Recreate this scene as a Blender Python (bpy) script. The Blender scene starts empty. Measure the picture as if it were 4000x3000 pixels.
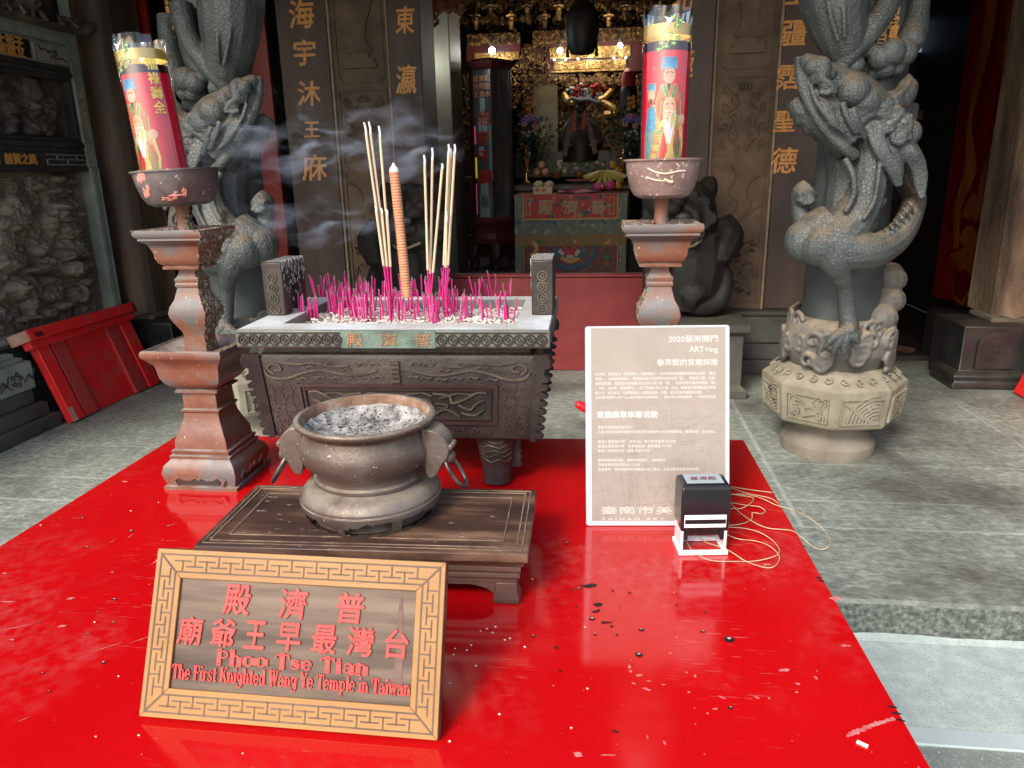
import bpy, bmesh, math, random
from math import sin, cos, pi, radians, sqrt
from mathutils import Vector, Matrix, noise
import numpy as np

SC = bpy.context.scene
COL = SC.collection
random.seed(7)
rng = np.random.default_rng(7)

# ---------------------------------------------------------------- camera
CZ = 1.24                       # camera height above the stone platform (z = 0)
FPX = 2872.8                    # focal length in photo pixels (4000 wide)
_p, _r, _y = radians(16.052), radians(-1.1887), radians(7.137)
FW = Vector((-sin(_y) * cos(_p), cos(_y) * cos(_p), -sin(_p)))
_rt = Vector((cos(_y), sin(_y), 0)); _up = _rt.cross(FW)
RT = _rt * cos(_r) + _up * sin(_r); UP = -_rt * sin(_r) + _up * cos(_r)
CAM = Vector((0, 0, CZ))
cd = bpy.data.cameras.new('camera'); cam = bpy.data.objects.new('camera', cd); COL.objects.link(cam)
cd.sensor_width = 36; cd.lens = FPX / 4000 * 36; cd.clip_start = 0.02; cd.clip_end = 500
cam.matrix_world = Matrix(((RT.x, UP.x, -FW.x, 0), (RT.y, UP.y, -FW.y, 0), (RT.z, UP.z, -FW.z, CZ), (0, 0, 0, 1)))
SC.camera = cam

# ---------------------------------------------------------------- light
SUN_EL, SUN_AZ = radians(38), radians(205)      # soft daylight coming from the courtyard, behind and left of the camera
w = bpy.data.worlds.new('World'); SC.world = w; w.use_nodes = True
nt = w.node_tree; nt.nodes.clear()
sky = nt.nodes.new('ShaderNodeTexSky'); sky.sky_type = 'NISHITA'; sky.sun_disc = False
sky.sun_elevation = SUN_EL; sky.sun_rotation = SUN_AZ; sky.air_density = 1.0; sky.dust_density = 3.0
bg = nt.nodes.new('ShaderNodeBackground'); bg.inputs['Strength'].default_value = 0.15
out = nt.nodes.new('ShaderNodeOutputWorld')
nt.links.new(sky.outputs[0], bg.inputs[0]); nt.links.new(bg.outputs[0], out.inputs[0])
sd = bpy.data.lights.new('sun', 'SUN'); sd.energy = 1.5; sd.angle = radians(16); sd.color = (1.0, 0.96, 0.9)
so = bpy.data.objects.new('sun', sd); COL.objects.link(so)
_d = Vector((sin(SUN_AZ) * cos(SUN_EL), cos(SUN_AZ) * cos(SUN_EL), sin(SUN_EL)))   # towards the sun
so.rotation_euler = _d.to_track_quat('Z', 'Y').to_euler(); so.location = (0, -4, 6)
SC.view_settings.view_transform = 'Standard'; SC.view_settings.look = 'None'
SC.view_settings.exposure = 0.95; SC.view_settings.gamma = 1.0
SC.cycles.use_denoising = True
SC.cycles.max_bounces = 8; SC.cycles.transparent_max_bounces = 12
SC.cycles.volume_step_rate = 2.0; SC.cycles.volume_max_steps = 128

# ---------------------------------------------------------------- measuring: a photo pixel as a point in the place
def ray(px, py): return FW + RT * ((px - 2000) / FPX) - UP * ((py - 1500) / FPX)
def at(px, py, Y): d = ray(px, py); return CAM + d * (Y / d.y)
def atz(px, py, z): d = ray(px, py); return CAM + d * ((z - CZ) / d.z)
def atx(px, py, X): d = ray(px, py); return CAM + d * (X / d.x)
T = 0.718                        # top of the red table
CXF = -0.335                     # middle of the temple door

# ---------------------------------------------------------------- materials
MATS = {}
def M(name, c1, c2=None, c3=None, scale=6.0, rough=0.6, rough2=None, bump=0.0, bscale=40.0, metal=0.0, dust=None, dustcol=(0.33, 0.27, 0.2),
      stretch=(1, 1, 1), spec=0.5, coat=0.0, detail=6.0, lo=0.35, hi=0.65, voro=0.0, vscale=60, speck=None, speckcol=(0.7, 0.68, 0.62), speckscale=220, emit=None, estr=0.0, alpha=None):
    if name in MATS: return MATS[name]
    m = bpy.data.materials.new(name); MATS[name] = m; m.use_nodes = True
    t = m.node_tree; n = t.nodes; L = t.links; b = n['Principled BSDF']
    tc = n.new('ShaderNodeTexCoord'); mp = n.new('ShaderNodeMapping'); mp.inputs['Scale'].default_value = stretch
    L.new(tc.outputs['Object'], mp.inputs[0])
    src = mp.outputs[0]
    def nz(s, d=6.0, dist=0.0):
        x = n.new('ShaderNodeTexNoise'); x.inputs['Scale'].default_value = s; x.inputs['Detail'].default_value = d
        x.inputs['Roughness'].default_value = 0.62; x.inputs['Distortion'].default_value = dist
        L.new(src, x.inputs['Vector']); return x
    col = None
    if c2 is not None:
        a = nz(scale, detail); r = n.new('ShaderNodeValToRGB'); r.color_ramp.elements[0].position = lo; r.color_ramp.elements[1].position = hi
        r.color_ramp.elements[0].color = (*c1, 1); r.color_ramp.elements[1].color = (*c2, 1)
        if c3 is not None:
            e = r.color_ramp.elements.new((lo + hi) / 2); e.color = (*c3, 1)
        L.new(a.outputs[0], r.inputs[0]); col = r.outputs[0]
    else:
        rg = n.new('ShaderNodeRGB'); rg.outputs[0].default_value = (*c1, 1); col = rg.outputs[0]
    def mix(fac, ca, cb):
        x = n.new('ShaderNodeMix'); x.data_type = 'RGBA'
        L.new(fac, x.inputs[0]); L.new(ca, x.inputs[6])
        if isinstance(cb, tuple): x.inputs[7].default_value = (*cb, 1)
        else: L.new(cb, x.inputs[7])
        return x.outputs[2]
    def ramp(s, p0, p1, v0=0.0, v1=1.0):
        x = n.new('ShaderNodeMapRange'); x.inputs[1].default_value = p0; x.inputs[2].default_value = p1
        x.inputs[3].default_value = v0; x.inputs[4].default_value = v1; L.new(s, x.inputs[0]); return x.outputs[0]
    def mul(a_, b_):
        x = n.new('ShaderNodeMath'); x.operation = 'MULTIPLY'; L.new(a_, x.inputs[0])
        if isinstance(b_, float): x.inputs[1].default_value = b_
        else: L.new(b_, x.inputs[1])
        return x.outputs[0]
    if speck:
        s_ = nz(speckscale, 2.0); col = mix(ramp(s_.outputs[0], 0.72 - speck, 0.76 - speck), col, speckcol)
    if dust:                                       # settled dust lies on what faces up
        g = n.new('ShaderNodeNewGeometry'); sx = n.new('ShaderNodeSeparateXYZ'); L.new(g.outputs['Normal'], sx.inputs[0])
        dn = nz(scale * 2.5, 5.0); f = mul(ramp(sx.outputs[2], 0.25, 0.95), ramp(dn.outputs[0], 0.3, 0.6)); f = mul(f, float(dust))
        col = mix(f, col, dustcol)
    L.new(col, b.inputs['Base Color'])
    b.inputs['Metallic'].default_value = metal; b.inputs['Specular IOR Level'].default_value = spec
    b.inputs['Coat Weight'].default_value = coat; b.inputs['Coat Roughness'].default_value = 0.12
    if rough2 is not None:
        rn = nz(scale * 1.7, 5.0); L.new(ramp(rn.outputs[0], 0.3, 0.7, rough, rough2), b.inputs['Roughness'])
    else: b.inputs['Roughness'].default_value = rough
    if emit: b.inputs['Emission Color'].default_value = (*emit, 1); b.inputs['Emission Strength'].default_value = estr
    if alpha is not None: b.inputs['Alpha'].default_value = alpha
    if bump or voro:
        bp = n.new('ShaderNodeBump'); bp.inputs['Strength'].default_value = 1.0
        bp.inputs['Distance'].default_value = bump if bump else voro
        h = nz(bscale, 8.0)
        if voro:
            v = n.new('ShaderNodeTexVoronoi'); v.feature = 'DISTANCE_TO_EDGE'; v.inputs['Scale'].default_value = vscale; L.new(src, v.inputs['Vector'])
            bp2 = n.new('ShaderNodeBump'); bp2.inputs['Distance'].default_value = voro; bp2.inputs['Strength'].default_value = 1.0
            L.new(ramp(v.outputs['Distance'], 0.0, 0.16), bp2.inputs['Height']); L.new(bp2.outputs[0], bp.inputs['Normal'])
        L.new(h.outputs[0], bp.inputs['Height']); L.new(bp.outputs[0], b.inputs['Normal'])
    return m

# ---------------------------------------------------------------- mesh building
class MB:
    def __init__(s): s.v = []; s.f = []; s.mi = []
    def add(s, vs, fs, mi=0, m=None):
        k = len(s.v)
        s.v += [tuple(m @ Vector(x)) if m is not None else tuple(x) for x in vs]
        for f in fs: s.f.append(tuple(i + k for i in f)); s.mi.append(mi)
    def box(s, x0, x1, y0, y1, z0, z1, mi=0, m=None):
        vs = [(x0, y0, z0), (x1, y0, z0), (x1, y1, z0), (x0, y1, z0), (x0, y0, z1), (x1, y0, z1), (x1, y1, z1), (x0, y1, z1)]
        s.add(vs, [(0, 3, 2, 1), (4, 5, 6, 7), (0, 1, 5, 4), (1, 2, 6, 5), (2, 3, 7, 6), (3, 0, 4, 7)], mi, m)
    def hexa(s, a, b, mi=0):     # two matching quads a (front) and b (back)
        s.add(list(a) + list(b), [(0, 1, 2, 3), (7, 6, 5, 4), (0, 4, 5, 1), (1, 5, 6, 2), (2, 6, 7, 3), (3, 7, 4, 0)], mi)
    def prism(s, poly, fn0, fn1, mi=0):   # polygon of 2-D points, two maps into 3-D
        n = len(poly); vs = [fn0(*p) for p in poly] + [fn1(*p) for p in poly]
        fs = [tuple(range(n)), tuple(range(2 * n - 1, n - 1, -1))] + [(i, i + n, (i + 1) % n + n, (i + 1) % n) for i in range(n)]
        s.add(vs, fs, mi)
    def tube(s, pts, rad, n=10, mi=0, smooth=0, caps=True, flat=1.0, m=None):
        P = [Vector(p) for p in pts]; R = list(rad) if isinstance(rad, (list, tuple)) else [rad] * len(P)
        if smooth and len(P) > 2:
            P2, R2 = [], []
            for i in range(len(P) - 1):
                p0, p1, p2, p3 = P[max(i - 1, 0)], P[i], P[i + 1], P[min(i + 2, len(P) - 1)]
                for k in range(smooth):
                    t = k / smooth
                    P2.append(0.5 * ((2 * p1) + (p2 - p0) * t + (2 * p0 - 5 * p1 + 4 * p2 - p3) * t * t + (3 * p1 - p0 - 3 * p2 + p3) * t ** 3))
                    R2.append(R[i] + (R[i + 1] - R[i]) * t)
            P2.append(P[-1]); R2.append(R[-1]); P, R = P2, R2
        k = len(P); vs = []; fs = []; u = None
        for i in range(k):
            d = (P[min(i + 1, k - 1)] - P[max(i - 1, 0)])
            if d.length < 1e-9: d = Vector((0, 0, 1))
            d.normalize()
            if u is None:
                u = d.orthogonal().normalized() if abs(d.y) > 0.9 else (Vector((0, 1, 0)) - d * d.y).normalized()
            else: u = (u - d * u.dot(d)); u = u.normalized() if u.length > 1e-6 else d.orthogonal().normalized()
            q = d.cross(u)
            for j in range(n):
                a = 2 * pi * j / n; vs.append(P[i] + (u * (cos(a) * flat) + q * sin(a)) * R[i])
        for i in range(k - 1):
            for j in range(n):
                a = i * n + j; b_ = i * n + (j + 1) % n; fs.append((a, b_, b_ + n, a + n))
        if caps: fs.append(tuple(range(n - 1, -1, -1))); fs.append(tuple((k - 1) * n + j for j in range(n)))
        s.add(vs, fs, mi, m)
    def lathe(s, prof, n=48, c=(0, 0, 0), mi=0, cap0=True, cap1=True, m=None, sx=1.0, sy=1.0):
        vs = []; fs = []
        for r, z in prof:
            for j in range(n):
                a = 2 * pi * j / n; vs.append((c[0] + r * cos(a) * sx, c[1] + r * sin(a) * sy, c[2] + z))
        for i in range(len(prof) - 1):
            for j in range(n):
                a = i * n + j; b_ = i * n + (j + 1) % n; fs.append((a, b_, b_ + n, a + n))
        if cap0: fs.append(tuple(range(n - 1, -1, -1)))
        if cap1: fs.append(tuple((len(prof) - 1) * n + j for j in range(n)))
        s.add(vs, fs, mi, m)
    def sq(s, prof, c=(0, 0, 0), mi=0, cap0=True, cap1=True, m=None):       # square section loft: (half width x, half width y, z)
        vs = []; fs = []
        for p in prof:
            hx, hy, z = p if len(p) == 3 else (p[0], p[0], p[1])
            vs += [(c[0] - hx, c[1] - hy, c[2] + z), (c[0] + hx, c[1] - hy, c[2] + z), (c[0] + hx, c[1] + hy, c[2] + z), (c[0] - hx, c[1] + hy, c[2] + z)]
        for i in range(len(prof) - 1):
            for j in range(4):
                a = i * 4 + j; b_ = i * 4 + (j + 1) % 4; fs.append((a, b_, b_ + 4, a + 4))
        if cap0: fs.append((3, 2, 1, 0))
        if cap1: k = (len(prof) - 1) * 4; fs.append((k, k + 1, k + 2, k + 3))
        s.add(vs, fs, mi, m)
    def ell(s, c, r, n=16, k=10, mi=0, m=None):
        if not isinstance(r, (tuple, list)): r = (r, r, r)
        vs = [(c[0], c[1], c[2] - r[2])]; fs = []
        for i in range(1, k):
            b_ = -pi / 2 + pi * i / k
            for j in range(n):
                a = 2 * pi * j / n; vs.append((c[0] + r[0] * cos(b_) * cos(a), c[1] + r[1] * cos(b_) * sin(a), c[2] + r[2] * sin(b_)))
        vs.append((c[0], c[1], c[2] + r[2])); top = len(vs) - 1
        for j in range(n): fs.append((0, 1 + (j + 1) % n, 1 + j)); fs.append((top, top - n + j, top - n + (j + 1) % n))
        for i in range(k - 2):
            for j in range(n):
                a = 1 + i * n + j; b_ = 1 + i * n + (j + 1) % n; fs.append((a, b_, b_ + n, a + n))
        s.add(vs, fs, mi, m)
    def grid(s, nu, nv, fn, mi=0):
        vs = [fn(i / nu, j / nv) for j in range(nv + 1) for i in range(nu + 1)]
        fs = [(j * (nu + 1) + i, j * (nu + 1) + i + 1, (j + 1) * (nu + 1) + i + 1, (j + 1) * (nu + 1) + i) for j in range(nv) for i in range(nu)]
        s.add(vs, fs, mi)
    def build(s, name, mats, parent=None, sharp=38, bevel=0.0, world=True, loc=None, fix=True):
        me = bpy.data.meshes.new(name)
        vs = s.v; l = None
        if parent is not None and world:
            inv = MW[parent.name].inverted(); vs = [tuple(inv @ Vector(x)) for x in vs]
        elif parent is None and loc is not None and world:
            l = Vector(loc); vs = [tuple(Vector(x) - l) for x in vs]
        me.from_pydata(vs, [], s.f)
        if not isinstance(mats, (list, tuple)): mats = [mats]
        for m_ in mats: me.materials.append(m_)
        me.polygons.foreach_set('material_index', s.mi)
        if fix:
            bm = bmesh.new(); bm.from_mesh(me); bmesh.ops.recalc_face_normals(bm, faces=bm.faces); bm.to_mesh(me); bm.free()
        me.polygons.foreach_set('use_smooth', [True] * len(me.polygons))
        me.set_sharp_from_angle(angle=radians(sharp)); me.update()
        o = bpy.data.objects.new(name, me); COL.objects.link(o)
        if l is not None: o.location = l
        if parent is not None: o.parent = parent
        MW[o.name] = MW[parent.name].copy() if parent is not None else Matrix.Translation(l if l is not None else (0, 0, 0))
        if bevel:
            b_ = o.modifiers.new('bevel', 'BEVEL'); b_.width = bevel; b_.segments = 2; b_.limit_method = 'ANGLE'; b_.angle_limit = radians(40); b_.harden_normals = False
        return o
MW = {}
def tag(o, label, cat=None, group=None, kind=None):
    if label: o['label'] = label
    if cat: o['category'] = cat
    if group: o['group'] = group
    if kind: o['kind'] = kind
    return o
def thing(name, label, cat, loc=(0, 0, 0), rz=0.0, group=None):
    o = bpy.data.objects.new(name, None); COL.objects.link(o); o.empty_display_size = 0.05
    o.location = loc; o.rotation_euler = (0, 0, rz)
    MW[o.name] = Matrix.Translation(loc) @ Matrix.Rotation(rz, 4, 'Z')
    return tag(o, label, cat, group)
def copy_tree(o, parent=None):
    c = o.copy(); COL.objects.link(c)
    if parent is not None: c.parent = parent
    MW[c.name] = MW[o.name].copy()
    for ch in list(o.children): copy_tree(ch, c)
    return c
def sculpt(o, voxel, smooth=4):      # fuse overlapping shapes into one carved body
    r = o.modifiers.new('fuse', 'REMESH'); r.mode = 'VOXEL'; r.voxel_size = voxel; r.use_smooth_shade = True
    q = o.modifiers.new('soften', 'SMOOTH'); q.iterations = smooth; q.factor = 0.5

# ---------------------------------------------------------------- lettering
_tc = bpy.data.curves.new('lettering_source', 'FONT'); _to = bpy.data.objects.new('lettering_source', _tc); COL.objects.link(_to)
_cache = {}
def glyphs(txt, bold=0.0, space=1.0):
    k = (txt, bold, space)
    if k not in _cache:
        _tc.body = txt; _tc.offset = 0.0; _tc.space_character = space; _tc.resolution_u = 3; _tc.align_x = 'LEFT'
        bpy.context.view_layer.update()
        me = _to.to_mesh(); V = np.array([v.co[:2] for v in me.vertices]); F = [tuple(p.vertices) for p in me.polygons]; _to.to_mesh_clear()
        _cache[k] = (V, F)
    return _cache[k]
def put_text(mb, txt, fn, w=None, h=None, cx=0.0, cy=0.0, bold=0.0, mi=0, align='c', space=1.0, thick=None, italic=0.0):
    if bold > 0.0:          # heavier brush: the same strokes laid again a little to each side
        e = bold * (h or w) * 1.1
        for k, (du, dv) in enumerate(((e, 0), (-e, 0), (0, e), (0, -e))):
            put_text(mb, txt, lambda u, v, d, k=k: fn(u, v, d * (1.03 + .04 * k)), w, h, cx + du, cy + dv, 0.0, mi, align, space, thick, italic)
    """fit txt to width w and/or height h, centred on (cx, cy) (or left / right aligned at cx); fn(u, v, d) gives the 3-D point at depth d"""
    V, F = glyphs(txt, 0.0, space)
    if len(V) == 0: return
    lo, hi = V.min(0), V.max(0); sz = np.maximum(hi - lo, 1e-6)
    sx = w / sz[0] if w else h / sz[1]; sy = h / sz[1] if h else w / sz[0]
    U = (V - lo) * np.array([sx, sy]); W, H = sz * np.array([sx, sy])
    if italic: U[:, 0] += (U[:, 1] - H / 2) * italic
    U[:, 0] += {'c': cx - W / 2, 'l': cx, 'r': cx - W}[align]; U[:, 1] += cy - H / 2
    mb.add([fn(a, b, 1.0) for a, b in U], F, mi)
    if thick:                                      # sides of raised letters
        n0 = len(U); vs = [fn(a, b, 1.0) for a, b in U] + [fn(a, b, 0.0) for a, b in U]
        cnt = {}
        for f in F:
            for i in range(len(f)):
                e = (f[i], f[(i + 1) % len(f)]); cnt[e] = 1
        es = [e for e in cnt if (e[1], e[0]) not in cnt]
        mb.add(vs, [(b_, a_, a_ + n0, b_ + n0) for a_, b_ in es], mi)
def line_w(txt, bold=0.0):
    V, F = glyphs(txt, bold); return V[:, 0].max() - V[:, 0].min(), V[:, 1].max() - V[:, 1].min()

def stripe(mb, pts, fn, w, mi=0, closed=False, d0=0.0):   # raised ribbon along a 2-D polyline, mapped by fn(u, v, d)
    n = len(pts)
    for i in range(n if closed else n - 1):
        e_ = 1.0 + .06 * (i % 4); a, b = pts[i], pts[(i + 1) % n]; dx, dy = b[0] - a[0], b[1] - a[1]; l = sqrt(dx * dx + dy * dy)
        if l < 1e-9: continue
        nx, ny = -dy / l * w / 2, dx / l * w / 2; ex, ey = dx / l * w / 2, dy / l * w / 2
        q = [(a[0] - ex + nx, a[1] - ey + ny), (a[0] - ex - nx, a[1] - ey - ny), (b[0] + ex - nx, b[1] + ey - ny), (b[0] + ex + nx, b[1] + ey + ny)]
        mb.hexa([fn(u, v, e_) for u, v in q], [fn(u, v, d0) for u, v in q], mi)
def spiral(cx, cy, r0, r1, a0, turns, n=18):
    return [(cx + (r0 + (r1 - r0) * i / n) * cos(a0 + turns * 2 * pi * i / n), cy + (r0 + (r1 - r0) * i / n) * sin(a0 + turns * 2 * pi * i / n)) for i in range(n + 1)]

def soft(pts, n=5):      # rounds a hand-laid polyline
    P = [pts[0]] + list(pts) + [pts[-1]]; out = []
    for i in range(1, len(P) - 2):
        a, b, c, d = P[i - 1], P[i], P[i + 1], P[i + 2]
        for k in range(n):
            t = k / n; out.append(tuple(.5 * (2 * b[j] + (c[j] - a[j]) * t + (2 * a[j] - 5 * b[j] + 4 * c[j] - d[j]) * t * t + (3 * b[j] - a[j] - 3 * c[j] + d[j]) * t ** 3) for j in (0, 1)))
    return out + [pts[-1]]
# ================================================================ palette
stone_floor = M('granite_floor', (0.14, 0.158, 0.137), (0.42, 0.455, 0.39), (0.245, 0.272, 0.232), scale=34, rough=0.62, rough2=0.42, bump=0.006, bscale=55, speck=0.17, speckcol=(0.28, 0.31, 0.265), speckscale=170, lo=0.32, hi=0.68, detail=9, stretch=(.8, 1.15, 1))
pier_stone = M('sooty_stone', (0.042, 0.027, 0.021), (0.09, 0.058, 0.044), scale=3.2, rough=0.55, bump=0.0012, bscale=90, stretch=(1, 1, 0.5))
strip_stone = M('carved_brown_stone', (0.07, 0.043, 0.026), (0.18, 0.115, 0.065), scale=5, rough=0.6, bump=0.002, bscale=60)
strip_edge = M('tan_edge_stone', (0.2, 0.15, 0.09), (0.33, 0.25, 0.16), scale=12, rough=0.6, bump=0.001, bscale=90)
plinth_stone = M('dark_plinth_stone', (0.035, 0.038, 0.033), (0.085, 0.088, 0.075), scale=4, rough=0.6, bump=0.002, bscale=70, dust=0.4, dustcol=(0.2, 0.17, 0.12))
gold_paint = M('orange_gold_paint', (0.58, 0.23, 0.05), (0.72, 0.36, 0.1), scale=30, rough=0.5, bump=0.0006, bscale=200)
red_lacq = M('dark_red_lacquer', (0.16, 0.008, 0.008), (0.26, 0.015, 0.012), scale=5, rough=0.22, rough2=0.38, stretch=(1, 1, 0.2), coat=0.3)
black_wood = M('sooty_wood', (0.012, 0.010, 0.009), (0.03, 0.024, 0.02), scale=6, rough=0.5, bump=0.001, bscale=60)

# ================================================================ the ground
m = stone_floor; t = m.node_tree; n_ = t.nodes; L_ = t.links
# mortar joints of the slabs: lines at the measured places
pb = n_['Principled BSDF']; lk = [l for l in L_ if l.to_socket == pb.inputs['Base Color']][0]; csrc = lk.from_socket
tc = n_.new('ShaderNodeTexCoord'); sp = n_.new('ShaderNodeSeparateXYZ'); L_.new(tc.outputs['Object'], sp.inputs[0])
wn = n_.new('ShaderNodeTexNoise'); wn.inputs['Scale'].default_value = 14; L_.new(tc.outputs['Object'], wn.inputs['Vector'])
def _m(op, a, b):
    x = n_.new('ShaderNodeMath'); x.operation = op
    for i, q in enumerate((a, b)):
        if q is None: continue
        if isinstance(q, (int, float)): x.inputs[i].default_value = q
        else: L_.new(q, x.inputs[i])
    return x.outputs[0]
wob = _m('MULTIPLY', _m('SUBTRACT', wn.outputs[0], 0.5), 0.02)
acc = None
for ax, pos, wd in ((1, 2.72, 0.007), (1, 2.495, 0.007), (1, 3.1, 0.004), (1, 3.75, 0.005), (0, 0.722, 0.009), (0, -1.45, 0.006), (0, 1.9, 0.005)):
    d = _m('ABSOLUTE', _m('ADD', _m('SUBTRACT', sp.outputs[ax], pos), wob), None)
    f = _m('LESS_THAN', d, wd)
    if ax == 0: f = _m('MULTIPLY', f, _m('GREATER_THAN', sp.outputs[1], 2.495))
    acc = f if acc is None else _m('MAXIMUM', acc, f)
mx = n_.new('ShaderNodeMix'); mx.data_type = 'RGBA'; L_.new(_m('MULTIPLY', acc, _m('ADD', 0.25, wn.outputs[0])), mx.inputs[0]); L_.new(csrc, mx.inputs[6]); mx.inputs[7].default_value = (0.42, 0.46, 0.41, 1)
sn = n_.new('ShaderNodeTexNoise'); sn.inputs['Scale'].default_value = 1.1; sn.inputs['Detail'].default_value = 7; sn.inputs['Roughness'].default_value = .65; L_.new(tc.outputs['Object'], sn.inputs['Vector'])
srp = n_.new('ShaderNodeMapRange'); srp.inputs[1].default_value = .46; srp.inputs[2].default_value = .62; srp.inputs[3].default_value = 0; srp.inputs[4].default_value = .72; L_.new(sn.outputs[0], srp.inputs[0])
mx2 = n_.new('ShaderNodeMix'); mx2.data_type = 'RGBA'; L_.new(srp.outputs[0], mx2.inputs[0]); L_.new(mx.outputs[2], mx2.inputs[6]); mx2.inputs[7].default_value = (.05, .045, .038, 1)
L_.new(mx2.outputs[2], pb.inputs['Base Color'])

b = MB(); b.grid(60, 60, lambda u, v: (-30 + 60 * u, -38 + 60 * v, -0.126))
tag(b.build('ground', M('courtyard_stone', (0.13, 0.15, 0.13), (0.26, 0.29, 0.26), scale=3, rough=0.7, bump=0.003, bscale=60, speck=0.1, speckcol=(0.45, 0.48, 0.44), speckscale=150)), None, kind='structure')
def slab_edge(x):  # worn wavy arris of the step
    return 2.03 + 0.006 * noise.noise((x * 4, 0, 0)) + 0.004 * noise.noise((x * 19, 3, 0))
b = MB()
xs = [-6 + 12 * i / 240 for i in range(241)]
vs = []; fs = []
prof = [(0.0, -0.128), (-0.004, -0.09), (0.002, -0.04), (0.004, -0.018), (0.012, -0.005), (0.028, 0.0), (3.2, 0.0)]
for i, x in enumerate(xs):
    for k, (dy, z) in enumerate(prof):
        j = 0.006 * noise.noise((x * 9, k * 3.1, 1)) if k < 5 else 0
        vs.append((x, slab_edge(x) + dy + j, z + (0.002 * noise.noise((x * 7, k, 5)) if 2 < k < 6 else 0)))
q = len(prof)
fs = [(i * q + k, (i + 1) * q + k, (i + 1) * q + k + 1, i * q + k + 1) for i in range(240) for k in range(q - 1)]
b.add(vs, fs); b.mi = [1 if (i % (q - 1)) < 3 else 0 for i in range(len(fs))]
riser = M('rough_riser_stone', (0.05, 0.058, 0.05), (0.21, 0.24, 0.205), (0.11, 0.127, 0.108), scale=60, rough=0.8, bump=0.012, bscale=70)
tag(b.build('platform_floor', [stone_floor, riser], sharp=30), None, kind='structure')
cem = M('smooth_cement', (0.36, 0.43, 0.405), (0.5, 0.57, 0.535), (0.42, 0.49, 0.46), scale=16, rough=0.55, bump=0.0015, bscale=150, speck=0.12, speckcol=(0.25, 0.3, 0.28), speckscale=200)
b = MB(); b.add([(-6, 1.64, -0.121), (6, 1.64, -0.121), (6, 2.0, -0.121), (-6, 2.0, -0.121)], [(0, 1, 2, 3)])
b.add([(-6, 2.0, -0.1205), (6, 2.0, -0.1205), (6, 2.04, -0.11), (-6, 2.04, -0.11)], [(0, 1, 2, 3)])
tag(b.build('path', cem), None, kind='structure')
b = MB(); b.add([(-6, 1.588, -0.1185), (6, 1.588, -0.1185), (6, 1.642, -0.1185), (-6, 1.642, -0.1185)], [(0, 1, 2, 3)])
b.add([(-6, 1.588, -0.1185), (6, 1.588, -0.1185), (6, 1.588, -0.127), (-6, 1.588, -0.127)], [(0, 1, 2, 3)])
tag(b.build('kerb', M('cement_band', (0.42, 0.5, 0.5), (0.5, 0.58, 0.57), scale=6, rough=0.35, bump=0.0006, bscale=120)), None, kind='structure')
# hall floor, raised inside the threshold
b = MB(); b.box(-1.98, 1.31, 4.78, 8.05, 0.0, 0.35); b.box(-3.4, 2.8, 8.055, 12, 0.0, 0.585)
tag(b.build('hall_floor', M('hall_tile', (0.11, 0.105, 0.09), (0.17, 0.165, 0.145), scale=2, rough=0.25, bump=0.0004, bscale=30)), None, kind='structure')
# ceiling / roof over the porch and the hall
b = MB(); b.box(-7, 7, 1.75, 4.9, 3.35, 3.5); b.box(-7, 7, 4.9, 12.2, 3.7, 3.85)
for i in range(40): b.box(-6.9 + i * 0.35, -6.8 + i * 0.35, 1.76, 4.7, 3.27, 3.348)
b.box(-7, 7, 4.75, 4.9, 3.5, 3.7); b.box(-7, 7, 1.7, 1.748, 2.75, 3.5)  # front fascia hangs low out of view, added to cut sky light on the facade
tag(b.build('roof', M('roof_wood', (0.05, 0.03, 0.02), (0.1, 0.06, 0.04), scale=4, rough=0.6, stretch=(1, 0.1, 1))), None, kind='structure')
b = MB(); b.box(-3.4, 2.8, 12, 12.2, 0, 3.7); b.box(-3.55, -3.4, 4.9, 12, 0, 3.7); b.box(2.8, 2.95, 4.9, 12, 0, 3.7)
b.box(-2.1, -1.981, 5.08, 9, 0.0, 3.69); b.box(1.311, 1.43, 5.08, 9, 0.0, 3.69); b.box(-3.4, -2.1, 7.6, 7.7, 0, 3.69); b.box(1.43, 2.8, 7.6, 7.7, 0, 3.69)
b.box(-7, -3.3, 4.3, 4.6, 0, 3.34); b.box(2.62, 7, 4.3, 4.6, 0, 3.34); b.box(2.62, 2.8, 1.9, 4.298, 0, 3.34)
tag(b.build('wall', black_wood), None, kind='structure')

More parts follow.
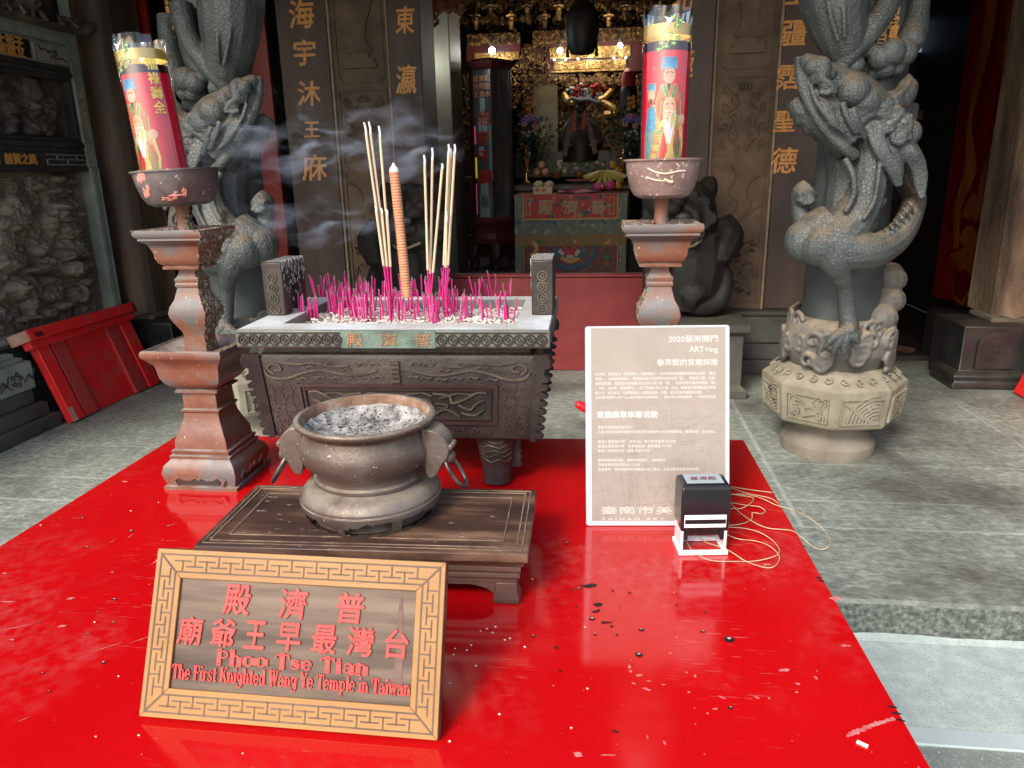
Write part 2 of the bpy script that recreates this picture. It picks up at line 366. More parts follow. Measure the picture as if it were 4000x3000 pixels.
# ================================================================ carved stone piers either side of the door
def pier(s, tx_outer, tx_inner, lab, tops):
    X = lambda d: CXF + s * d
    def bx(mb, d0, d1, y0, y1, z0, z1, mi=0): a, c = sorted((X(d0), X(d1))); mb.box(a, c, y0, y1, z0, z1, mi)
    root = thing('stone_pier', lab, 'pier', (X(1.2), 4.85, 0), 0, 'carved stone piers beside the temple door')
    mb = MB(); bx(mb, 0.76, 1.66, 4.74, 5.07, 0.02, 3.34); mb.build('core', pier_stone, root)
    mb = MB(); bx(mb, 0.965, 1.70, 4.56, 4.738, 0.0, 0.09); bx(mb, 0.98, 1.68, 4.585, 4.738, 0.09, 0.2); bx(mb, 0.95, 1.69, 4.565, 4.738, 0.2, 0.36); bx(mb, 0.955, 1.67, 4.6, 4.738, 0.36, 0.388)
    bx(mb, 0.75, 0.95, 4.6, 4.738, 0.0, 0.37)
    mb.build('plinth', plinth_stone, root, bevel=0.008)
    # couplet panel with its raised characters
    mb = MB(); bx(mb, 1.335, 1.648, 4.69, 4.738, 0.39, 3.33)
    pn = mb.build('couplet_panel', pier_stone, root, bevel=0.006)
    tx = MB()
    for ch, px, py, wpx in tx_outer:
        p = at(px, py, 4.688); put_text(tx, ch, lambda u, v, d: (p.x + u, 4.6892 - 0.003 * d, p.z + v), w=wpx * 0.00160, cx=0, cy=0, bold=0.018, thick=1, italic=0.08)
    tx.build('lettering', gold_paint, pn, fix=False)
    mb = MB(); bx(mb, 0.755, 0.955, 4.67, 4.738, 0.372, 3.33)
    pn = mb.build('door_panel', pier_stone, root, bevel=0.008)
    tx = MB()
    for ch, px, py, wpx in tx_inner:
        p = at(px, py, 4.668); put_text(tx, ch, lambda u, v, d: (p.x + u, 4.6692 - 0.003 * d, p.z + v), w=wpx * 0.00158, h=wpx * 1.3 * 0.00158, cx=0, cy=0, bold=0.012, thick=1, italic=0.1)
    tx.build('lettering', gold_paint, pn, fix=False)
    # carved strip between the two panels
    mb = MB(); bx(mb, 0.972, 1.318, 4.715, 4.738, 0.39, 3.33)
    st = mb.build('carved_strip', strip_stone, root)
    mb = MB()
    for d0, d1 in ((0.9585, 0.972), (1.318, 1.3325)): bx(mb, d0, d1, 4.695, 4.738, 0.39, 3.33)
    mb.build('edge_moulding', strip_edge, st)  # edge bands in a lighter tan than the strip
    c = 1.145; W = 0.115
    def frame(mb, z0, z1, hw, w=0.007, y=4.7145, h=0.008, ch=0.0):
        pts = [(c - hw + ch, z0), (c + hw - ch, z0), (c + hw, z0 + ch), (c + hw, z1 - ch), (c + hw - ch, z1), (c - hw + ch, z1), (c - hw, z1 - ch), (c - hw, z0 + ch)]
        stripe(mb, pts, lambda u, v, d: (X(u), y - h * d, v), w, closed=True)
    fy = lambda u, v, d: (X(u), 4.7145 - 0.011 * d, v)
    mb = MB(); frame(mb, 1.79, 2.9, 0.145, ch=0.03); frame(mb, 1.31, 1.74, 0.15); frame(mb, 0.43, 1.26, 0.15)
    mb.build('panel_border', strip_stone, st)
    mb = MB()      # vase on its stand
    vp = [(0.062, 1.985), (0.05, 2.01), (0.04, 2.05), (0.052, 2.12), (0.085, 2.2), (0.1, 2.28), (0.092, 2.36), (0.06, 2.43), (0.04, 2.5), (0.055, 2.56)]
    poly = [(c - r, z) for r, z in vp] + [(c + r, z) for r, z in reversed(vp)]
    mb.prism(poly, lambda u, v: (X(u), 4.698, v), lambda u, v: (X(u), 4.7148, v))
    for z0, z1, hw, y in ((1.955, 1.985, 0.075, 4.697), (1.925, 1.955, 0.055, 4.702), (1.90, 1.925, 0.09, 4.696), (1.87, 1.9, 0.1, 4.694)): bx(mb, c - hw, c + hw, y, 4.7147, z0, z1)
    mb.build('carved_vase', strip_stone, st, sharp=25)
    mb = MB()      # scroll work
    for sg in (-1, 1):
        for (cx, cz, r, a0, tr) in ((0.1, 1.66, 0.03, 0, 1.3), (0.05, 1.62, 0.034, 2, -1.3), (0.11, 1.57, 0.028, 1, 1.2), (0.05, 1.52, 0.035, 3, 1.3), (0.11, 1.47, 0.03, 0, -1.4), (0.06, 1.42, 0.032, 2, 1.3), (0.11, 1.38, 0.028, 4, 1.2), (0.03, 1.35, 0.02, 2, 1.1), (0.025, 1.69, 0.02, 2, 1.1)):
            pts = spiral(0, 0, r, 0.006, a0, tr, 16)
            mb.tube([(X(c + sg * (cx + p[0])), 4.713, cz + p[1]) for p in pts], [0.0085 - 0.004 * i / 16 for i in range(17)], 6)
        mb.tube([(X(c + sg * u), 4.713, v) for u, v in ((0.02, 1.34), (0.06, 1.39), (0.09, 1.43), (0.06, 1.5), (0.09, 1.55), (0.03, 1.6), (0.08, 1.66), (0.12, 1.7))], 0.009, 6, smooth=4)
    mb.build('scroll_carving', strip_stone, st)
    mb = MB()      # rocks and old trees in low relief
    R_ = random.Random(3)
    for u, v in (((-0.02, 1.25), (0.0, 1.2), (-0.04, 1.12), (0.0, 1.05), (0.02, 0.98), (-0.02, 0.9), (0.03, 0.8), (0.0, 0.7)), ((0.15, 1.2), (0.08, 1.17), (0.06, 1.1), (0.09, 1.05), (0.05, 0.98), (0.0, 0.92), (-0.06, 0.86)), ((0.14, 1.1), (0.1, 1.0), (0.03, 0.94), (-0.04, 0.84), (-0.1, 0.78))) and []: pass
    for pl in ([(-.05, 1.25), (-.02, 1.18), (-.06, 1.1), (0, 1.03), (-.04, .95), (-.08, .85)], [(.14, 1.2), (.07, 1.16), (.05, 1.08), (.08, 1.02), (.02, .94), (-.05, .84), (-.1, .8)], [(.14, 1.02), (.08, .98), (.0, .9), (-.06, .82)], [(-.12, .66), (-.05, .7), (.02, .64), (.1, .68), (.13, .6)]):
        mb.tube([(X(c + a), 4.712, z) for a, z in pl], 0.007, 6, smooth=4)
    for i in range(46):
        a, z = R_.uniform(-.13, .13), R_.uniform(.45, .82); r = R_.uniform(.012, .03)
        mb.tube([(X(c + a + r * cos(q)), 4.713, z + r * .7 * sin(q)) for q in [R_.uniform(0, 6) + k * .6 for k in range(6)]], 0.006, 5)
    mb.build('landscape_carving', strip_stone, st)
    return root
pier(-1, [('海', 1178, 55, 96), ('宇', 1190, 205, 84), ('沐', 1208, 365, 88), ('王', 1218, 506, 62), ('庥', 1229, 654, 98)], [('東', 1582, 78, 70), ('瀛', 1588, 310, 78)],
     'sooty stone pier on the left of the door reading 海宇沐王庥, behind the smoking incense', 0)
pier(1, [('主', 3114, -28, 70), ('疆', 3102, 129, 84), ('霑', 3079, 302, 78), ('聖', 3066, 474, 74), ('德', 3062, 627, 90)], [('北', 2668, -15, 70), ('極', 2670, 250, 74)],
     'brown stone pier on the right of the door reading 疆霑聖德, behind the right candlestick', 0)
# beam over the door
b = MB(); b.box(CXF - 1.7, CXF + 1.7, 4.76, 5.05, 3.345, 3.69); tag(b.build('door_beam', black_wood), 'dark timber beam across the top of the temple door', 'beam')
# red threshold board
b = MB(); b.box(CXF - 0.748, CXF + 0.748, 4.61, 4.665, 0.0, 0.6); b.box(CXF - 0.748, CXF + 0.748, 4.6, 4.668, 0.602, 0.625)
tag(b.build('threshold_board', M('faded_red_paint', (0.17, 0.01, 0.012), (0.25, 0.03, 0.03), (0.2, 0.018, 0.018), scale=3, rough=0.42, rough2=0.6, bump=0.0005, bscale=20), bevel=0.006, loc=(CXF, 4.64, 0)), 'faded red threshold board standing across the temple doorway behind the big censer', 'threshold')

# ================================================================ weathered pilasters on black bases
pil = M('weathered_pilaster', (0.06, 0.036, 0.024), (0.3, 0.215, 0.14), (0.16, 0.105, 0.065), scale=3.4, rough=0.8, bump=0.009, bscale=30, stretch=(1.4, 1.4, 0.4), speck=0.05, speckcol=(0.35, 0.27, 0.19), speckscale=120)
pil_l = M('sooty_pilaster', (0.06, 0.04, 0.03), (0.34, 0.21, 0.115), (0.13, 0.083, 0.055), scale=2.2, rough=0.6, bump=0.004, bscale=26, stretch=(1.6, 1.6, 0.3))
black_stone = M('black_stone', (0.012, 0.012, 0.012), (0.032, 0.031, 0.029), scale=6, rough=0.38, bump=0.0015, bscale=60, dust=0.22, dustcol=(0.16, 0.12, 0.085))
def pilaster(s, bxc, cx, lab, mt):
    root = thing('stone_pilaster', lab, 'pilaster', (bxc, 4.5, 0), 0, 'weathered pilasters on black bases')
    b = MB(); hw = 0.175
    seg = 22
    def sh(u, v):      # shaft: two flutes in front, rounded sides, broken foot
        a = -1 + 2 * u; x = cx + a * hw
        y = 4.4 - 0.012 * (cos(a * pi * 2.0) - 1) * -1 + 0.06 * max(0, abs(a) - 0.86) / 0.14
        z = 0.40 + 2.94 * v ** 1.4
        if v == 0: z += 0.03 * noise.noise((a * 3, s, 0))
        return (x, y + 0.006 * noise.noise((x * 6, 0, z * 5)), z)
    b.grid(seg, 60, sh)
    b.box(cx - hw, cx - hw + 0.004, 4.46, 4.74, 0.4, 3.34); b.box(cx + hw - 0.004, cx + hw, 4.46, 4.74, 0.4, 3.34)
    b.build('shaft', mt, root)
    b = MB(); b.sq([(0.185, 0.12, 0.36), (0.2, 0.13, 0.375), (0.2, 0.13, 0.395), (0.15, 0.1, 0.41)], (cx, 4.52, 0)); b.build('collar', M('dusty_collar', (0.09, 0.075, 0.055), (0.17, 0.14, 0.1), scale=9, rough=0.8, bump=0.003, bscale=50), root)
    b = MB()
    b.sq([(0.215, 0.15, 0.0), (0.215, 0.15, 0.03), (0.2, 0.14, 0.045), (0.21, 0.145, 0.075), (0.185, 0.13, 0.095), (0.175, 0.12, 0.1), (0.175, 0.12, 0.358), (0.14, 0.1, 0.37)], (bxc, 4.44, 0)); b.box(bxc - .16, bxc + .45 if s > 0 else bxc + .16, 4.5, 4.74, 0, .355)
    bs = b.build('base', black_stone, root, bevel=0.006)
    b = MB(); poly = [(-0.1, 0.12), (0.1, 0.12), (0.1, 0.26)] + [(0.1 * cos(a), 0.26 + 0.075 * sin(a)) for a in [pi * k / 10 for k in range(1, 10)]] + [(-0.1, 0.26)]
    b.prism(poly, lambda u, v: (bxc + u, 4.302, v), lambda u, v: (bxc + u, 4.325, v))
    for i in range(14):
        R_ = random.Random(i); x, z = R_.uniform(-.06, .06), R_.uniform(.15, .29)
        b.tube([(bxc + x + .02 * cos(k), 4.301, z + .015 * sin(k * 1.3)) for k in range(4)], 0.003, 5)
    b.build('arched_plaque', black_stone, bs)
    return root
pilaster(-1, -2.9, -3.078, 'dark sooty stone pilaster on a black base in the left corner', pil_l)
pilaster(1, 2.2, 2.39, 'pale brown crumbling stone pilaster on a black base in the right corner', pil)

# ================================================================ red side-door leaves
lacq_r = M('varnished_red_door', (0.08, 0.002, 0.002), (0.03, 0.0015, 0.0015), scale=3, rough=0.2, rough2=0.35, stretch=(3, 3, 0.3), coat=0.3)
def leaf(x0, y0, x1, y1, z0, z1, lab, mt, paint=None):
    L = sqrt((x1 - x0) ** 2 + (y1 - y0) ** 2); a = math.atan2(y1 - y0, x1 - x0)
    o = thing('door_leaf', lab, 'door', (x0, y0, 0), a)
    mw = MW[o.name]
    b = MB(); b.box(0, L, -0.02, 0.02, z0, z1, 0, mw); p = b.build('board', mt, o, bevel=0.004)
    if paint:
        b = MB(); paint(b, mw, L); b.build('painted_figure', M('old_gold_paint', (0.05, 0.013, 0.003), (0.12, 0.036, 0.007), scale=12, rough=0.3, stretch=(2, 2, 0.3)), o)
    return o
def figure_paint(b, mw, L):
    for pts, w in (([(.18, .62), (.2, .9), (.3, 1.1), (.26, 1.5), (.3, 2.0), (.28, 2.5)], .035), ([(.5, .7), (.55, .95), (.48, 1.2), (.55, 1.5), (.5, 2.0), (.52, 2.5)], .035), ([(.2, .66), (.3, .58), (.36, .7), (.42, .58), (.5, .68)], .04), ([(.25, .8), (.32, .72), (.4, .82), (.46, .74)], .045), ([(.3, 1.1), (.36, .92), (.4, 1.05), (.46, .9)], .03), ([(.3, .45), (.36, .36), (.45, .4), (.5, .5)], .012)):
        P = [(u * L / .7, v) for u, v in pts]; v0 = pts[0][0] * 20
        vs = [mw @ Vector((u, 0.0235, v)) for u, v in P]
        b.tube(vs, [w * 1.5 * (0.7 + 0.45 * sin(i * 2.3 + v0)) for i in range(len(vs))], 8, smooth=5)
    for i in range(len(b.v)):        # flatten onto the leaf
        q = mw.inverted() @ Vector(b.v[i]); q.y = 0.0215 + (q.y - 0.0235) * 0.02; b.v[i] = tuple(mw @ q)
pR = at(3655, 1122, 5.35)
leaf(2.44, 4.8, pR.x, 5.35, 0.36, 3.3, 'varnished dark red door leaf with gold painted figure, beside the right pilaster', lacq_r, figure_paint)
pA, pB_ = at(925, 0, 4.82), at(1030, 0, 4.82)
leaf(pA.x, 4.82, pB_.x, 4.82, 0.1, 3.3, 'tall narrow dark red door leaf between the left dragon column and the couplet pier', red_lacq)
pA, pB_ = at(490, 0, 4.82), at(570, 0, 4.82)
leaf(pA.x, 4.82, pB_.x, 4.82, 0.1, 3.3, 'narrow dark red door leaf just beside the left sooty pilaster', red_lacq)
b = MB(); b.box(1.35, 2.5, 4.95, 5.02, 0.0, 0.035); b.box(2.2, 2.6, 4.8, 5.25, 0.0, 0.3)
tag(b.build('side_door_sill', black_wood, loc=(1.9, 4.95, 0)), 'low black sill and step in the dark right side doorway', 'sill')
b = MB(); a_ = [(1.42, 5.05, 0.004), (2.05, 5.03, 0.004), (2.0, 5.5, 0.004), (1.43, 6.2, 0.004)]; b.hexa([(x, y, 0.012) for x, y, z in a_], [(x, y, 0.001) for x, y, z in a_])
b2 = MB(); b2.box(1.3, 2.79, 5.03, 8, -0.02, 0.0005); b2.box(-3.39, -1.99, 5.03, 8, -0.02, 0.0005)
tag(b.build('floor_mat', M('mat_brown', (0.1, 0.075, 0.045), (0.15, 0.115, 0.07), scale=30, rough=0.9, bump=0.002, bscale=150), loc=(1.7, 5.3, 0)), 'dull brown mat lying inside the dark right side doorway', 'mat')
tag(b2.build('passage_floor', black_wood), None, kind='structure')
b = MB(); b.tube([(1.42, 5.9, .03), (1.75, 5.45, .03), (2.08, 5.06, .03)], 0.03, 4); tag(b.build('wood_rail', M('dark_red_wood', (0.05, 0.02, 0.015), (0.08, 0.035, 0.025), scale=8, rough=0.5), loc=(1.75, 5.45, 0)), 'dark reddish timber rail lying across the brown mat', 'rail')

# side room behind the dark right doorway; its bluish reflection is an emissive sheet
wl = M('dim_reflection_glow', (.2, .26, .32), emit=(.35, .5, .65), estr=.22)
b = MB(); a0, a1, a2 = at(3545, 205, 7.5), at(3690, 75, 7.5), at(3790, 150, 7.5)
b.box(a0.x, a1.x, 7.5, 7.52, a0.z, a1.z); b.box(a1.x + .002, a2.x, 7.5, 7.52, a0.z, a2.z)
o = thing('reflection_sheet', 'dim bluish glow standing in for a reflection deep in the right side doorway', 'reflection_sheet', (a0.x, 7.5, a0.z)); b.build('glow_face', wl, o)
b = MB(); c0, c1 = at(3480, 470, 7.3), at(3800, 425, 7.3); b.box(c0.x - .3, c1.x + .4, 7.3, 7.45, c0.z, c1.z)
tag(b.build('timber_beam', M('dim_brown_timber', (.1, .06, .04), (.16, .1, .065), scale=6, rough=.5), loc=c0), 'brown timber rail across the dark room behind the right doorway', 'beam')
# ================================================================ the carved left wall
WX = -3.03
wall_green = M('grey_green_stone', (0.18, 0.205, 0.165), (0.33, 0.36, 0.295), scale=5, rough=0.65, bump=0.0015, bscale=70)
wall_dark = M('sooty_wall_stone', (0.022, 0.023, 0.022), (0.065, 0.062, 0.055), scale=3, rough=0.5, bump=0.0015, bscale=60)
relief_st = M('smoked_relief_stone', (0.11, 0.092, 0.07), (0.31, 0.262, 0.195), (0.195, 0.163, 0.12), scale=3.5, rough=0.6, bump=0.0018, bscale=60, dust=0.5, dustcol=(0.26, 0.21, 0.145))
relief_dk = M('sooty_relief_stone', (0.045, 0.038, 0.032), (0.2, 0.155, 0.105), (0.09, 0.074, 0.058), scale=4, rough=0.5, bump=0.0015, bscale=60, dust=0.5, dustcol=(0.2, 0.15, 0.09))
lw = thing('relief_wall', 'stone side wall with stacked panels of carved lions and scenes, left of the left candlestick', 'wall', (WX - 0.1, 3.4, 0))
Y0, Y1 = 1.9, 4.31
b = MB(); b.box(WX - 0.28, WX - 0.09, Y0, Y1, 0, 3.34); b.build('core', wall_dark, lw)
def wbox(b, y0, y1, z0, z1, d, d0=-0.0895): b.box(WX + d0, WX + d, y0, y1, z0, z1)
b = MB(); wbox(b, 4.235, 4.305, 0.44, 1.315, 0.0); wbox(b, Y0, 4.235, 0.44, 0.466, 0.0); wbox(b, 4.225, 4.305, 1.318, 2.05, -0.004)
for i in range(44):
    z = 0.47 + i * 0.019; wbox(b, 4.262, 4.28, z, z + 0.012, 0.004, 0.0005)
wbox(b, 4.243, 4.25, 0.46, 1.3, 0.004, 0.0005); wbox(b, 4.292, 4.299, 0.46, 1.3, 0.004, 0.0005)
b.build('panel_border', wall_green, lw)
def relief(feats, ridges, y0, y1, z0, z1, base, nzs, nu, nv, fine=0.012):
    ys = np.linspace(y0, y1, nu + 1)[None, :]; zs = np.linspace(z0, z1, nv + 1)[:, None]
    H = np.zeros((nv + 1, nu + 1)) + 0 * ys
    for (cy, cz, ry, rz, h, rot) in feats:
        c, s = cos(rot), sin(rot); u = ((ys - cy) * c + (zs - cz) * s) / ry; v = (-(ys - cy) * s + (zs - cz) * c) / rz
        d = 1 - u * u - v * v; H = np.maximum(H, np.where(d > 0, h * np.sqrt(np.maximum(d, 0)), 0))
    G = np.zeros_like(H)
    for pts, w_, h in ridges:
        P = np.array(pts)
        for a, q in zip(P[:-1], P[1:]):
            ab = q - a; l2 = (ab ** 2).sum() + 1e-12; t_ = np.clip(((ys - a[0]) * ab[0] + (zs - a[1]) * ab[1]) / l2, 0, 1)
            d2 = (ys - a[0] - t_ * ab[0]) ** 2 + (zs - a[1] - t_ * ab[1]) ** 2
            G = np.where(h > 0, np.maximum(G, h * np.exp(-d2 / w_ ** 2)), np.minimum(G, h * np.exp(-d2 / w_ ** 2))) if h > 0 else G + 0
            if h < 0: H = H + h * np.exp(-d2 / w_ ** 2) * 0.6
    H = H + G
    def fn(u, v):
        i, j = min(int(round(u * nu)), nu), min(int(round(v * nv)), nv); y, z = y0 + (y1 - y0) * u, z0 + (z1 - z0) * v
        e = min(u, 1 - u, v, 1 - v); k = min(1, e * 30)
        return (WX + base + k * H[j, i] + k * fine * noise.noise((y * nzs, z * nzs, 2)) + k * fine * .5 * noise.noise((y * nzs * 2.7, z * nzs * 2.7, 5)), y, z)
    b = MB(); b.grid(nu, nv, fn); return b
def LP(x, y): p = atx(x / 2.37, 600 + y / 2.37, WX); return (p.y, p.z)
def F(x, y, rx, ry, h, rot=0.0):
    p = LP(x, y); k = 0.00059 * (1 if True else 0); return (p[0], p[1], rx * 0.00083, ry * 0.00058, h, rot)
def RG(pts, w, h): return ([LP(*q) for q in pts], w, h)
feats = [F(690, 610, 190, 190, .055), F(720, 700, 100, 60, .085), F(640, 545, 48, 32, .085), F(800, 560, 48, 32, .075), F(650, 500, 90, 35, .09, -.2), F(730, 760, 110, 40, .07), F(770, 880, 150, 130, .06), F(680, 930, 110, 70, .075),
  F(760, 1060, 95, 95, .085), F(270, 540, 130, 150, .05), F(220, 640, 170, 80, .06), F(140, 790, 90, 90, .05), F(190, 980, 170, 120, .06), F(110, 1010, 60, 50, .08), F(200, 1020, 50, 45, .08), F(470, 1060, 120, 60, .08), F(520, 1000, 70, 60, .07), F(330, 1250, 170, 120, .06), F(250, 1250, 80, 90, .075), F(370, 1400, 55, 130, .06), F(540, 1180, 120, 60, .065), F(560, 1290, 100, 110, .06),
  F(800, 1300, 90, 90, .05), F(690, 1410, 90, 55, .055), F(540, 1480, 60, 60, .06), F(360, 1520, 90, 40, .06), F(60, 1330, 90, 60, .05), F(640, 230, 70, 50, .05), F(760, 260, 70, 45, .045), F(470, 310, 90, 40, .04), F(640, 340, 90, 35, .04), F(480, 840, 50, 40, .05), F(430, 900, 50, 60, .06), F(920, 1030, 45, 50, .03), F(900, 1180, 70, 45, .035), F(880, 880, 60, 60, .04)]
rid = []
R_ = random.Random(5)
for k in range(8): rid.append(RG([(-20, 230 + k * 26), (80, 215 + k * 27), (150, 235 + k * 25), (235, 270 + k * 20), (300, 250 + k * 24)], .006, .022))
for x, y, r in ((870, 500, 26), (885, 570, 28), (890, 650, 28), (870, 730, 28), (830, 780, 26), (760, 800, 26), (690, 790, 26), (600, 740, 24), (560, 680, 24), (545, 610, 22), (560, 540, 22), (600, 470, 24), (690, 450, 24), (780, 460, 24), (840, 820, 24), (905, 800, 20), (450, 250, 40), (620, 220, 40), (740, 260, 40), (90, 1500, 60), (640, 1400, 36), (920, 1040, 36), (860, 1200, 34), (60, 1290, 40), (260, 1170, 36), (450, 1330, 30), (210, 700, 34)):
    rid.append(RG(spiral(x, y, r, 5, R_.uniform(0, 6), 1.4, 14), .006, .02))
for pts in ([(560, 1000), (640, 990), (690, 960)], [(720, 1230), (800, 1180), (850, 1280), (800, 1370)], [(100, 1420), (200, 1480), (300, 1530), (420, 1500)], [(230, 1250), (330, 1200), (420, 1220)], [(400, 800), (470, 900), (490, 950)], [(700, 350), (690, 390), (780, 380), (800, 420)], [(0, 900), (90, 940), (40, 1100)], [(380, 220), (370, 340), (440, 400)]): rid.append(RG(pts, .006, .028))
for k in range(5): rid.append(RG([(670 + k * 40, 1000), (660 + k * 42, 1130)], .0035, .012)); rid.append(RG([(665, 1010 + k * 30), (840, 1005 + k * 30)], .0035, .012))
for k in range(110):
    x, y = R_.uniform(0, 930), R_.uniform(190, 1560); r = R_.uniform(14, 40)
    rid.append(RG(spiral(x, y, r, r * .3, R_.uniform(0, 6), R_.choice((-.6, .6, .9)), 8) if R_.random() < .6 else [(x + r * q * R_.uniform(.6, 1.4), y + r * .7 * sin(q * 1.7 + k)) for q in range(4)], .0042, R_.uniform(.008, .018)))
rid += [RG([(600, 640), (740, 625), (830, 650)], .006, -.03), RG([(690, 690), (760, 690)], .008, -.04), RG([(640, 550), (650, 545)], .006, -.03)]
b = relief(feats, rid, Y0, 4.235, 0.466, 1.292, -0.075, 22, 460, 230, .016); b.build('lion_relief', relief_st, lw, sharp=180)
R_ = random.Random(9); feats = []; rid = []
for i in range(90):
    feats.append((R_.uniform(2.2, 4.16), R_.uniform(1.5, 1.74), R_.uniform(.02, .09), R_.uniform(.02, .07), R_.uniform(.015, .05), R_.uniform(-.7, .7)))
for i in range(40):
    y, z = R_.uniform(2.4, 4.1), R_.uniform(1.5, 1.76); rid.append(([(y + .05 * k * R_.uniform(-1, 1), z + .03 * k * R_.uniform(-1, 1)) for k in range(4)], .006, .02))
b = relief(feats, rid, Y0, 4.19, 1.478, 1.79, -0.075, 20, 240, 50); b.build('scene_relief', relief_dk, lw, sharp=180)
b = MB()      # frames of the middle panel
for z0, z1, d in ((1.79, 1.812, -0.02), (1.812, 1.835, -0.006), (1.835, 1.866, -0.016), (1.455, 1.478, -0.02), (1.425, 1.455, -0.006), (1.40, 1.425, -0.014), (1.295, 1.318, -0.008)): wbox(b, Y0, 4.224, z0, z1, d)
wbox(b, 4.19, 4.224, 1.478, 1.79, -0.02)
b.build('frame', wall_dark, lw, bevel=0.003)
b = MB(); wbox(b, Y0, 4.224, 1.318, 1.40, -0.012); kb = b.build('key_band', wall_dark, lw)
b = MB()
def kf(u, v, d): return (WX - 0.0117 + 0.004 * d, u, v)
for a0, a1 in ((3.9, 4.22), (2.9, 3.56)):
    n = int((a1 - a0) / 0.064)
    for z in (1.332, 1.386): stripe(b, [(a0, z), (a1, z)], kf, .006)
    for i in range(n + 1):
        y = a0 + (a1 - a0) * i / n; stripe(b, [(y, 1.36), (y, 1.384)] if i % 2 else [(y, 1.334), (y, 1.358)], kf, .006)
        if i < n: stripe(b, [(y + .01, 1.36), (y + .054, 1.36)], kf, .006)
b.build('key_pattern', M('pale_line_stone', (0.2, 0.21, 0.19), (0.28, 0.29, 0.26), scale=9, rough=0.6), kb)
b = MB()
def wf(u, v, d): return (WX - 0.0115 + 0.003 * d, u, v)
put_text(b, '前賢之風', wf, w=.22, cx=3.71, cy=1.36, thick=1, bold=.01); b.build('lettering', gold_paint, kb, fix=False)
b = MB(); wbox(b, Y0, 4.224, 1.868, 1.985, -0.02); wbox(b, Y0, 4.3, 1.985, 2.048, -0.002); bd = b.build('upper_band', wall_green, lw)
b = MB(); wbox(b, 3.95, 4.21, 1.878, 1.965, -0.006); b.build('carved_plate', M('pale_plate_stone', (0.24, 0.23, 0.18), (0.34, 0.325, 0.26), scale=12, rough=0.7, bump=.001), bd)
b = MB()
for p in ([(3.98, 1.955), (4.0, 1.93), (4.03, 1.94), (4.05, 1.92), (4.07, 1.935)], [(4.06, 1.9), (4.1, 1.91), (4.12, 1.93), (4.1, 1.94), (4.09, 1.925)], [(4.1, 1.895), (4.15, 1.905), (4.19, 1.89)]): stripe(b, p, lambda u, v, d: (WX - .0057 + .004 * d, u, v), .006)
b.build('cloud_scroll', wall_dark, bd)
b = MB(); wbox(b, 3.5, 3.93, 1.878, 1.968, -0.012); b.build('name_plate', black_stone, bd)
b = MB()
for i, s_ in enumerate(('信士弟子', '仝敬獻立')): put_text(b, s_, lambda u, v, d: (WX - .0118 + .003 * d, u, v), w=.24, cx=3.76, cy=1.945 - i * .045, thick=1, bold=.01)
b.build('lettering', gold_paint, bd, fix=False)
b = MB()
for i, s_ in enumerate('黃石師造'): put_text(b, s_, lambda u, v, d: (WX + .0002 + .003 * d, u, v), h=.03, cx=4.265, cy=1.72 - i * .05, thick=1)
b.build('side_lettering', gold_paint, lw, fix=False)
# carved eave ledge and the deep relief above it
b = MB(); wbox(b, Y0, 4.33, 2.05, 2.075, 0.05)
R_ = random.Random(2)
for i in range(60):
    y = R_.uniform(2.3, 4.33); b.tube([(WX + .02 + R_.uniform(0, .05), y, 2.075), (WX + .04, y + R_.uniform(-.03, .03), 2.11), (WX + .05, y + R_.uniform(-.05, .05), 2.12)], [.016, .012, .004], 6)
b.tube([(WX + .02, 4.2, 2.075), (WX + .05, 4.3, 2.075), (WX + .07, 4.36, 2.1), (WX + .07, 4.38, 2.13)], [.03, .03, .02, .006], 8, smooth=3)
b.build('eave_ledge', relief_dk, lw, sharp=60)
feats = []; rid = []
for i in range(120): feats.append((R_.uniform(2.1, 4.2), R_.uniform(2.13, 2.9), R_.uniform(.03, .1), R_.uniform(.03, .1), R_.uniform(.03, .12), R_.uniform(-.8, .8)))
for i in range(60):
    y, z = R_.uniform(2.4, 4.15), R_.uniform(2.12, 2.8); rid.append((spiral(y, z, R_.uniform(.02, .05), .006, R_.uniform(0, 6), 1.3, 12), .007, .03))
b = relief(feats, rid, Y0, 4.26, 2.076, 2.95, -0.12 + .03, 14, 220, 90, .02); b.build('upper_relief', relief_dk, lw, sharp=180)
b = MB(); b.grid(2, 60, lambda u, v: (WX - .05 + .05 * sin(u * 3), 4.26 + .045 * u, 2.076 + v * .9)); b.build('upper_border', wall_green, lw)
# stepped base of the wall
b = MB()
for y1, z0, z1, d in ((4.31, 0.0, 0.1, .02), (4.31, .1, .2, .0), (4.31, .2, .42, -.02), (4.31, .42, .44, .01)): wbox(b, Y0, y1, z0, z1, d)
b.build('footing', plinth_stone, lw, bevel=.006)

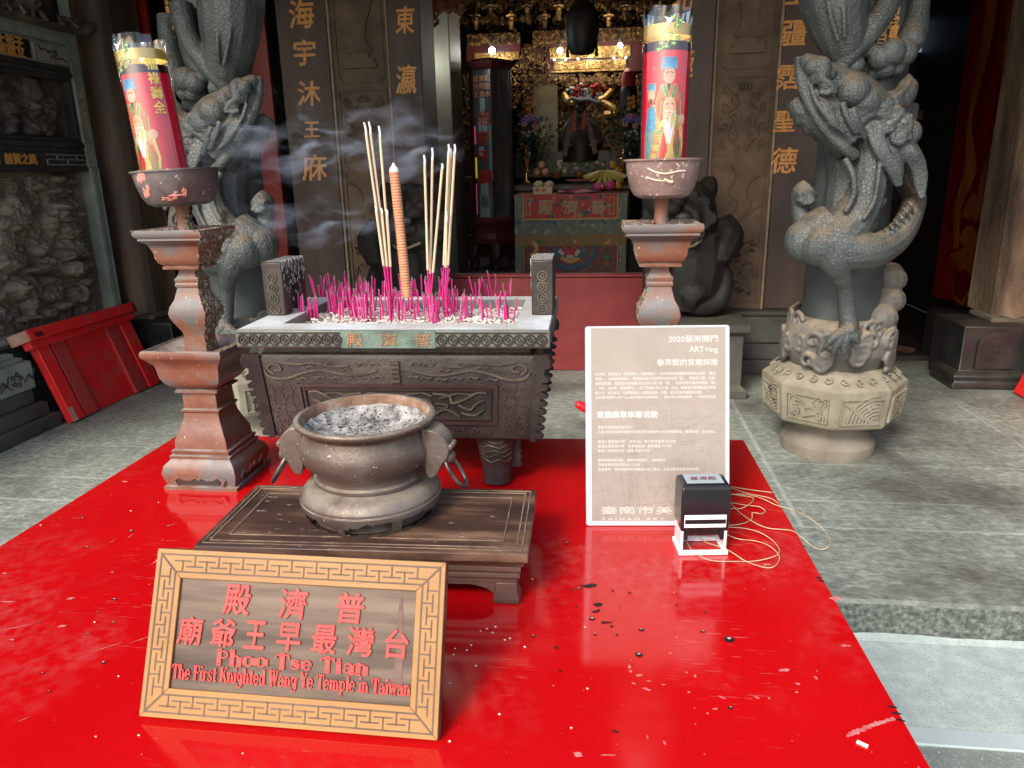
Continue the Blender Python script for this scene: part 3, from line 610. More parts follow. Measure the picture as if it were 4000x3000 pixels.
# projecting plinth near the camera end of the wall
pr = thing('carved_plinth', 'low grey green stone plinth with carved flower band at the left picture edge', 'plinth', (-2.95, 2.8, 0))
b = MB(); b.box(-3.008, -2.84, 2.0, 3.4, 0, .07); b.box(-3.008, -2.87, 2.0, 3.36, .071, .14); b.box(-3.008, -2.91, 2.0, 3.32, .141, .22)
b.build('foot', plinth_stone, pr, bevel=.006)
b = MB(); b.box(-3.008, -2.9, 2.0, 3.335, .2205, .365); b.box(-3.008, -2.92, 2.0, 3.31, .366, .385); b.box(-3.008, -2.95, 2.0, 3.29, .3855, .41); bd = b.build('band', wall_green, pr, bevel=.005)
b = MB()
fb = lambda u, v, d: (-2.9002 + .006 * d, u, v)
for y in (2.5, 2.8, 3.05, 3.22):
    for k in range(5): stripe(b, spiral(y + .025 * cos(k * 1.256), .29 + .025 * sin(k * 1.256), .016, .004, k, 1, 8), fb, .004)
    stripe(b, [(y + .05, .27), (y + .08, .3), (y + .1, .27), (y + .12, .32)], fb, .006); stripe(b, [(y - .04, .25), (y - .08, .28), (y - .11, .255)], fb, .005)
b.build('flower_carving', wall_dark, bd)

# ================================================================ red painted boards leaning on the side walls
redb = M('red_board_paint', (0.82, 0.02, 0.02), (0.6, 0.06, 0.05), (0.8, 0.016, 0.018), scale=9, rough=0.45, rough2=0.62, bump=0.0006, bscale=30)
redw = M('worn_red_paint', (0.42, 0.06, 0.05), (0.55, 0.03, 0.03), scale=8, rough=0.6)
rawwood = M('bare_pale_wood', (0.42, 0.2, 0.13), (0.6, 0.36, 0.25), scale=14, rough=0.75)
charred = M('charred_paint', (0.03, 0.008, 0.008), (0.12, 0.01, 0.01), scale=20, rough=0.6)
def red_board(org, rz, tilt, W, H, lab, mir=False):
    o = thing('red_threshold_board', lab, 'board', org, rz, 'red boards leaning against the side walls')
    mw = MW[o.name] @ Matrix.Rotation(tilt, 4, 'X')
    b = MB(); b.box(0, W, 0.0, .02, 0, H - .06, 0, mw); b.build('panel', redb, o, bevel=.003)
    for x0, x1 in ((.0, .085), (W - .1, W)):
        b = MB(); b.box(x0, x1, -.028, -.0005, 0, H - .062, 0, mw); b.build('batten', redb, o, bevel=.004)
    for x0, x1 in ((.105, .2), (W - .22, W - .12)):
        b = MB(); b.box(x0, x1, -.022, -.0005, 0, H - .062, 0, mw); b.build('batten', redw, o, bevel=.003)
    b = MB(); b.box(-.06, W + .03, -.075, .055, H - .06, H, 0, mw); b.box(-.05, W + .02, -.05, .0, H - .1, H - .0605, 0, mw); r = b.build('top_rail', redb, o, bevel=.004)
    b = MB(); b.box(-.064, -.0605, -.07, .05, H - .058, H - .002, 0, mw); b.build('rail_end', rawwood, r)
    b = MB(); b.box(W + .012, W + .034, -.078, -.02, H - .062, H - .01, 0, mw); b.box(-.02, .03, -.0785, -.0755, H - .05, H - .025, 0, mw); b.build('scorched_corner', charred, r)
    b = MB(); b.box(-.004, .03, -.03, -.0285, 0, .08, 0, mw); b.build('bare_foot', rawwood, o)
    return o
red_board((-2.8, 3.40, 0.004), radians(90 - 1.5), radians(-19), .76, .52, 'bright red wooden board with battens leaning against the carved left wall')
pq = atz(3868, 1535, 0); pr2 = atz(4080, 1640, 0)
red_board((pq.x + .13, pq.y - .85, 0.004), radians(90), radians(19), .84, .53, 'red wooden board leaning at the right picture edge before the black pilaster base')
# ================================================================ dragon columns
dragon_st = M('worn_grey_stone', (0.034, 0.041, 0.04), (0.078, 0.088, 0.084), (0.052, 0.06, 0.058), scale=6, rough=0.58, rough2=0.4, bump=0.003, bscale=75, voro=0.0012, vscale=62, dust=0.95, dustcol=(0.2, 0.15, 0.095), spec=0.6)
shaft_st = M('smooth_grey_stone', (0.036, 0.044, 0.043), (0.07, 0.081, 0.077), scale=4, rough=0.5, bump=0.001, bscale=80)
wave_st = M('dusty_wave_stone', (0.075, 0.07, 0.062), (0.16, 0.15, 0.13), scale=6, rough=0.65, bump=0.002, bscale=60, dust=0.9, dustcol=(0.33, 0.255, 0.165))
drum_st = M('beige_drum_stone', (0.17, 0.148, 0.105), (0.29, 0.26, 0.19), scale=6, rough=0.75, bump=0.0015, bscale=80, dust=0.4, dustcol=(0.42, 0.37, 0.28))
foot_st = M('beige_foot_stone', (0.16, 0.135, 0.105), (0.25, 0.22, 0.175), scale=5, rough=0.75, bump=0.0015, bscale=90)
CC = (1.03, 3.31)
def dragon_column(mir, lab):
    fx = (lambda p: Vector((2 * CXF - p[0], p[1], p[2]))) if mir else (lambda p: Vector(p))
    cx = 2 * CXF - CC[0] if mir else CC[0]; cy = CC[1]
    root = thing('dragon_column', lab, 'column', (cx, cy, 0), 0, 'stone dragon columns')
    def A(px, py, Y): return fx(at(px, py, Y))
    b = MB(); b.lathe([(.197, 0), (.2, .01), (.2, .05), (.19, .06), (.18, .075), (.15, .1), (.145, .115), (.15, .13), (.158, .15), (.16, .172)], 64, (cx, cy, 0)); b.build('foot', foot_st, root)
    # octagonal drum with carved faces
    def octo(prof, b, rot=radians(22.5 + 9)):
        b.lathe(prof, 8, (0, 0, 0), m=Matrix.Translation((cx, cy, 0)) @ Matrix.Rotation(rot if not mir else -rot, 4, 'Z'))
    b = MB(); octo([(.25, .165), (.275, .172), (.283, .185), (.302, .33), (.3, .345), (.24, .39), (.17, .415)], b); dr = b.build('drum', drum_st, root, sharp=20, bevel=.004)
    b = MB(); rr = radians(22.5 + 9) if not mir else -radians(22.5 + 9)
    for k in range(8):
        a = rr + radians(45 * k + 22.5); nrm = Vector((cos(a), sin(a), -.1)).normalized(); tan = Vector((-sin(a), cos(a), 0)); upv = nrm.cross(tan)
        if nrm.y > .55: continue
        if upv.z < 0: upv = -upv
        c0 = Vector((cx, cy, .258)) + Vector((cos(a), sin(a), 0)) * (.2925 * cos(radians(22.5)) )
        fn = lambda u, v, d: c0 + tan * u + upv * v + nrm * (.0 + .009 * d)
        stripe(b, [(-.085, -.055), (.085, -.055), (.088, .055), (-.088, .055)], fn, .006, closed=True, d0=-.6)
        if k % 2 == 0:
            for sg in (-1, 1):
                for q in range(4): stripe(b, spiral(sg * .045, .02 - q * .012, .028 - q * .003, .008, 1 + q + sg, .8, 10), fn, .007, d0=-.6)
            stripe(b, [(-.02, 0), (.02, .02), (.03, -.015), (-.01, -.03)], fn, .02, closed=True, d0=-.6)
            for x, y in ((-.06, .03), (.06, .035), (-.05, -.04), (.055, -.035)): stripe(b, spiral(x, y, .02, .004, x * 90, 1.2, 12), fn, .006, d0=-.6)
        else:
            for q in range(7): stripe(b, spiral(.07, -.05, .025 + q * .016, .03 + q * .016, 1.6, .24, 8), fn, .006, d0=-.6)
            stripe(b, [(-.07, .04), (-.03, .01), (0, -.02), (.05, -.045)], fn, .012, d0=-.6); stripe(b, spiral(.045, .02, .022, .004, 2, 1.2, 12), fn, .007, d0=-.6)
    for k in range(26):
        a = k * 2 * pi / 26; r = .255; z = .385
        pts = spiral(0, 0, .02, .005, k, 1.1, 10)
        b.tube([(cx + (r + p[1] * .9) * cos(a) - p[0] * sin(a), cy + (r + p[1] * .9) * sin(a) + p[0] * cos(a), z - (p[1] * .65) - .0015) for p in pts], .0032, 5)
    b.build('carved_faces', drum_st, dr)
    # shaft
    b = MB(); b.lathe([(.165, .4), (.16, .5), (.157, .62), (.15, 1.2), (.155, 1.55), (.158, 3.34)], 48, (cx, cy, 0)); sh = b.build('shaft', shaft_st, root)
    # sea waves round the foot of the shaft
    b = MB(); b.lathe([(.15, .392), (.185, .4), (.225, .47), (.232, .53), (.21, .58), (.17, .615), (.1, .625)], 40, (cx, cy, 0))
    R_ = random.Random(4)
    for k in range(74):
        a = R_.uniform(0, 2 * pi); z = R_.uniform(.43, .62); r = .225 - max(0, z - .54) * .5
        pts = spiral(0, 0, R_.uniform(.03, .045), .01, R_.uniform(0, 6), 1.2, 10)
        b.tube([(cx + (r + .004 * i / 10) * cos(a + p[0] / r), cy + (r + .012) * sin(a + p[0] / r), z + p[1]) for i, p in enumerate(pts)], [.0125 - .0004 * i for i in range(11)], 6)
    for (px, py, Y, r) in ((3470, 1090, 3.3, .075), (3460, 1170, 3.28, .08), (3440, 1240, 3.22, .07), (3480, 1060, 3.36, .05)): p = A(px, py, Y); b.ell(p, (r, r, r * .8), 12, 8)
    o = b.build('sea_waves', wave_st, root); sculpt(o, .005, 1)
    # the dragon itself
    b = MB()
    def S(pts, n=14, sm=5, flat=1.0): b.tube([A(*p[:3]) for p in pts], [p[3] for p in pts], n, smooth=sm, flat=flat)
    # coil and drapery above
    S([(3255, -260, 3.12, .14), (3258, -90, 3.1, .132), (3266, 40, 3.09, .116), (3290, 150, 3.1, .088), (3310, 240, 3.14, .06)])
    S([(3505, -120, 3.12, .05), (3460, 30, 3.09, .042), (3385, 140, 3.08, .04), (3310, 220, 3.08, .036), (3270, 290, 3.1, .024)])
    S([(3590, -80, 3.2, .045), (3585, 40, 3.18, .04), (3570, 120, 3.17, .05), (3545, 190, 3.15, .04), (3500, 230, 3.13, .03)])
    for px, py, Y, r in ((3440, 225, 3.1, .045), (3485, 205, 3.1, .05), (3530, 205, 3.12, .05), (3560, 155, 3.14, .05), (3455, 265, 3.12, .04), (3500, 262, 3.13, .035), (3395, 190, 3.1, .03), (3340, 255, 3.1, .035), (3420, 285, 3.14, .03)): b.ell(A(px, py, Y), r, 12, 8)
    # neck, body and the great curve to the right
    S([(3375, 440, 3.1, .075), (3395, 530, 3.08, .07), (3400, 620, 3.07, .066), (3392, 710, 3.06, .066), (3368, 790, 3.05, .072), (3325, 860, 3.04, .085), (3270, 930, 3.02, .1), (3300, 975, 3.0, .092), (3380, 985, 2.99, .074), (3460, 960, 3.02, .06), (3522, 905, 3.08, .052), (3556, 835, 3.17, .048), (3570, 770, 3.3, .046), (3540, 710, 3.42, .044)])
    S([(3250, 880, 3.05, .09), (3190, 915, 3.05, .088), (3150, 950, 3.07, .075)])
    b.ell(A(3150, 940, 3.05), .085); b.ell(A(3205, 960, 3.0), .08)
    S([(3225, 950, 2.99, .07), (3265, 1020, 2.98, .062), (3285, 1075, 2.99, .042), (3298, 1120, 3.01, .033), (3306, 1190, 3.03, .032), (3315, 1250, 3.03, .036), (3316, 1290, 3.02, .042)])
    for dx, dy in ((-95, 75), (-60, 95), (-20, 100), (40, 60), (20, 25)): S([(3314, 1285, 3.01, .026), (3314 + dx * .6, 1285 + dy * .45, 2.99, .022), (3314 + dx, 1285 + dy, 2.99, .008)], 8, 3)
    # second paw gripping the shaft at the left
    S([(3145, 900, 3.1, .04), (3130, 850, 3.12, .034), (3128, 800, 3.13, .036), (3140, 760, 3.12, .05), (3165, 735, 3.12, .045)])
    for dx, dy in ((-25, 40), (0, 50), (25, 42), (-35, 10)): S([(3148, 755, 3.09, .026), (3148 + dx, 755 + dy, 3.07, .018)], 8, 2)
    # crested back fin
    for k in range(7):
        q = [(3395, 690), (3420, 745), (3425, 800), (3400, 850), (3390, 890), (3440, 920), (3500, 890)][k]; S([(q[0] - 20, q[1] + 20, 3.06, .03), (q[0] + 10, q[1] - 4, 3.04, .02), (q[0] + 34, q[1] - 16, 3.06, .008)], 8, 2)
    # head
    S([(3410, 430, 3.08, .075), (3345, 365, 3.05, .072), (3280, 325, 3.04, .058), (3215, 285, 3.03, .045), (3165, 250, 3.03, .036), (3136, 222, 3.04, .018)])
    b.ell(A(3330, 356, 3.0), (.062, .06, .056)); b.ell(A(3380, 398, 3.02), (.066, .06, .058))
    S([(3190, 235, 3.0, .018), (3215, 255, 2.985, .03), (3205, 300, 2.985, .03), (3170, 310, 3.0, .02)], 10, 4); b.ell(A(3176, 262, 2.99), .03)
    b.ell(A(3226, 338, 2.97), .024); b.ell(A(3246, 290, 2.99), .02)
    S([(3122, 222, 3.05, .016), (3126, 300, 3.04, .02), (3154, 385, 3.02, .02), (3196, 460, 3.0, .02), (3243, 525, 3.0, .02), (3295, 575, 3.0, .022), (3338, 610, 3.02, .024)], 10, 5)
    S([(3148, 250, 3.05, .026), (3168, 330, 3.04, .036), (3214, 405, 3.02, .044), (3274, 475, 3.01, .05), (3335, 535, 3.02, .054)], 12, 4)
    S([(3195, 375, 2.985, .016), (3240, 430, 2.98, .02), (3270, 490, 2.985, .018), (3235, 480, 2.985, .012)], 8, 4)
    # lower jaw with its beard
    S([(3100, 395, 3.12, .03), (3125, 425, 3.11, .042), (3180, 465, 3.1, .048), (3250, 520, 3.08, .05), (3320, 575, 3.06, .055)], 12, 4)
    for k, (x, y) in enumerate(((3115, 470), (3150, 505), (3190, 530), (3230, 575), (3270, 600))): S([(x + 18, y - 35, 3.1, .04), (x + 8, y, 3.11, .026), (x, y + 24, 3.12, .006)], 8, 2)
    # mane: curls and flowing locks
    for x, y in ((3420, 398), (3388, 432), (3492, 455), (3468, 492), (3532, 492), (3512, 538), (3362, 455), (3450, 430)):
        pts = spiral(0, 0, .034, .008, x, 1.3, 12); c = A(x, y, 3.0); b.tube([c + Vector((p[0], -.012 * i / 12, p[1])) for i, p in enumerate(pts)], [.016] * 13, 7); b.ell(c, .024)
    for off in (-20, -10, 0, 10, 20):
        S([(3405 + off, 450, 3.02, .013), (3420 + off, 530, 2.985, .0135), (3450 + off, 600, 2.975, .013), (3490 + off, 660, 2.99, .0125), (3510 + off * .4, 725, 3.02, .008)], 8, 4)
        S([(3490 + off, 540, 3.03, .013), (3545 + off, 590, 3.02, .0135), (3588 + off, 660, 3.05, .013), (3596 + off * .6, 730, 3.07, .012), (3600, 775, 3.07, .01)], 8, 4)
        S([(3440, 420 + off, 3.06, .013), (3500, 400 + off, 3.05, .0135), (3545, 350 + off * .8, 3.09, .0135), (3555 + off * .3, 305 + off * .4, 3.14, .012)], 8, 4)
    b.ell(A(3545, 520, 3.07), .05); S([(3440, 470, 3.06, .045), (3470, 590, 3.04, .045), (3500, 690, 3.05, .03)]); S([(3520, 560, 3.07, .045), (3575, 650, 3.09, .04), (3594, 740, 3.1, .02)]); S([(3450, 410, 3.1, .045), (3520, 385, 3.1, .045), (3550, 330, 3.14, .035)])
    # fine carved lines: jaw folds, brows, whisker roots, scales' edges, folds of the coil above
    for pl, r in (([(3165, 330, 2.975), (3190, 400, 2.955), (3240, 465, 2.945), (3300, 520, 2.955)], .009), ([(3205, 400, 2.955), (3235, 425, 2.945), (3265, 470, 2.945), (3268, 500, 2.95), (3235, 470, 2.95), (3205, 400, 2.955)], .007), ([(3190, 320, 2.98), (3215, 312, 2.96), (3245, 330, 2.95), (3262, 362, 2.955)], .012), ([(3200, 360, 2.965), (3226, 366, 2.95), (3250, 355, 2.95)], .008),
                  ([(3290, 400, 2.95), (3310, 460, 2.945), (3345, 520, 2.96)], .012), ([(3330, 420, 2.945), (3352, 480, 2.945), (3380, 540, 2.97)], .012), ([(3300, 620, 2.98), (3330, 680, 2.965), (3335, 760, 2.96), (3300, 830, 2.95)], .012), ([(3440, 600, 2.99), (3430, 700, 2.97), (3412, 790, 2.965), (3370, 860, 2.95)], .01),
                  ([(3225, -60, 3.0), (3245, 60, 2.985), (3275, 160, 3.0)], .009), ([(3290, -50, 2.985), (3296, 60, 2.978), (3300, 150, 3.0)], .008)):
        S([(*p, r) for p in pl], 8, 5)
    for k in range(15):      # belly plates on the great curve
        t_ = k / 14; x, y = 3300 + 250 * t_, 1020 - 20 * t_ - 170 * t_ ** 2.2; S([(x - 6, y - 62 + 20 * t_, 2.955 + .12 * t_ ** 2), (x + 10, y - 30, 2.93 + .12 * t_ ** 2), (x + 16, y + 4, 2.955 + .12 * t_ ** 2)] and [(x - 6, y - 62 + 20 * t_, 2.95 + .13 * t_ ** 2, .006), (x + 10, y - 30, 2.92 + .14 * t_ ** 2, .008), (x + 16, y + 4, 2.95 + .13 * t_ ** 2, .006)], 6, 3)
    # a low block ties the dragon to the shaft
    S([(3300, 420, 3.2, .1), (3330, 700, 3.2, .1), (3290, 930, 3.2, .11)])
    S([(3480, 420, 3.22, .1), (3470, 540, 3.2, .09)]); S([(3280, 60, 3.22, .1), (3330, 230, 3.22, .1)])
    o = b.build('dragon', dragon_st, root); sculpt(o, .0045, 1)
    # donor lettering on the shaft
    tx = MB(); cols = ((3448, 28, 44, '瓜月穀旦'), (3497, 12, 37, '歲庚戌貢年')) if not mir else ((600, 12, 48, '員'), (632, 0, 38, '生陳榮曾會'))
    for px, py, st, s_ in cols:
        for i, ch in enumerate(s_):
            p = at(px - i * 2 + (i * 8 if mir else 0), py + i * st, cy - .165)
            dx = p.x - cx; yy = cy - sqrt(max(.168 ** 2 - dx * dx, .001)) - .0005
            sz = .04
            put_text(tx, ch, lambda u, v, d: (p.x + u, cy - sqrt(max(.1665 ** 2 - (dx + u) ** 2, .0005)) - .0005 - .003 * d, p.z + v), h=sz, w=sz * .95, bold=.012, thick=1, italic=.1)
    tx.build('donor_lettering', gold_paint, sh, fix=False)
    return root
dragon_column(False, 'carved grey stone dragon column on an octagonal drum, right of the notice')
dragon_column(True, 'carved grey stone dragon column half hidden behind the left candlestick')

# ================================================================ guardian lions
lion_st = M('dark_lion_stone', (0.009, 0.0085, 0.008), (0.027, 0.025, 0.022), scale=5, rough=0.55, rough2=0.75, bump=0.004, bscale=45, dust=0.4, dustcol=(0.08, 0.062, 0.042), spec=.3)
def lion(mir, lab):
    fx = (lambda p: Vector((2 * CXF - p[0], p[1], p[2]))) if mir else (lambda p: Vector(p))
    A = lambda px, py, Y: fx(at(px, py, Y))
    c = A(2690, 1230, 4.35)
    root = thing('guardian_lion', lab, 'lion statue', (c.x, c.y, 0), 0, 'stone guardian lions beside the door')
    b = MB()
    def S(pts, n=12, sm=4): b.tube([A(*p[:3]) for p in pts], [p[3] for p in pts], n, smooth=sm)
    b.ell(A(2660, 850, 4.32), (.2, .2, .22)); b.ell(A(2610, 900, 4.22), (.14, .13, .1)); b.ell(A(2600, 790, 4.2), (.13, .12, .09))
    S([(2770, 690, 4.36, .03), (2765, 730, 4.35, .06), (2735, 780, 4.33, .08)]); S([(2560, 700, 4.36, .03), (2570, 740, 4.34, .05), (2600, 790, 4.32, .06)])
    for x, y in ((2745, 790), (2755, 830), (2750, 870), (2735, 910), (2710, 945), (2700, 760), (2775, 850), (2530, 830), (2520, 870), (2540, 910), (2650, 740), (2610, 730)):
        (b.ell(A(x, y, 4.21), .036, 10, 7), b.tube([A(x, y, 4.18) + Vector((p[0], -.015, p[1])) for p in spiral(0, 0, .034, .008, x, 1.4, 12)], .011, 6))
    S([(2680, 810, 4.12, .03), (2715, 835, 4.1, .03), (2715, 870, 4.1, .03), (2670, 890, 4.1, .028), (2620, 880, 4.1, .025)])     # lips round the open mouth
    for x in (2600, 2650): b.ell(A(x, 790, 4.1), .034); 
    b.ell(A(2625, 815, 4.08), (.05, .05, .035))
    S([(2700, 900, 4.38, .2), (2700, 1000, 4.4, .22), (2680, 1120, 4.42, .22), (2670, 1200, 4.42, .2)])
    S([(2800, 880, 4.4, .1), (2830, 930, 4.36, .11), (2815, 985, 4.3, .085), (2805, 1010, 4.3, .07)])
    for dx in (-30, -8, 14, 32): S([(2800 + dx, 985, 4.25, .03), (2800 + dx, 1020, 4.24, .026)], 8, 2)
    S([(2800, 1020, 4.34, .05), (2828, 1070, 4.33, .045), (2832, 1130, 4.32, .045), (2800, 1180, 4.3, .055), (2740, 1195, 4.28, .06), (2680, 1180, 4.27, .05)])
    S([(2580, 960, 4.24, .09), (2560, 1050, 4.2, .07), (2550, 1150, 4.18, .06), (2545, 1200, 4.16, .075)])
    S([(2690, 1130, 4.3, .1), (2720, 1165, 4.25, .09), (2740, 1185, 4.22, .06)])
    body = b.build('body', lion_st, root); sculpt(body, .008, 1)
    b = MB(); p = A(2672, 850, 4.085); b.ell(p, (.05, .03, .036)); b.build('mouth_shade', black_wood, body)  # black lump standing in for the shade inside the mouth
    b = MB(); b.tube([A(2600, 940, 4.06), A(2690, 965, 4.1), A(2745, 930, 4.2), A(2770, 880, 4.25)], .008, 6, smooth=4); b.build('ribbon', strip_edge, body)
    b = MB(); q = at(2690, 1230, 4.35); z1 = q.z
    b.sq([(.3, .3, .0), (.3, .3, .05), (.27, .27, .07), (.27, .27, z1 - .06), (.3, .3, z1 - .04), (.3, .3, z1)], (c.x, 4.33, 0)); b.build('pedestal', plinth_stone, root, bevel=.006)
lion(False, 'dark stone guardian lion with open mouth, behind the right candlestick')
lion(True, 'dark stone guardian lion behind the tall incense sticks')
# ================================================================ the red table
red_top = M('glossy_red_paint', (0.56, 0.004, 0.006), (0.5, 0.003, 0.005), scale=3, rough=0.06, rough2=0.16, spec=0.85)
t = red_top.node_tree; n_ = t.nodes; L_ = t.links; pb = n_['Principled BSDF']
tc = n_.new('ShaderNodeTexCoord')
def _n(s, d=5, dist=0.0, st=None):
    x = n_.new('ShaderNodeTexNoise'); x.inputs['Scale'].default_value = s; x.inputs['Detail'].default_value = d; x.inputs['Distortion'].default_value = dist
    if st:
        mp = n_.new('ShaderNodeMapping'); mp.inputs['Scale'].default_value = st; mp.inputs['Rotation'].default_value = (0, 0, st[2]); L_.new(tc.outputs['Object'], mp.inputs[0]); L_.new(mp.outputs[0], x.inputs['Vector'])
    else: L_.new(tc.outputs['Object'], x.inputs['Vector'])
    return x.outputs[0]
def _rg(s, a, b, c=0.0, d=1.0):
    x = n_.new('ShaderNodeMapRange'); x.inputs[1].default_value = a; x.inputs[2].default_value = b; x.inputs[3].default_value = c; x.inputs[4].default_value = d; L_.new(s, x.inputs[0]); return x.outputs[0]
def _mm(op, a, b):
    x = n_.new('ShaderNodeMath'); x.operation = op
    for i, q in enumerate((a, b)):
        if isinstance(q, (int, float)): x.inputs[i].default_value = q
        else: L_.new(q, x.inputs[i])
    return x.outputs[0]
scuff = _mm('MULTIPLY', _rg(_n(3.2, 6, 0.6), .52, .72), _rg(_n(70, 6), .4, .75))
fine_s = _mm('MULTIPLY', _rg(_n(30, 3, 0.3, (1.0, 14.0, 0.7)), .64, .70), _rg(_n(5, 3), .5, .65))
specks = _rg(_n(230, 2), .765, .79)
wear = _mm('MAXIMUM', _mm('MULTIPLY', scuff, .2), _mm('MAXIMUM', _mm('MULTIPLY', fine_s, .3), _mm('MULTIPLY', specks, .55)))
lk = [l for l in L_ if l.to_socket == pb.inputs['Base Color']][0]; csrc = lk.from_socket
mx = n_.new('ShaderNodeMix'); mx.data_type = 'RGBA'; L_.new(wear, mx.inputs[0]); L_.new(csrc, mx.inputs[6]); mx.inputs[7].default_value = (0.62, 0.3, 0.29, 1); L_.new(mx.outputs[2], pb.inputs['Base Color'])
rsrc = [l for l in L_ if l.to_socket == pb.inputs['Roughness']][0].from_socket
L_.new(_mm('ADD', rsrc, _mm('MULTIPLY', wear, .5)), pb.inputs['Roughness'])
bp = n_.new('ShaderNodeBump'); bp.inputs['Distance'].default_value = .0005; bp.inputs['Strength'].default_value = .5; L_.new(_n(9, 4), bp.inputs['Height']); L_.new(bp.outputs[0], pb.inputs['Normal'])
red_side = M('red_table_side', (0.42, 0.006, 0.008), (0.34, 0.005, 0.006), scale=6, rough=0.4)
tb = thing('red_table', 'big bright red lacquered offering table with scuffed glossy top carrying the censers', 'table', (-.3, .9, -.12))
BLc, BRc, FRc, FLc = (-.889, 1.372), (.2845, 1.422), (.302, .40), (-.887, .36)
b = MB(); b.hexa([(x, y, T) for x, y in (FLc, FRc, BRc, BLc)], [(x, y, T - .028) for x, y in (FLc, FRc, BRc, BLc)])
spot_k = M('burnt_spot', (0.006, 0.004, 0.004), (0.02, 0.012, 0.01), scale=90, rough=0.5); spot_w = M('pale_spot', (0.5, 0.42, 0.38), rough=0.7); spot_p = M('pink_scrape', (0.55, 0.09, 0.09), (0.6, 0.25, 0.23), scale=60, rough=0.6)
R_ = random.Random(11)
bz = [0]
def blotch(px, py, rx, ry, mi, z=.0006, n=9, rot=0.0):
    bz[0] += 1; z += .0000012 * bz[0]
    if mi == 3: rx *= .62; ry *= .62; n = 12
    c = atz(px, py, T); vs = [(c.x, c.y, T + z)]
    for k in range(n):
        a = 2 * pi * k / n; r = R_.uniform(.75, 1.2) if (mi != 3 and rx < .0065) or (mi == 1 and n == 9 and abs(rx - ry) < .001) else R_.uniform(.4, 1.3); u, v = rx * r * cos(a), ry * r * sin(a); vs.append((c.x + u * cos(rot) - v * sin(rot), c.y + u * sin(rot) + v * cos(rot), T + z))
    b.add(vs, [(0, k + 1, (k + 1) % n + 1) for k in range(n)], mi)
Q = lambda x, y: (1700 + x / 1.508, 1900 + y / 1.508)
for x, y, r in ((775, 337, .003), (847, 605, .0032), (804, 611, .0022), (708, 669, .0016), (735, 700, .0014), (831, 707, .0022), (923, 782, .0042), (941, 873, .0026), (1214, 846, .0032), (1198, 993, .0048), (1147, 629, .002), (578, 883, .0026), (713, 952, .0024), (1730, 902, .0062), (1578, 858, .003), (1423, 703, .002), (1588, 744, .0018), (1740, 1307, .0026), (735, 1092, .0022), (1070, 878, .0018), (1040, 826, .0022), (1046, 616, .0018), (1090, 717, .0012)):
    blotch(*Q(x, y), r, r * .9, 1)
    if r > .0024: blotch(*Q(x + r * 200, y - 2), r * .38, r * .36, 2, .0012)
for x, y, rx, ry, rt in ((915, 585, .008, .005, .2), (955, 697, .0075, .0045, -.4), (1010, 803, .011, .0028, .1), (945, 740, .0045, .002, .2), (862, 590, .003, .002, 0), (1060, 1447, .004, .0014, -.3), (960, 732, .003, .002, 1)): blotch(*Q(x, y), rx, ry, 1, rot=rt)
for x, y, rx, ry, rt in ((1202, 1115, .006, .004, .8), (1245, 1197, .010, .0035, -.25), (1168, 1162, .006, .0025, -.6), (1145, 1065, .0028, .006, -.1), (1260, 1150, .005, .0018, 0), (1150, 1090, .004, .003, 0), (1340, 1170, .006, .0016, 0), (1385, 985, .004, .0022, 0), (1495, 1215, .003, .003, 0), (1690, 1245, .006, .0018, -.5), (1650, 1313, .005, .0018, .1), (1604, 1338, .0025, .002, 0), (1480, 1098, .002, .002, 0), (1405, 625, .002, .004, 0), (1530, 1120, .002, .005, 0), (1250, 1480, .0018, .005, 0), (1350, 1510, .002, .006, .2), (1020, 1585, .012, .0012, .1), (840, 1580, .01, .006, -.4)): blotch(*Q(x, y), rx, ry, 3, .0005, rot=rt)
G = lambda x, y: (2800 + x / 1.508, 1900 + y / 1.508)
for x, y, rx, ry, rt in ((400, 1085, .010, .004, .4), (235, 1245, .005, .0025, -.3), (308, 1250, .004, .0025, -.5), (478, 1165, .005, .003, 0), (585, 1130, .003, .004, .3), (35, 1248, .006, .002, -.4), (470, 1215, .004, .0018, .4), (290, 462, .009, .005, 0), (700, 660, .012, .01, .2), (760, 940, .008, .004, .1)): blotch(*G(x, y), rx, ry, 3, .0005, rot=rt)
for x, y in ((600, 540), (615, 558), (1035, 1302), (1055, 1340), (1085, 1382), (510, 355)): blotch(*G(x, y), .005, .0016, 1, .0007, rot=-.2)
scr = [(770, 1470), (830, 1445), (900, 1415), (960, 1395), (1050, 1370)]
for (x0, y0), (x1, y1) in zip(scr[:-1], scr[1:]):
    for k in range(3): blotch(*G(x0 + (x1 - x0) * (k + .5) / 3, y0 + (y1 - y0) * (k + .5) / 3), .008, .0045, 3, .0005, rot=.4)
N_ = lambda x, y: (x / 1.276, 1700 + y / 1.276)
for x, y, r in ((652, 480, .004), (432, 561, .0032), (838, 455, .003), (409, 415, .0028), (565, 936, .0022), (515, 1136, .0026), (198, 933, .0018), (438, 994, .0018), (555, 300, .0016), (210, 1190, .0016), (242, 1280, .0014), (486, 885, .0014), (570, 820, .003)): blotch(*N_(x, y), r, r * .8, 1); blotch(*N_(x + 1, y - 1), r * .45, r * .4, 2, .0012)
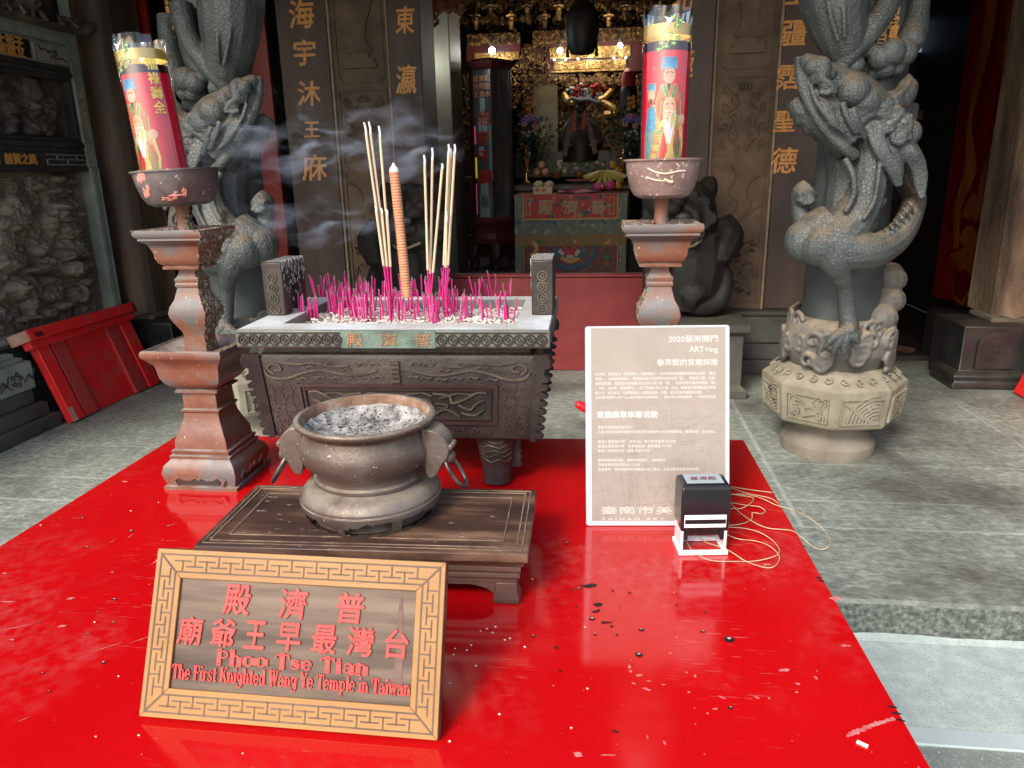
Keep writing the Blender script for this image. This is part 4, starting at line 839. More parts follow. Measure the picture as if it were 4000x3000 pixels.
for x, y, rx, ry, rt in ((312, 953, .009, .004, .3), (90, 958, .022, .002, .5), (40, 832, .02, .0022, .1), (60, 1022, .006, .003, 0), (620, 232, .012, .005, -.2), (780, 630, .003, .014, -.2), (700, 1020, .03, .0012, .75), (560, 1050, .03, .001, .7), (355, 815, .008, .004, .6), (655, 500, .0012, .014, -.1), (560, 530, .001, .014, -.3), (900, 400, .001, .02, -.6), (115, 1420, .012, .0012, .9), (850, 450, .001, .02, -.6), (20, 690, .008, .003, 0), (560, 685, .004, .002, .1), (745, 745, .004, .0018, .2)): blotch(*N_(x, y), rx, ry, 3, .0005, rot=rt)
for k in range(70):   # grey ash crumbs ground into the paint
    px, py = R_.uniform(50, 3300), R_.uniform(1980, 2980); r = R_.uniform(.0003, .0008); blotch(px, py, r, r, 2 if R_.random() < .6 else 1, .0007, 5)
b.build('table_top', [red_top, spot_k, spot_w, spot_p], tb, fix=False)
b = MB(); b.box(-.86, .265, .46, .49, .55, T - .0285); b.box(-.86, .255, 1.31, 1.34, .55, T - .0285); b.box(-.86, -.83, .4905, 1.3095, .55, T - .0285); b.box(.235, .265, .4905, 1.3095, .55, T - .0285); b.build('apron', red_side, tb, bevel=.003)
for x, y in ((-.82, .51), (.22, .51), (-.82, 1.29), (.22, 1.29)):
    b = MB(); b.sq([(.03, -.125), (.036, .55)], (x, y, 0)); b.build('leg', red_side, tb)

# crumbs on the table
b = MB(); p = Q(2065 - 410, 0); p = atz(2800 + 857 / 1.508, 1900 + 1522 / 1.508, T)
b.box(-.005, .005, -.0017, .0017, 0, .0014, 0, Matrix.Translation((p.x, p.y, T + .0003)) @ Matrix.Rotation(-.6, 4, 'Z'))
tag(b.build('paper_scrap', M('white_scrap', (0.8, 0.76, 0.66), rough=.8), loc=(p.x, p.y, T)), 'tiny white scrap lying alone near the red table corner by the cement ground', 'paper scrap')
b = MB()
for x, y in ((338, 864), (305, 842), (410, 907), (440, 898), (528, 948), (572, 548), (212, 938), (187, 968), (108, 994), (87, 1163), (85, 1505), (355, 830), (378, 1345), (240, 1060)):
    c = atz(*Q(x, y), T); b.ell((c.x, c.y, T + .0008), (.0015, .001, .0008), 6, 4)
R_ = random.Random(21)
for k in range(24):
    c = atz(R_.uniform(100, 2300), R_.uniform(1960, 2950), T); s_ = R_.uniform(.0005, .001); b.ell((c.x, c.y, T + .0007), (s_ * 1.5, s_, s_ * .8), 5, 4)
tag(b.build('ash_crumbs', M('pale_crumb', (0.72, 0.66, 0.55), rough=.9)), 'tiny pale ash crumbs scattered over the red table top', kind='stuff')['category'] = 'crumbs'

# ================================================================ the big rectangular censer
cast = M('patinated_cast_bronze', (0.022, 0.015, 0.015), (0.062, 0.051, 0.044), (0.036, 0.028, 0.026), scale=9, rough=0.5, rough2=0.36, bump=0.0012, bscale=110, metal=0.25, dust=0.45, dustcol=(0.17, 0.13, 0.09))
cast_red = M('dark_purple_bronze', (0.04, 0.016, 0.018), (0.06, 0.032, 0.031), scale=8, rough=0.42, bump=0.0006, bscale=120, metal=0.2)
cast_green = M('verdigris_bronze', (0.12, 0.13, 0.11), (0.2, 0.255, 0.215), (0.15, 0.165, 0.14), scale=9, rough=0.55, bump=0.0008, bscale=140, metal=0.15, lo=.4, hi=.7)
rim_st = M('ash_dusted_rim', (0.5, 0.52, 0.51), (0.62, 0.66, 0.67), (0.44, 0.43, 0.4), scale=7, rough=0.6, bump=0.0004, bscale=160, lo=.3, hi=.6)
relief_br = M('worn_relief_bronze', (0.06, 0.047, 0.037), (0.15, 0.12, 0.088), scale=30, rough=0.45, metal=0.3, bump=.0004, bscale=200)
bc = thing('incense_censer', 'large rectangular bronze censer full of pink incense stubs, lettered 普濟殿', 'censer', (-.335, 1.265, T), radians(1.3))
mw = MW[bc.name]
b = MB()
b.sq([(.218, .128, .095), (.222, .131, .099), (.23, .143, .235), (.226, .14, .243), (.221, .135, .2445), (.221, .135, .2572)], (0, 0, 0), m=mw, cap1=False)
b.box(-.21, .21, -.125, .125, .232, .2355, 0, mw)
b.build('body', cast, bc, bevel=.002)
b = MB()
RX, RY0, RY1, IX, IY0, IY1 = .2535, -.162, .162, .193, -.108, .118
for x0, x1, y0, y1 in ((-RX, RX, RY0, IY0), (-RX, RX, IY1, RY1), (-RX, -IX, IY0 + .0002, IY1 - .0002), (IX, RX, IY0 + .0002, IY1 - .0002)): b.box(x0, x1, y0, y1, .2578, .2872, 0, mw)
rim = b.build('rim', cast_green, bc, bevel=.0025)
b = MB()
for x0, x1, y0, y1 in ((-RX + .003, RX - .003, RY0 + .003, IY0 - .001), (-RX + .003, RX - .003, IY1 + .001, RY1 - .003), (-RX + .003, -IX - .001, IY0 - .0008, IY1 + .0008), (IX + .001, RX - .003, IY0 - .0008, IY1 + .0008)): b.add([(x0, y0, .2876), (x1, y0, .2876), (x1, y1, .2876), (x0, y1, .2876)], [(0, 1, 2, 3)], 0, mw)
b.build('ash_dusting', rim_st, rim)
rf = lambda u, v, d: mw @ Vector((u, RY0 - .0004 - .0022 * d, v))
b = MB(); cf = lambda x, z, r: [(x + r * cos(2 * pi * k / 14), z + r * sin(2 * pi * k / 14)) for k in range(14)]
for i in range(10):
    for x in (-.2405 + .0172 * i, .0835 + .0174 * i):
        stripe(b, cf(x, .2722, .0078), rf, .0022, closed=True); stripe(b, [(x + .0038, .2722), (x, .276), (x - .0038, .2722), (x, .2684)], rf, .0016, closed=True)
for x0, x1 in ((-.25, -.08), (.075, .249)): stripe(b, [(x0, .2612), (x1, .2612)], rf, .0014); stripe(b, [(x0, .2834), (x1, .2834)], rf, .0014)
b.build('coin_pattern', cast, rim)
b = MB(); q = [(-.0795, .2585), (.0735, .2585), (.0735, .2865), (-.0795, .2865)]; b.hexa([mw @ Vector((u, RY0 - .0009, v)) for u, v in q], [mw @ Vector((u, RY0 - .0002, v)) for u, v in q]); b.build('name_plate', M('verdigris_plate', (.075, .1, .08), (.16, .24, .19), scale=26, rough=.55, bump=.001, bscale=160), rim)
b = MB()
for ch, x in (('殿', -.056), ('濟', -.002), ('普', .0525)): put_text(b, ch, lambda u, v, d: rf(u, v, d * .7), w=.027, h=.021, cx=x, cy=.272, bold=.012, thick=1)
b.build('lettering', M('faded_orange_letters', (0.16, 0.12, 0.08), (0.4, 0.18, 0.065), scale=60, rough=.6), rim, fix=False)
ztop = at(1030, 1024, 1.228).z - T
for sx in (-1, 1):     # upright ears
    b = MB(); x0, x1 = sorted((sx * .2165, sx * .2532)); z0 = .2873
    b.prism([(-.04, z0), (-.006, z0), (-.006, ztop - .03), (.032, ztop - .03), (.032, z0), (.066, z0), (.066, ztop), (-.04, ztop)], lambda u, v: mw @ Vector((x0, u, v)), lambda u, v: mw @ Vector((x1, u, v)))
    e = b.build('ear', cast, bc, bevel=.0025)
    b = MB(); ef = lambda u, v, d: mw @ Vector((u, -.0402 - .0018 * d, v)); xm = (x0 + x1) / 2
    for k in range(5):
        z = z0 + .012 + k * .0185
        if z < ztop - .008: stripe(b, cf(xm, z, .0078), ef, .002, closed=True); stripe(b, [(xm + .004, z), (xm, z + .004), (xm - .004, z), (xm, z - .004)], ef, .0016, closed=True)
    b.build('coin_pattern', relief_br, e)
    b = MB(); b.add([mw @ Vector(q) for q in ((x0 + .002, -.038, ztop + .0006), (x1 - .002, -.038, ztop + .0006), (x1 - .002, .064, ztop + .0006), (x0 + .002, .064, ztop + .0006))], [(0, 1, 2, 3)])
    R_ = random.Random(3 + sx)
    xi = x0 if sx > 0 else x1
    for k in range(120):
        y, z = R_.uniform(-.038, .064), ztop - abs(R_.gauss(0, .025)); b.ell(mw @ Vector((xi + sx * -.0005, y, max(z, z0))), (.0015, .0022, .004), 5, 4)
    b.build('ash_crust', M('black_white_crust', (.02, .018, .016), (.42, .4, .36), scale=160, rough=.9), e)
ff = lambda u, v, d: mw @ Vector((u * (.222 + .008 * v), -(.1305 + .0122 * v) - .0002 - .003 * d, .099 + .136 * v))
um, vm = .222, .136      # metres per unit across and up
b = MB()
def zone(u0, u1, v0, v1, p=.0165):
    nx, nz_ = int((u1 - u0) * um / p), int((v1 - v0) * vm / p)
    for i in range(nx):
        for j in range(nz_):
            x, z = u0 * um + (i + .5) * (u1 - u0) * um / nx, v0 * vm + (j + .5) * (v1 - v0) * vm / nz_; h = p * .46; s_ = 1 if (i + j) % 2 else -1
            pl = [(x - s_ * h, z - h * .1), (x - s_ * h * .3, z + h * .6), (x + s_ * h * .3, z), (x + s_ * h * .0, z - h * .35)] if (i % 2) else [(x + s_ * h, z + h * .1), (x + s_ * h * .3, z - h * .6), (x - s_ * h * .3, z), (x, z + h * .35)]
            stripe(b, [(a / um, c / vm) for a, c in pl], lambda u, v, d: ff(u, v, d * .6), .0019 / um * 1.0)
# ribbons are laid in metric units so that their width stays even
def sm(pts, w_, dd=1.0, closed=False): stripe(b, pts, lambda u, v, d: ff(u / um, v / vm, d * dd), w_, closed=closed)
def zone_m(x0, x1, z0, z1, p=.0155):
    nx, nz_ = max(1, round((x1 - x0) / p)), max(1, round((z1 - z0) / p))
    for i in range(nx):
        for j in range(nz_):
            x, z = x0 + (i + .5) * (x1 - x0) / nx, z0 + (j + .5) * (z1 - z0) / nz_; h = p * .5
            if (i + j) % 2: sm([(x - h, z), (x - h * .3, z + h * .7), (x + h * .15, z + h * .25), (x - h * .15, z - h * .05)], .0017, .6); sm([(x + h, z), (x + h * .3, z - h * .7), (x - h * .15, z - h * .25)], .0017, .6)
            else: sm([(x - h, z), (x - h * .3, z - h * .7), (x + h * .15, z - h * .25), (x - h * .15, z + h * .05)], .0017, .6); sm([(x + h, z), (x + h * .3, z + h * .7), (x - h * .15, z + h * .25)], .0017, .6)
zone_m(-.215, -.168, .004, .094); zone_m(.168, .215, .004, .094); zone_m(-.16, .16, .002, .022)
bd_ = [(-.155, .03), (.155, .03), (.155, .086), (-.155, .086)]; b1 = b
b.build('fret_pattern', M('fret_bronze', (.05, .03, .031), (.1, .068, .062), scale=30, rough=.42, metal=.3), bc)
b = MB(); sm([(-.161, .0255), (.161, .0255), (.161, .091), (-.161, .091)], .0055, 1.0, True); sm([(-.152, .033), (.152, .033), (.152, .084), (-.152, .084)], .0018, 1.3, True); b.build('panel_frame', cast_red, bc)
b = MB()
for s_ in (-1, 1):      # beast mask and dragons in the framed panel and the band above
    for pl, w_ in (([(.005, .05), (.012, .062), (.03, .066), (.05, .066), (.055, .058), (.04, .054), (.03, .058)], .003), ([(.06, .078), (.085, .074), (.09, .062), (.11, .068), (.13, .08), (.145, .08)], .003), ([(.02, .04), (.04, .046), (.06, .042), (.075, .05), (.09, .046), (.1, .038)], .003), ([(.1, .058), (.118, .05), (.128, .06), (.14, .066)], .0025), ([(.105, .044), (.125, .04), (.14, .05)], .0025), ([(.07, .07), (.1, .078), (.12, .076)], .002), ([(.015, .075), (.04, .079), (.055, .074)], .0025), ([(.0, .036), (.012, .04)], .004), ([(.062, .06), (.08, .058), (.078, .052), (.066, .053)], .002)):
        sm(soft([(s_ * x, z) for x, z in pl]), w_)
    sm([(s_ * x, z) for x, z in spiral(.028, .06, .008, .002, 0, 1.4, 12)], .0022)
    sm(soft([(s_ * x, z) for x, z in ((.2, .112), (.208, .12), (.2, .128), (.188, .126), (.186, .118), (.196, .117))]), .0024); sm(soft([(s_ * x, z) for x, z in ((.213, .115), (.205, .105), (.18, .103), (.15, .113), (.12, .118), (.09, .112), (.06, .11), (.03, .118))]), .003)
    sm(soft([(s_ * x, z) for x, z in ((.19, .132), (.16, .128), (.13, .13), (.1, .124), (.075, .126))]), .0022)
    for x, z in ((.155, .102), (.125, .105), (.1, .104), (.075, .102), (.05, .104), (.14, .122), (.11, .128), (.08, .118), (.055, .127), (.035, .128), (.03, .106)): sm([(s_ * (x + a), z + c) for a, c in ((-.009, 0), (-.004, .0028), (.004, -.0005), (.008, .002))], .0018)
for z in (.1, .108, .116, .124, .131): sm([(-.005, z), (.005, z)], .005, 1.6)
b.build('beast_relief', relief_br, bc)
for sx in (-1, 1):      # hooked flanges on the corners
    for yy, s2 in ((-1, 1), (1, 1)):
        b = MB(); poly = [(0, 0), (0, .15)]
        top = [(.026, .15), (.03, .142), (.03, .13), (.02, .126), (.02, .118)]
        n = 8; poly += top
        for k in range(n):
            z = .114 - k * .0142; o_ = .024 - k * .0011; poly += [(o_, z), (o_ + .004, z - .003), (o_ + .003, z - .008), (o_ - .006, z - .0095), (o_ - .006, z - .0125)]
        poly += [(.012, 0)]
        base = lambda v: (sx * (.2195 + .008 * v / .148), yy * (.1295 + .0125 * v / .148))
        dirv = Vector((sx * .93, yy * .36, 0)).normalized(); th = Vector((-dirv.y, dirv.x, 0)) * .0055
        fa = lambda u, v: mw @ (Vector((*base(v), .095 + v)) + dirv * u + th); fb_ = lambda u, v: mw @ (Vector((*base(v), .095 + v)) + dirv * u - th)
        # convex strips keep the hooked outline clean
        pts = poly[1:]; cen = [(0, p[1]) for p in pts]
        for a, c in zip(pts[:-1], pts[1:]):
            q = [(0, a[1]), a, c, (0, c[1])]
            if abs(a[1] - c[1]) < 1e-5: continue
            b.hexa([fa(*p) for p in q], [fb_(*p) for p in q])
        b.build('corner_flange', cast, bc, sharp=30)
for x, y in ((-.156, -.084), (.156, -.084), (-.156, .084), (.156, .084)):
    b = MB(); b.lathe([(.034, .0), (.026, .004), (.0245, .014), (.027, .03), (.026, .036), (.0285, .042), (.033, .07), (.038, .0955)][1:], 28, (x, y, 0), m=mw)
    lg = b.build('leg', cast, bc)
    b = MB(); b.box(x + .026, x + .041, y - .004, y + .004, .03, .09, 0, mw)
    for k in range(5): b.ell(mw @ Vector((x + .04, y, .035 + k * .012)), (.005, .004, .004), 6, 5)
    for k in range(5): b.tube([mw @ Vector((x + (.031 + .0012 * k) * sin(a), y - (.031 + .0012 * k) * cos(a), .05 + k * .009 + .003 * sin(a * 7 + k))) for a in [-1.0 + .25 * j for j in range(9)]], .0014, 5)
    b.build('leg_relief', cast, lg)
# ash bed, with fallen curls of burnt incense
ash_m = M('grey_ash', (0.36, 0.33, 0.29), (0.62, 0.59, 0.54), (0.48, 0.45, 0.4), scale=30, rough=0.95, bump=0.002, bscale=160)
curl_m = M('ash_curl', (0.55, 0.5, 0.43), (0.74, 0.7, 0.62), scale=40, rough=0.95)
ZA = .268
b = MB(); b.grid(60, 36, lambda u, v: mw @ Vector((-IX + .001 + (2 * IX - .002) * u, IY0 + .001 + (IY1 - IY0 - .002) * v, ZA + .006 * noise.noise((u * 9, v * 6, 0)) + .003 * noise.noise((u * 30, v * 20, 3)))))
R_ = random.Random(8)
for k in range(900):
    u, v = R_.uniform(-IX + .006, IX - .006), R_.uniform(IY0 + .004, IY1 - .006); a = R_.uniform(0, 6.28); l = R_.uniform(.004, .014); z = ZA + R_.uniform(.001, .009)
    b.tube([mw @ Vector((u + l * cos(a + c * .25) * c, v + l * sin(a + c * .25) * c, z + R_.uniform(-.002, .002))) for c in (-.5, 0, .5)], R_.uniform(.0008, .0017), 5, 1)
tag(b.build('incense_ash', [ash_m, curl_m]), 'grey ash and pale curls of burnt incense filling the rectangular censer', kind='stuff')['category'] = 'ash'

# ================================================================ incense in the big censer
pink = M('pink_stick', (0.56, 0.012, 0.19), (0.48, 0.015, 0.15), scale=50, rough=0.55); pink2 = M('faded_pink_stick', (0.6, 0.05, 0.24), (0.62, 0.16, 0.3), scale=40, rough=0.65); tipm = M('charred_tip', (0.05, 0.04, 0.04), (0.3, 0.26, 0.24), scale=300, rough=0.9)
pinks = []
for k in range(6):
    b = MB(); l = .032 + k * .0042; rr = .0015
    b.tube([(0, 0, -.006), (0.0, 0, l * .5), (.0003 * (k - 2), 0, l)], rr, 6, 0); b.tube([(.0003 * (k - 2), 0, l + .0002), (.0003 * (k - 2), 0, l + .0034)], rr * .95, 6, 1)
    o = b.build('pink_incense_stub', [pink2 if k in (1, 4) else pink, tipm]); pinks.append(o)
clus = [(1178, 1262, 5), (1205, 1262, 3), (1245, 1262, 4), (1260, 1180, 4), (1290, 1235, 6), (1310, 1215, 8), (1335, 1262, 3), (1350, 1215, 7), (1372, 1225, 9), (1365, 1165, 6), (1400, 1262, 7), (1395, 1170, 5), (1440, 1235, 8), (1420, 1175, 4), (1470, 1165, 3), (1500, 1200, 3), (1522, 1262, 6), (1545, 1240, 7), (1572, 1262, 6), (1560, 1190, 4), (1600, 1225, 4), (1628, 1255, 5), (1620, 1170, 5), (1655, 1225, 4), (1690, 1262, 7), (1675, 1190, 5), (1722, 1190, 6), (1732, 1255, 4), (1745, 1225, 6), (1780, 1200, 5), (1795, 1262, 3), (1785, 1235, 5), (1835, 1250, 4), (1868, 1190, 4), (1888, 1262, 5), (1905, 1180, 3), (1945, 1262, 4), (1980, 1262, 6), (1985, 1190, 3), (1930, 1160, 3), (1735, 1150, 4), (1580, 1155, 4), (1228, 1175, 2), (1325, 1240, 6), (1345, 1195, 6), (1385, 1250, 5), (1425, 1255, 6), (1530, 1215, 5), (1710, 1235, 6), (1760, 1250, 4), (1660, 1180, 5), (1300, 1170, 4), (1440, 1200, 5), (1500, 1255, 4), (1610, 1195, 4)]
R_ = random.Random(15); first = set()
for px, py, n in clus:
    c = atz(px, py, T + ZA); lean = R_.uniform(-.12, .12)
    for k in range(n):
        i = R_.randrange(6); o = pinks[i] if i not in first else pinks[i].copy()
        if i in first: COL.objects.link(o)
        first.add(i)
        o.location = (c.x + R_.gauss(0, .0055), c.y + R_.uniform(-.002, .012), T + ZA); o.rotation_euler = (R_.gauss(0, .06), lean + R_.gauss(0, .09), R_.uniform(0, 6))
        tag(o, 'short burnt-down pink incense stub standing in the ash of the rectangular censer', 'incense stub', 'pink incense stubs in the big censer')
joss = M('tan_joss', (0.55, 0.4, 0.26), (0.66, 0.52, 0.36), scale=90, rough=0.8, stretch=(1, 1, .1)); ashw = M('white_ash_tip', (0.78, 0.76, 0.72), (0.6, 0.58, 0.55), scale=300, rough=0.95)
def stick(tp, bt, ash, Y, lab, grp, r=.00225):
    a, c = at(*tp, Y), at(*bt, Y); c = c + (c - a) * .06
    L = (a - c).length; d = (a - c) / L; root = thing('incense_stick', lab, 'incense stick', c, 0, grp)
    split = c + d * min(.052, L * .3); ae = a - d * ash
    b = MB(); b.tube([split, ae], r, 10); b.build('joss_coating', joss, root)
    b = MB(); b.tube([c - d * .01, split - d * .0003], r * .62, 8); b.build('pink_handle', pink, root)
    b = MB(); b.tube([ae + d * .0003, ae + d * ash * .5 + Vector((.0006, 0, 0)), a + Vector((-.0008, 0, 0))], [r * .95, r * .9, r * .7], 8); b.build('ash_tip', ashw, root)
gl, gr = 'tall incense sticks left of the thick coil-bound stick', 'tall incense sticks right of the thick coil-bound stick'
stick((1424, 478), (1514, 1120), .02, 1.262, 'tall leaning tan incense stick with long white ash, leftmost of all', gl)
stick((1442, 475), (1522, 1124), .02, 1.268, 'tall tan incense stick touching the leftmost one, its tip just as high', gl)
stick((1481, 492), (1530, 1118), .019, 1.265, 'tall tan incense stick standing alone between the leftmost pair and thick stick', gl)
for (x, y), bx_, Y in (((1467, 802), 1510, 1.255), ((1490, 812), 1520, 1.258), ((1511, 817), 1530, 1.256)): stick((x, y), (bx_, 1118), .01, Y, 'short tan incense stick with white tip at the foot of the left tall sticks', gl)
stick((1658, 605), (1674, 1140), .017, 1.26, 'tan incense stick just right of the thick coil-bound stick, first of the right bunch', gr)
stick((1690, 577), (1680, 1150), .021, 1.27, 'upright tan incense stick second in the right bunch, with long ash tip', gr)
stick((1729, 638), (1684, 1150), .01, 1.262, 'tan incense stick leaning right, crossing the second stick of the right bunch', gr)
for (x, y), bx_, Y in (((1754, 563), 1730, 1.262), ((1763, 578), 1738, 1.27), ((1778, 563), 1746, 1.264)): stick((x, y), (bx_, 1120), .016, Y, 'tall tan incense stick in the close trio at the far right', gr)
stick((1744, 822), (1741, 1120), .02, 1.25, 'short tan incense stick with a long curved ash tip before the right trio', gr)
a, c = at(1540, 672, 1.275), at(1588, 1140, 1.275); d = (a - c).normalized()
root = thing('coil_bound_incense', 'thick orange brown incense stick bound in cord rings with white pointed tip', 'incense stick', c)
b = MB(); L = (a - c).length; n = 44; pts, rad = [], []
for k in range(n):
    for f, r in ((.02, .0076), (.12, .0086), (.88, .0086), (.98, .0076)): pts.append(c - d * .01 + d * ((L + .01) * (k + f) / n)); rad.append(r)
b.tube(pts, rad, 18); b.build('bound_shaft', M('orange_joss', (0.5, 0.2, 0.1), (0.6, 0.3, 0.17), scale=60, rough=0.8, bump=.0003, bscale=300), root, sharp=70)
b = MB(); b.tube([a + d * .0004, a + d * .006, a + d * .010, a + d * .0155], [.0086, .0075, .004, .0006], 12); b.build('ash_tip', ashw, root)
# ================================================================ candlesticks and candles
rust = M('rusty_painted_metal', (0.15, 0.052, 0.027), (0.125, 0.115, 0.11), (0.19, 0.075, 0.042), scale=11, rough=0.42, rough2=0.6, bump=0.0007, bscale=130, lo=.4, hi=.6, dust=0.85, dustcol=(0.34, 0.32, 0.29), speck=.035, speckcol=(.36, .31, .26), speckscale=190)
bowl_l = M('sooty_bowl_metal', (0.05, 0.042, 0.04), (0.2, 0.18, 0.17), (0.11, 0.075, 0.07), scale=9, rough=0.35, rough2=0.55, metal=.35, bump=.0006, bscale=150, speck=.05, speckcol=(.55, .4, .33), speckscale=120)
bowl_r = M('brown_bowl_metal', (0.14, 0.075, 0.068), (0.25, 0.17, 0.15), scale=11, rough=0.45, bump=.0008, bscale=150, speck=.09, speckcol=(.5, .38, .31), speckscale=140)
crust = M('wax_and_soot_crust', (0.05, 0.035, 0.025), (0.5, 0.42, 0.32), (0.17, 0.115, 0.07), scale=120, rough=0.8, bump=.003, bscale=260, lo=.3, hi=.7)
SP = [(.067, .0), (.067, .006), (.063, .0075), (.063, .011), (.066, .02), (.0675, .03), (.064, .043), (.0535, .0535), (.0555, .055), (.0555, .059), (.05, .0605), (.0525, .064), (.0525, .068), (.048, .07), (.0465, .085), (.0385, .105), (.033, .12), (.0312, .131), (.0347, .1335), (.0347, .137), (.0305, .139), (.0302, .166), (.038, .169), (.038, .173), (.033, .1745), (.0425, .181), (.0495, .19), (.0535, .2), (.055, .212), (.057, .222), (.0655, .2325), (.067, .234), (.0705, .238), (.0712, .244), (.0695, .2485), (.066, .2495), (.064, .246), (.05, .236), (.0205, .236)]
UPF = [(.0205, .236), (.0178, .262), (.0195, .272), (.026, .285), (.0315, .298), (.0325, .306), (.0295, .317), (.0245, .3255), (.0235, .327), (.0185, .345), (.0182, .347), (.0202, .349), (.0205, .353), (.0188, .3555), (.0202, .3575), (.0204, .3615), (.0175, .364), (.0138, .372), (.0138, .3785), (.031, .3795), (.0312, .3835), (.0285, .3845), (.035, .39), (.0378, .398), (.0385, .406), (.0415, .415), (.044, .421), (.052, .4265), (.0535, .428), (.053, .431), (.057, .434), (.0585, .439), (.0575, .4435), (.0545, .4445), (.051, .441), (.03, .438), (.0115, .438)]
def candlestick(cx, cy, rz, lab, bowlm, R, bowl_tilt, crusty):
    o = thing('candlestick', lab, 'candlestick', (cx, cy, T), rz, 'tall candlesticks on the red table')
    mw = MW[o.name]
    b = MB(); b.sq(SP, m=mw, cap1=False); bs = b.build('base', rust, o, sharp=50)
    b = MB(); dk = MB()
    for k in range(4):     # cloud rim on each foot face, its opening's shade laid in as a dark block
        r = mw @ Matrix.Rotation(k * pi / 2, 4, 'Z')
        f = lambda u, v, d: r @ Vector((u, -.0665 - .0022 * d, v))
        stripe(b, [(-.042, .012), (-.046, .02), (-.036, .027), (-.026, .022), (-.016, .021), (-.006, .026), (0, .022), (.006, .026), (.016, .021), (.026, .022), (.036, .027), (.046, .02), (.042, .012)], f, .0042)
        dk.hexa([r @ Vector((u, -.0672, v)) for u, v in ((-.04, .012), (.04, .012), (.034, .0235), (-.034, .0235))], [r @ Vector((u, -.06, v)) for u, v in ((-.04, .012), (.04, .012), (.034, .0235), (-.034, .0235))])
    b.build('cloud_rim', rust, bs); dk.build('foot_shade_block', black_wood, bs)
    b = MB(); b.sq(UPF, m=mw, cap0=False); up = b.build('stem', rust, o, sharp=50)
    b = MB(); b.lathe([(.0115, .4375), (.0105, .45), (.0105, .476), (.014, .4815)], 20, m=mw); b.build('bowl_stem', rust, o)
    tilt = Matrix.Translation((0, 0, .48)) @ Matrix.Rotation(bowl_tilt, 4, 'Y') @ Matrix.Translation((0, 0, -.48))
    b = MB(); k = R / .066
    b.lathe([(.012, .4795), (.04 * k, .4805), (.05 * k, .485), (.0575 * k, .496), (.063 * k, .515), (.066 * k, .534), (.0695 * k, .5345), (.0695 * k, .537), (.0655 * k, .5372), (.0615 * k, .515), (.055 * k, .498), (.045 * k, .4875), (.01, .485)], 56, m=mw @ tilt)
    bo = b.build('drip_bowl', bowlm, o, sharp=30)
    R_ = random.Random(17)
    if crusty:
        b = MB()
        for i in range(620):      # hardened wax and soot on the side that faces the censer
            z = R_.choice([R_.uniform(.24, .385), R_.uniform(.27, .345), R_.uniform(.385, .45), R_.uniform(.425, .446)])
            hw = np.interp(z, [p[1] for p in UPF], [p[0] for p in UPF]); y = R_.uniform(-hw, hw) ; s_ = R_.uniform(.0011, .0026)
            b.ell(mw @ Vector((hw + .0004, y, z)), (s_ * .9, s_, s_ * R_.uniform(.9, 2.2)), 5, 4)
        for i in range(150): a = R_.uniform(-.06, .06); b.ell(mw @ Vector((R_.choice([a, R_.uniform(.048, .057)]), R_.choice([R_.uniform(.044, .057), a]) if R_.random() < .5 else a, .4435)), (.002, .003, .0016), 5, 4)
        for i in range(90): b.ell(mw @ Vector((R_.uniform(-.006, .0125), R_.uniform(-.01, .01), R_.uniform(.44, .475))), (.0022, .002, .004), 5, 4)
        b.build('wax_crust', crust, up)
        b = MB()
        for i in range(130): y = R_.uniform(-.066, .066); b.ell(mw @ Vector((R_.uniform(.06, .071), y, .2495)), (.002, .003, .0013), 5, 4)
        b.build('tray_crust', crust, bs)
        b = MB()
        for a0, z0, w_, h_ in ((-1.95, .527, .017, .017), (-2.0, .502, .012, .012), (-1.15, .497, .014, .004), (-.9, .502, .006, .01), (-1.3, .492, .016, .004)):
            for i in range(12):
                a = a0 + R_.gauss(0, .35) * w_ / .05; z = z0 + R_.gauss(0, .3) * h_; r = np.interp(z, [.4805, .485, .496, .515, .534], [.04, .05, .0575, .063, .066]) * k + .0002
                b.ell(mw @ tilt @ Vector((r * cos(a), r * sin(a), z)), (w_ * .22, w_ * .22, h_ * .3), 7, 5)
        for i in range(len(b.v)):      # press the flakes flat on the bowl
            q = (mw @ tilt).inverted() @ Vector(b.v[i]); r = np.interp(q.z, [.4805, .485, .496, .515, .534], [.04, .05, .0575, .063, .066]) * k + .0003
            a = math.atan2(q.y, q.x); b.v[i] = tuple(mw @ tilt @ Vector(((r + .2 * max(0, sqrt(q.x ** 2 + q.y ** 2) - r)) * cos(a), (r + .2 * max(0, sqrt(q.x ** 2 + q.y ** 2) - r)) * sin(a), q.z)))
        b.build('red_wax_flakes', M('salmon_wax', (.55, .17, .13), (.7, .3, .24), scale=60, rough=.5), bo)
    else:
        b = MB()
        for pts, w_ in (([(-2.05, .524), (-1.95, .521), (-1.75, .517), (-1.5, .516), (-1.2, .519), (-1.0, .519)], .0013), ([(-2.1, .511), (-1.9, .508), (-1.7, .506), (-1.5, .506)], .0012), ([(-1.6, .508), (-1.4, .504), (-1.35, .506)], .0022), ([(-1.3, .53), (-1.2, .525)], .001)):
            b.tube([mw @ tilt @ Vector(((np.interp(z, [.485, .496, .515, .534], [.05, .0575, .063, .066]) * k + .0003) * cos(a), (np.interp(z, [.485, .496, .515, .534], [.05, .0575, .063, .066]) * k + .0003) * sin(a), z)) for a, z in pts], w_, 6, smooth=4)
        b.build('pale_scratch', M('scratch_metal', (.6, .42, .3), (.75, .6, .46), scale=90, rough=.5), bo)
        b = MB()
        for i in range(260):
            z = R_.choice([R_.uniform(.28, .34), R_.uniform(.38, .43), R_.uniform(.43, .445)]); hw = np.interp(z, [p[1] for p in UPF], [p[0] for p in UPF])
            b.ell(mw @ Vector((-hw - .0003, R_.uniform(-hw, hw), z)), (.0012, .002, .0026), 5, 4)
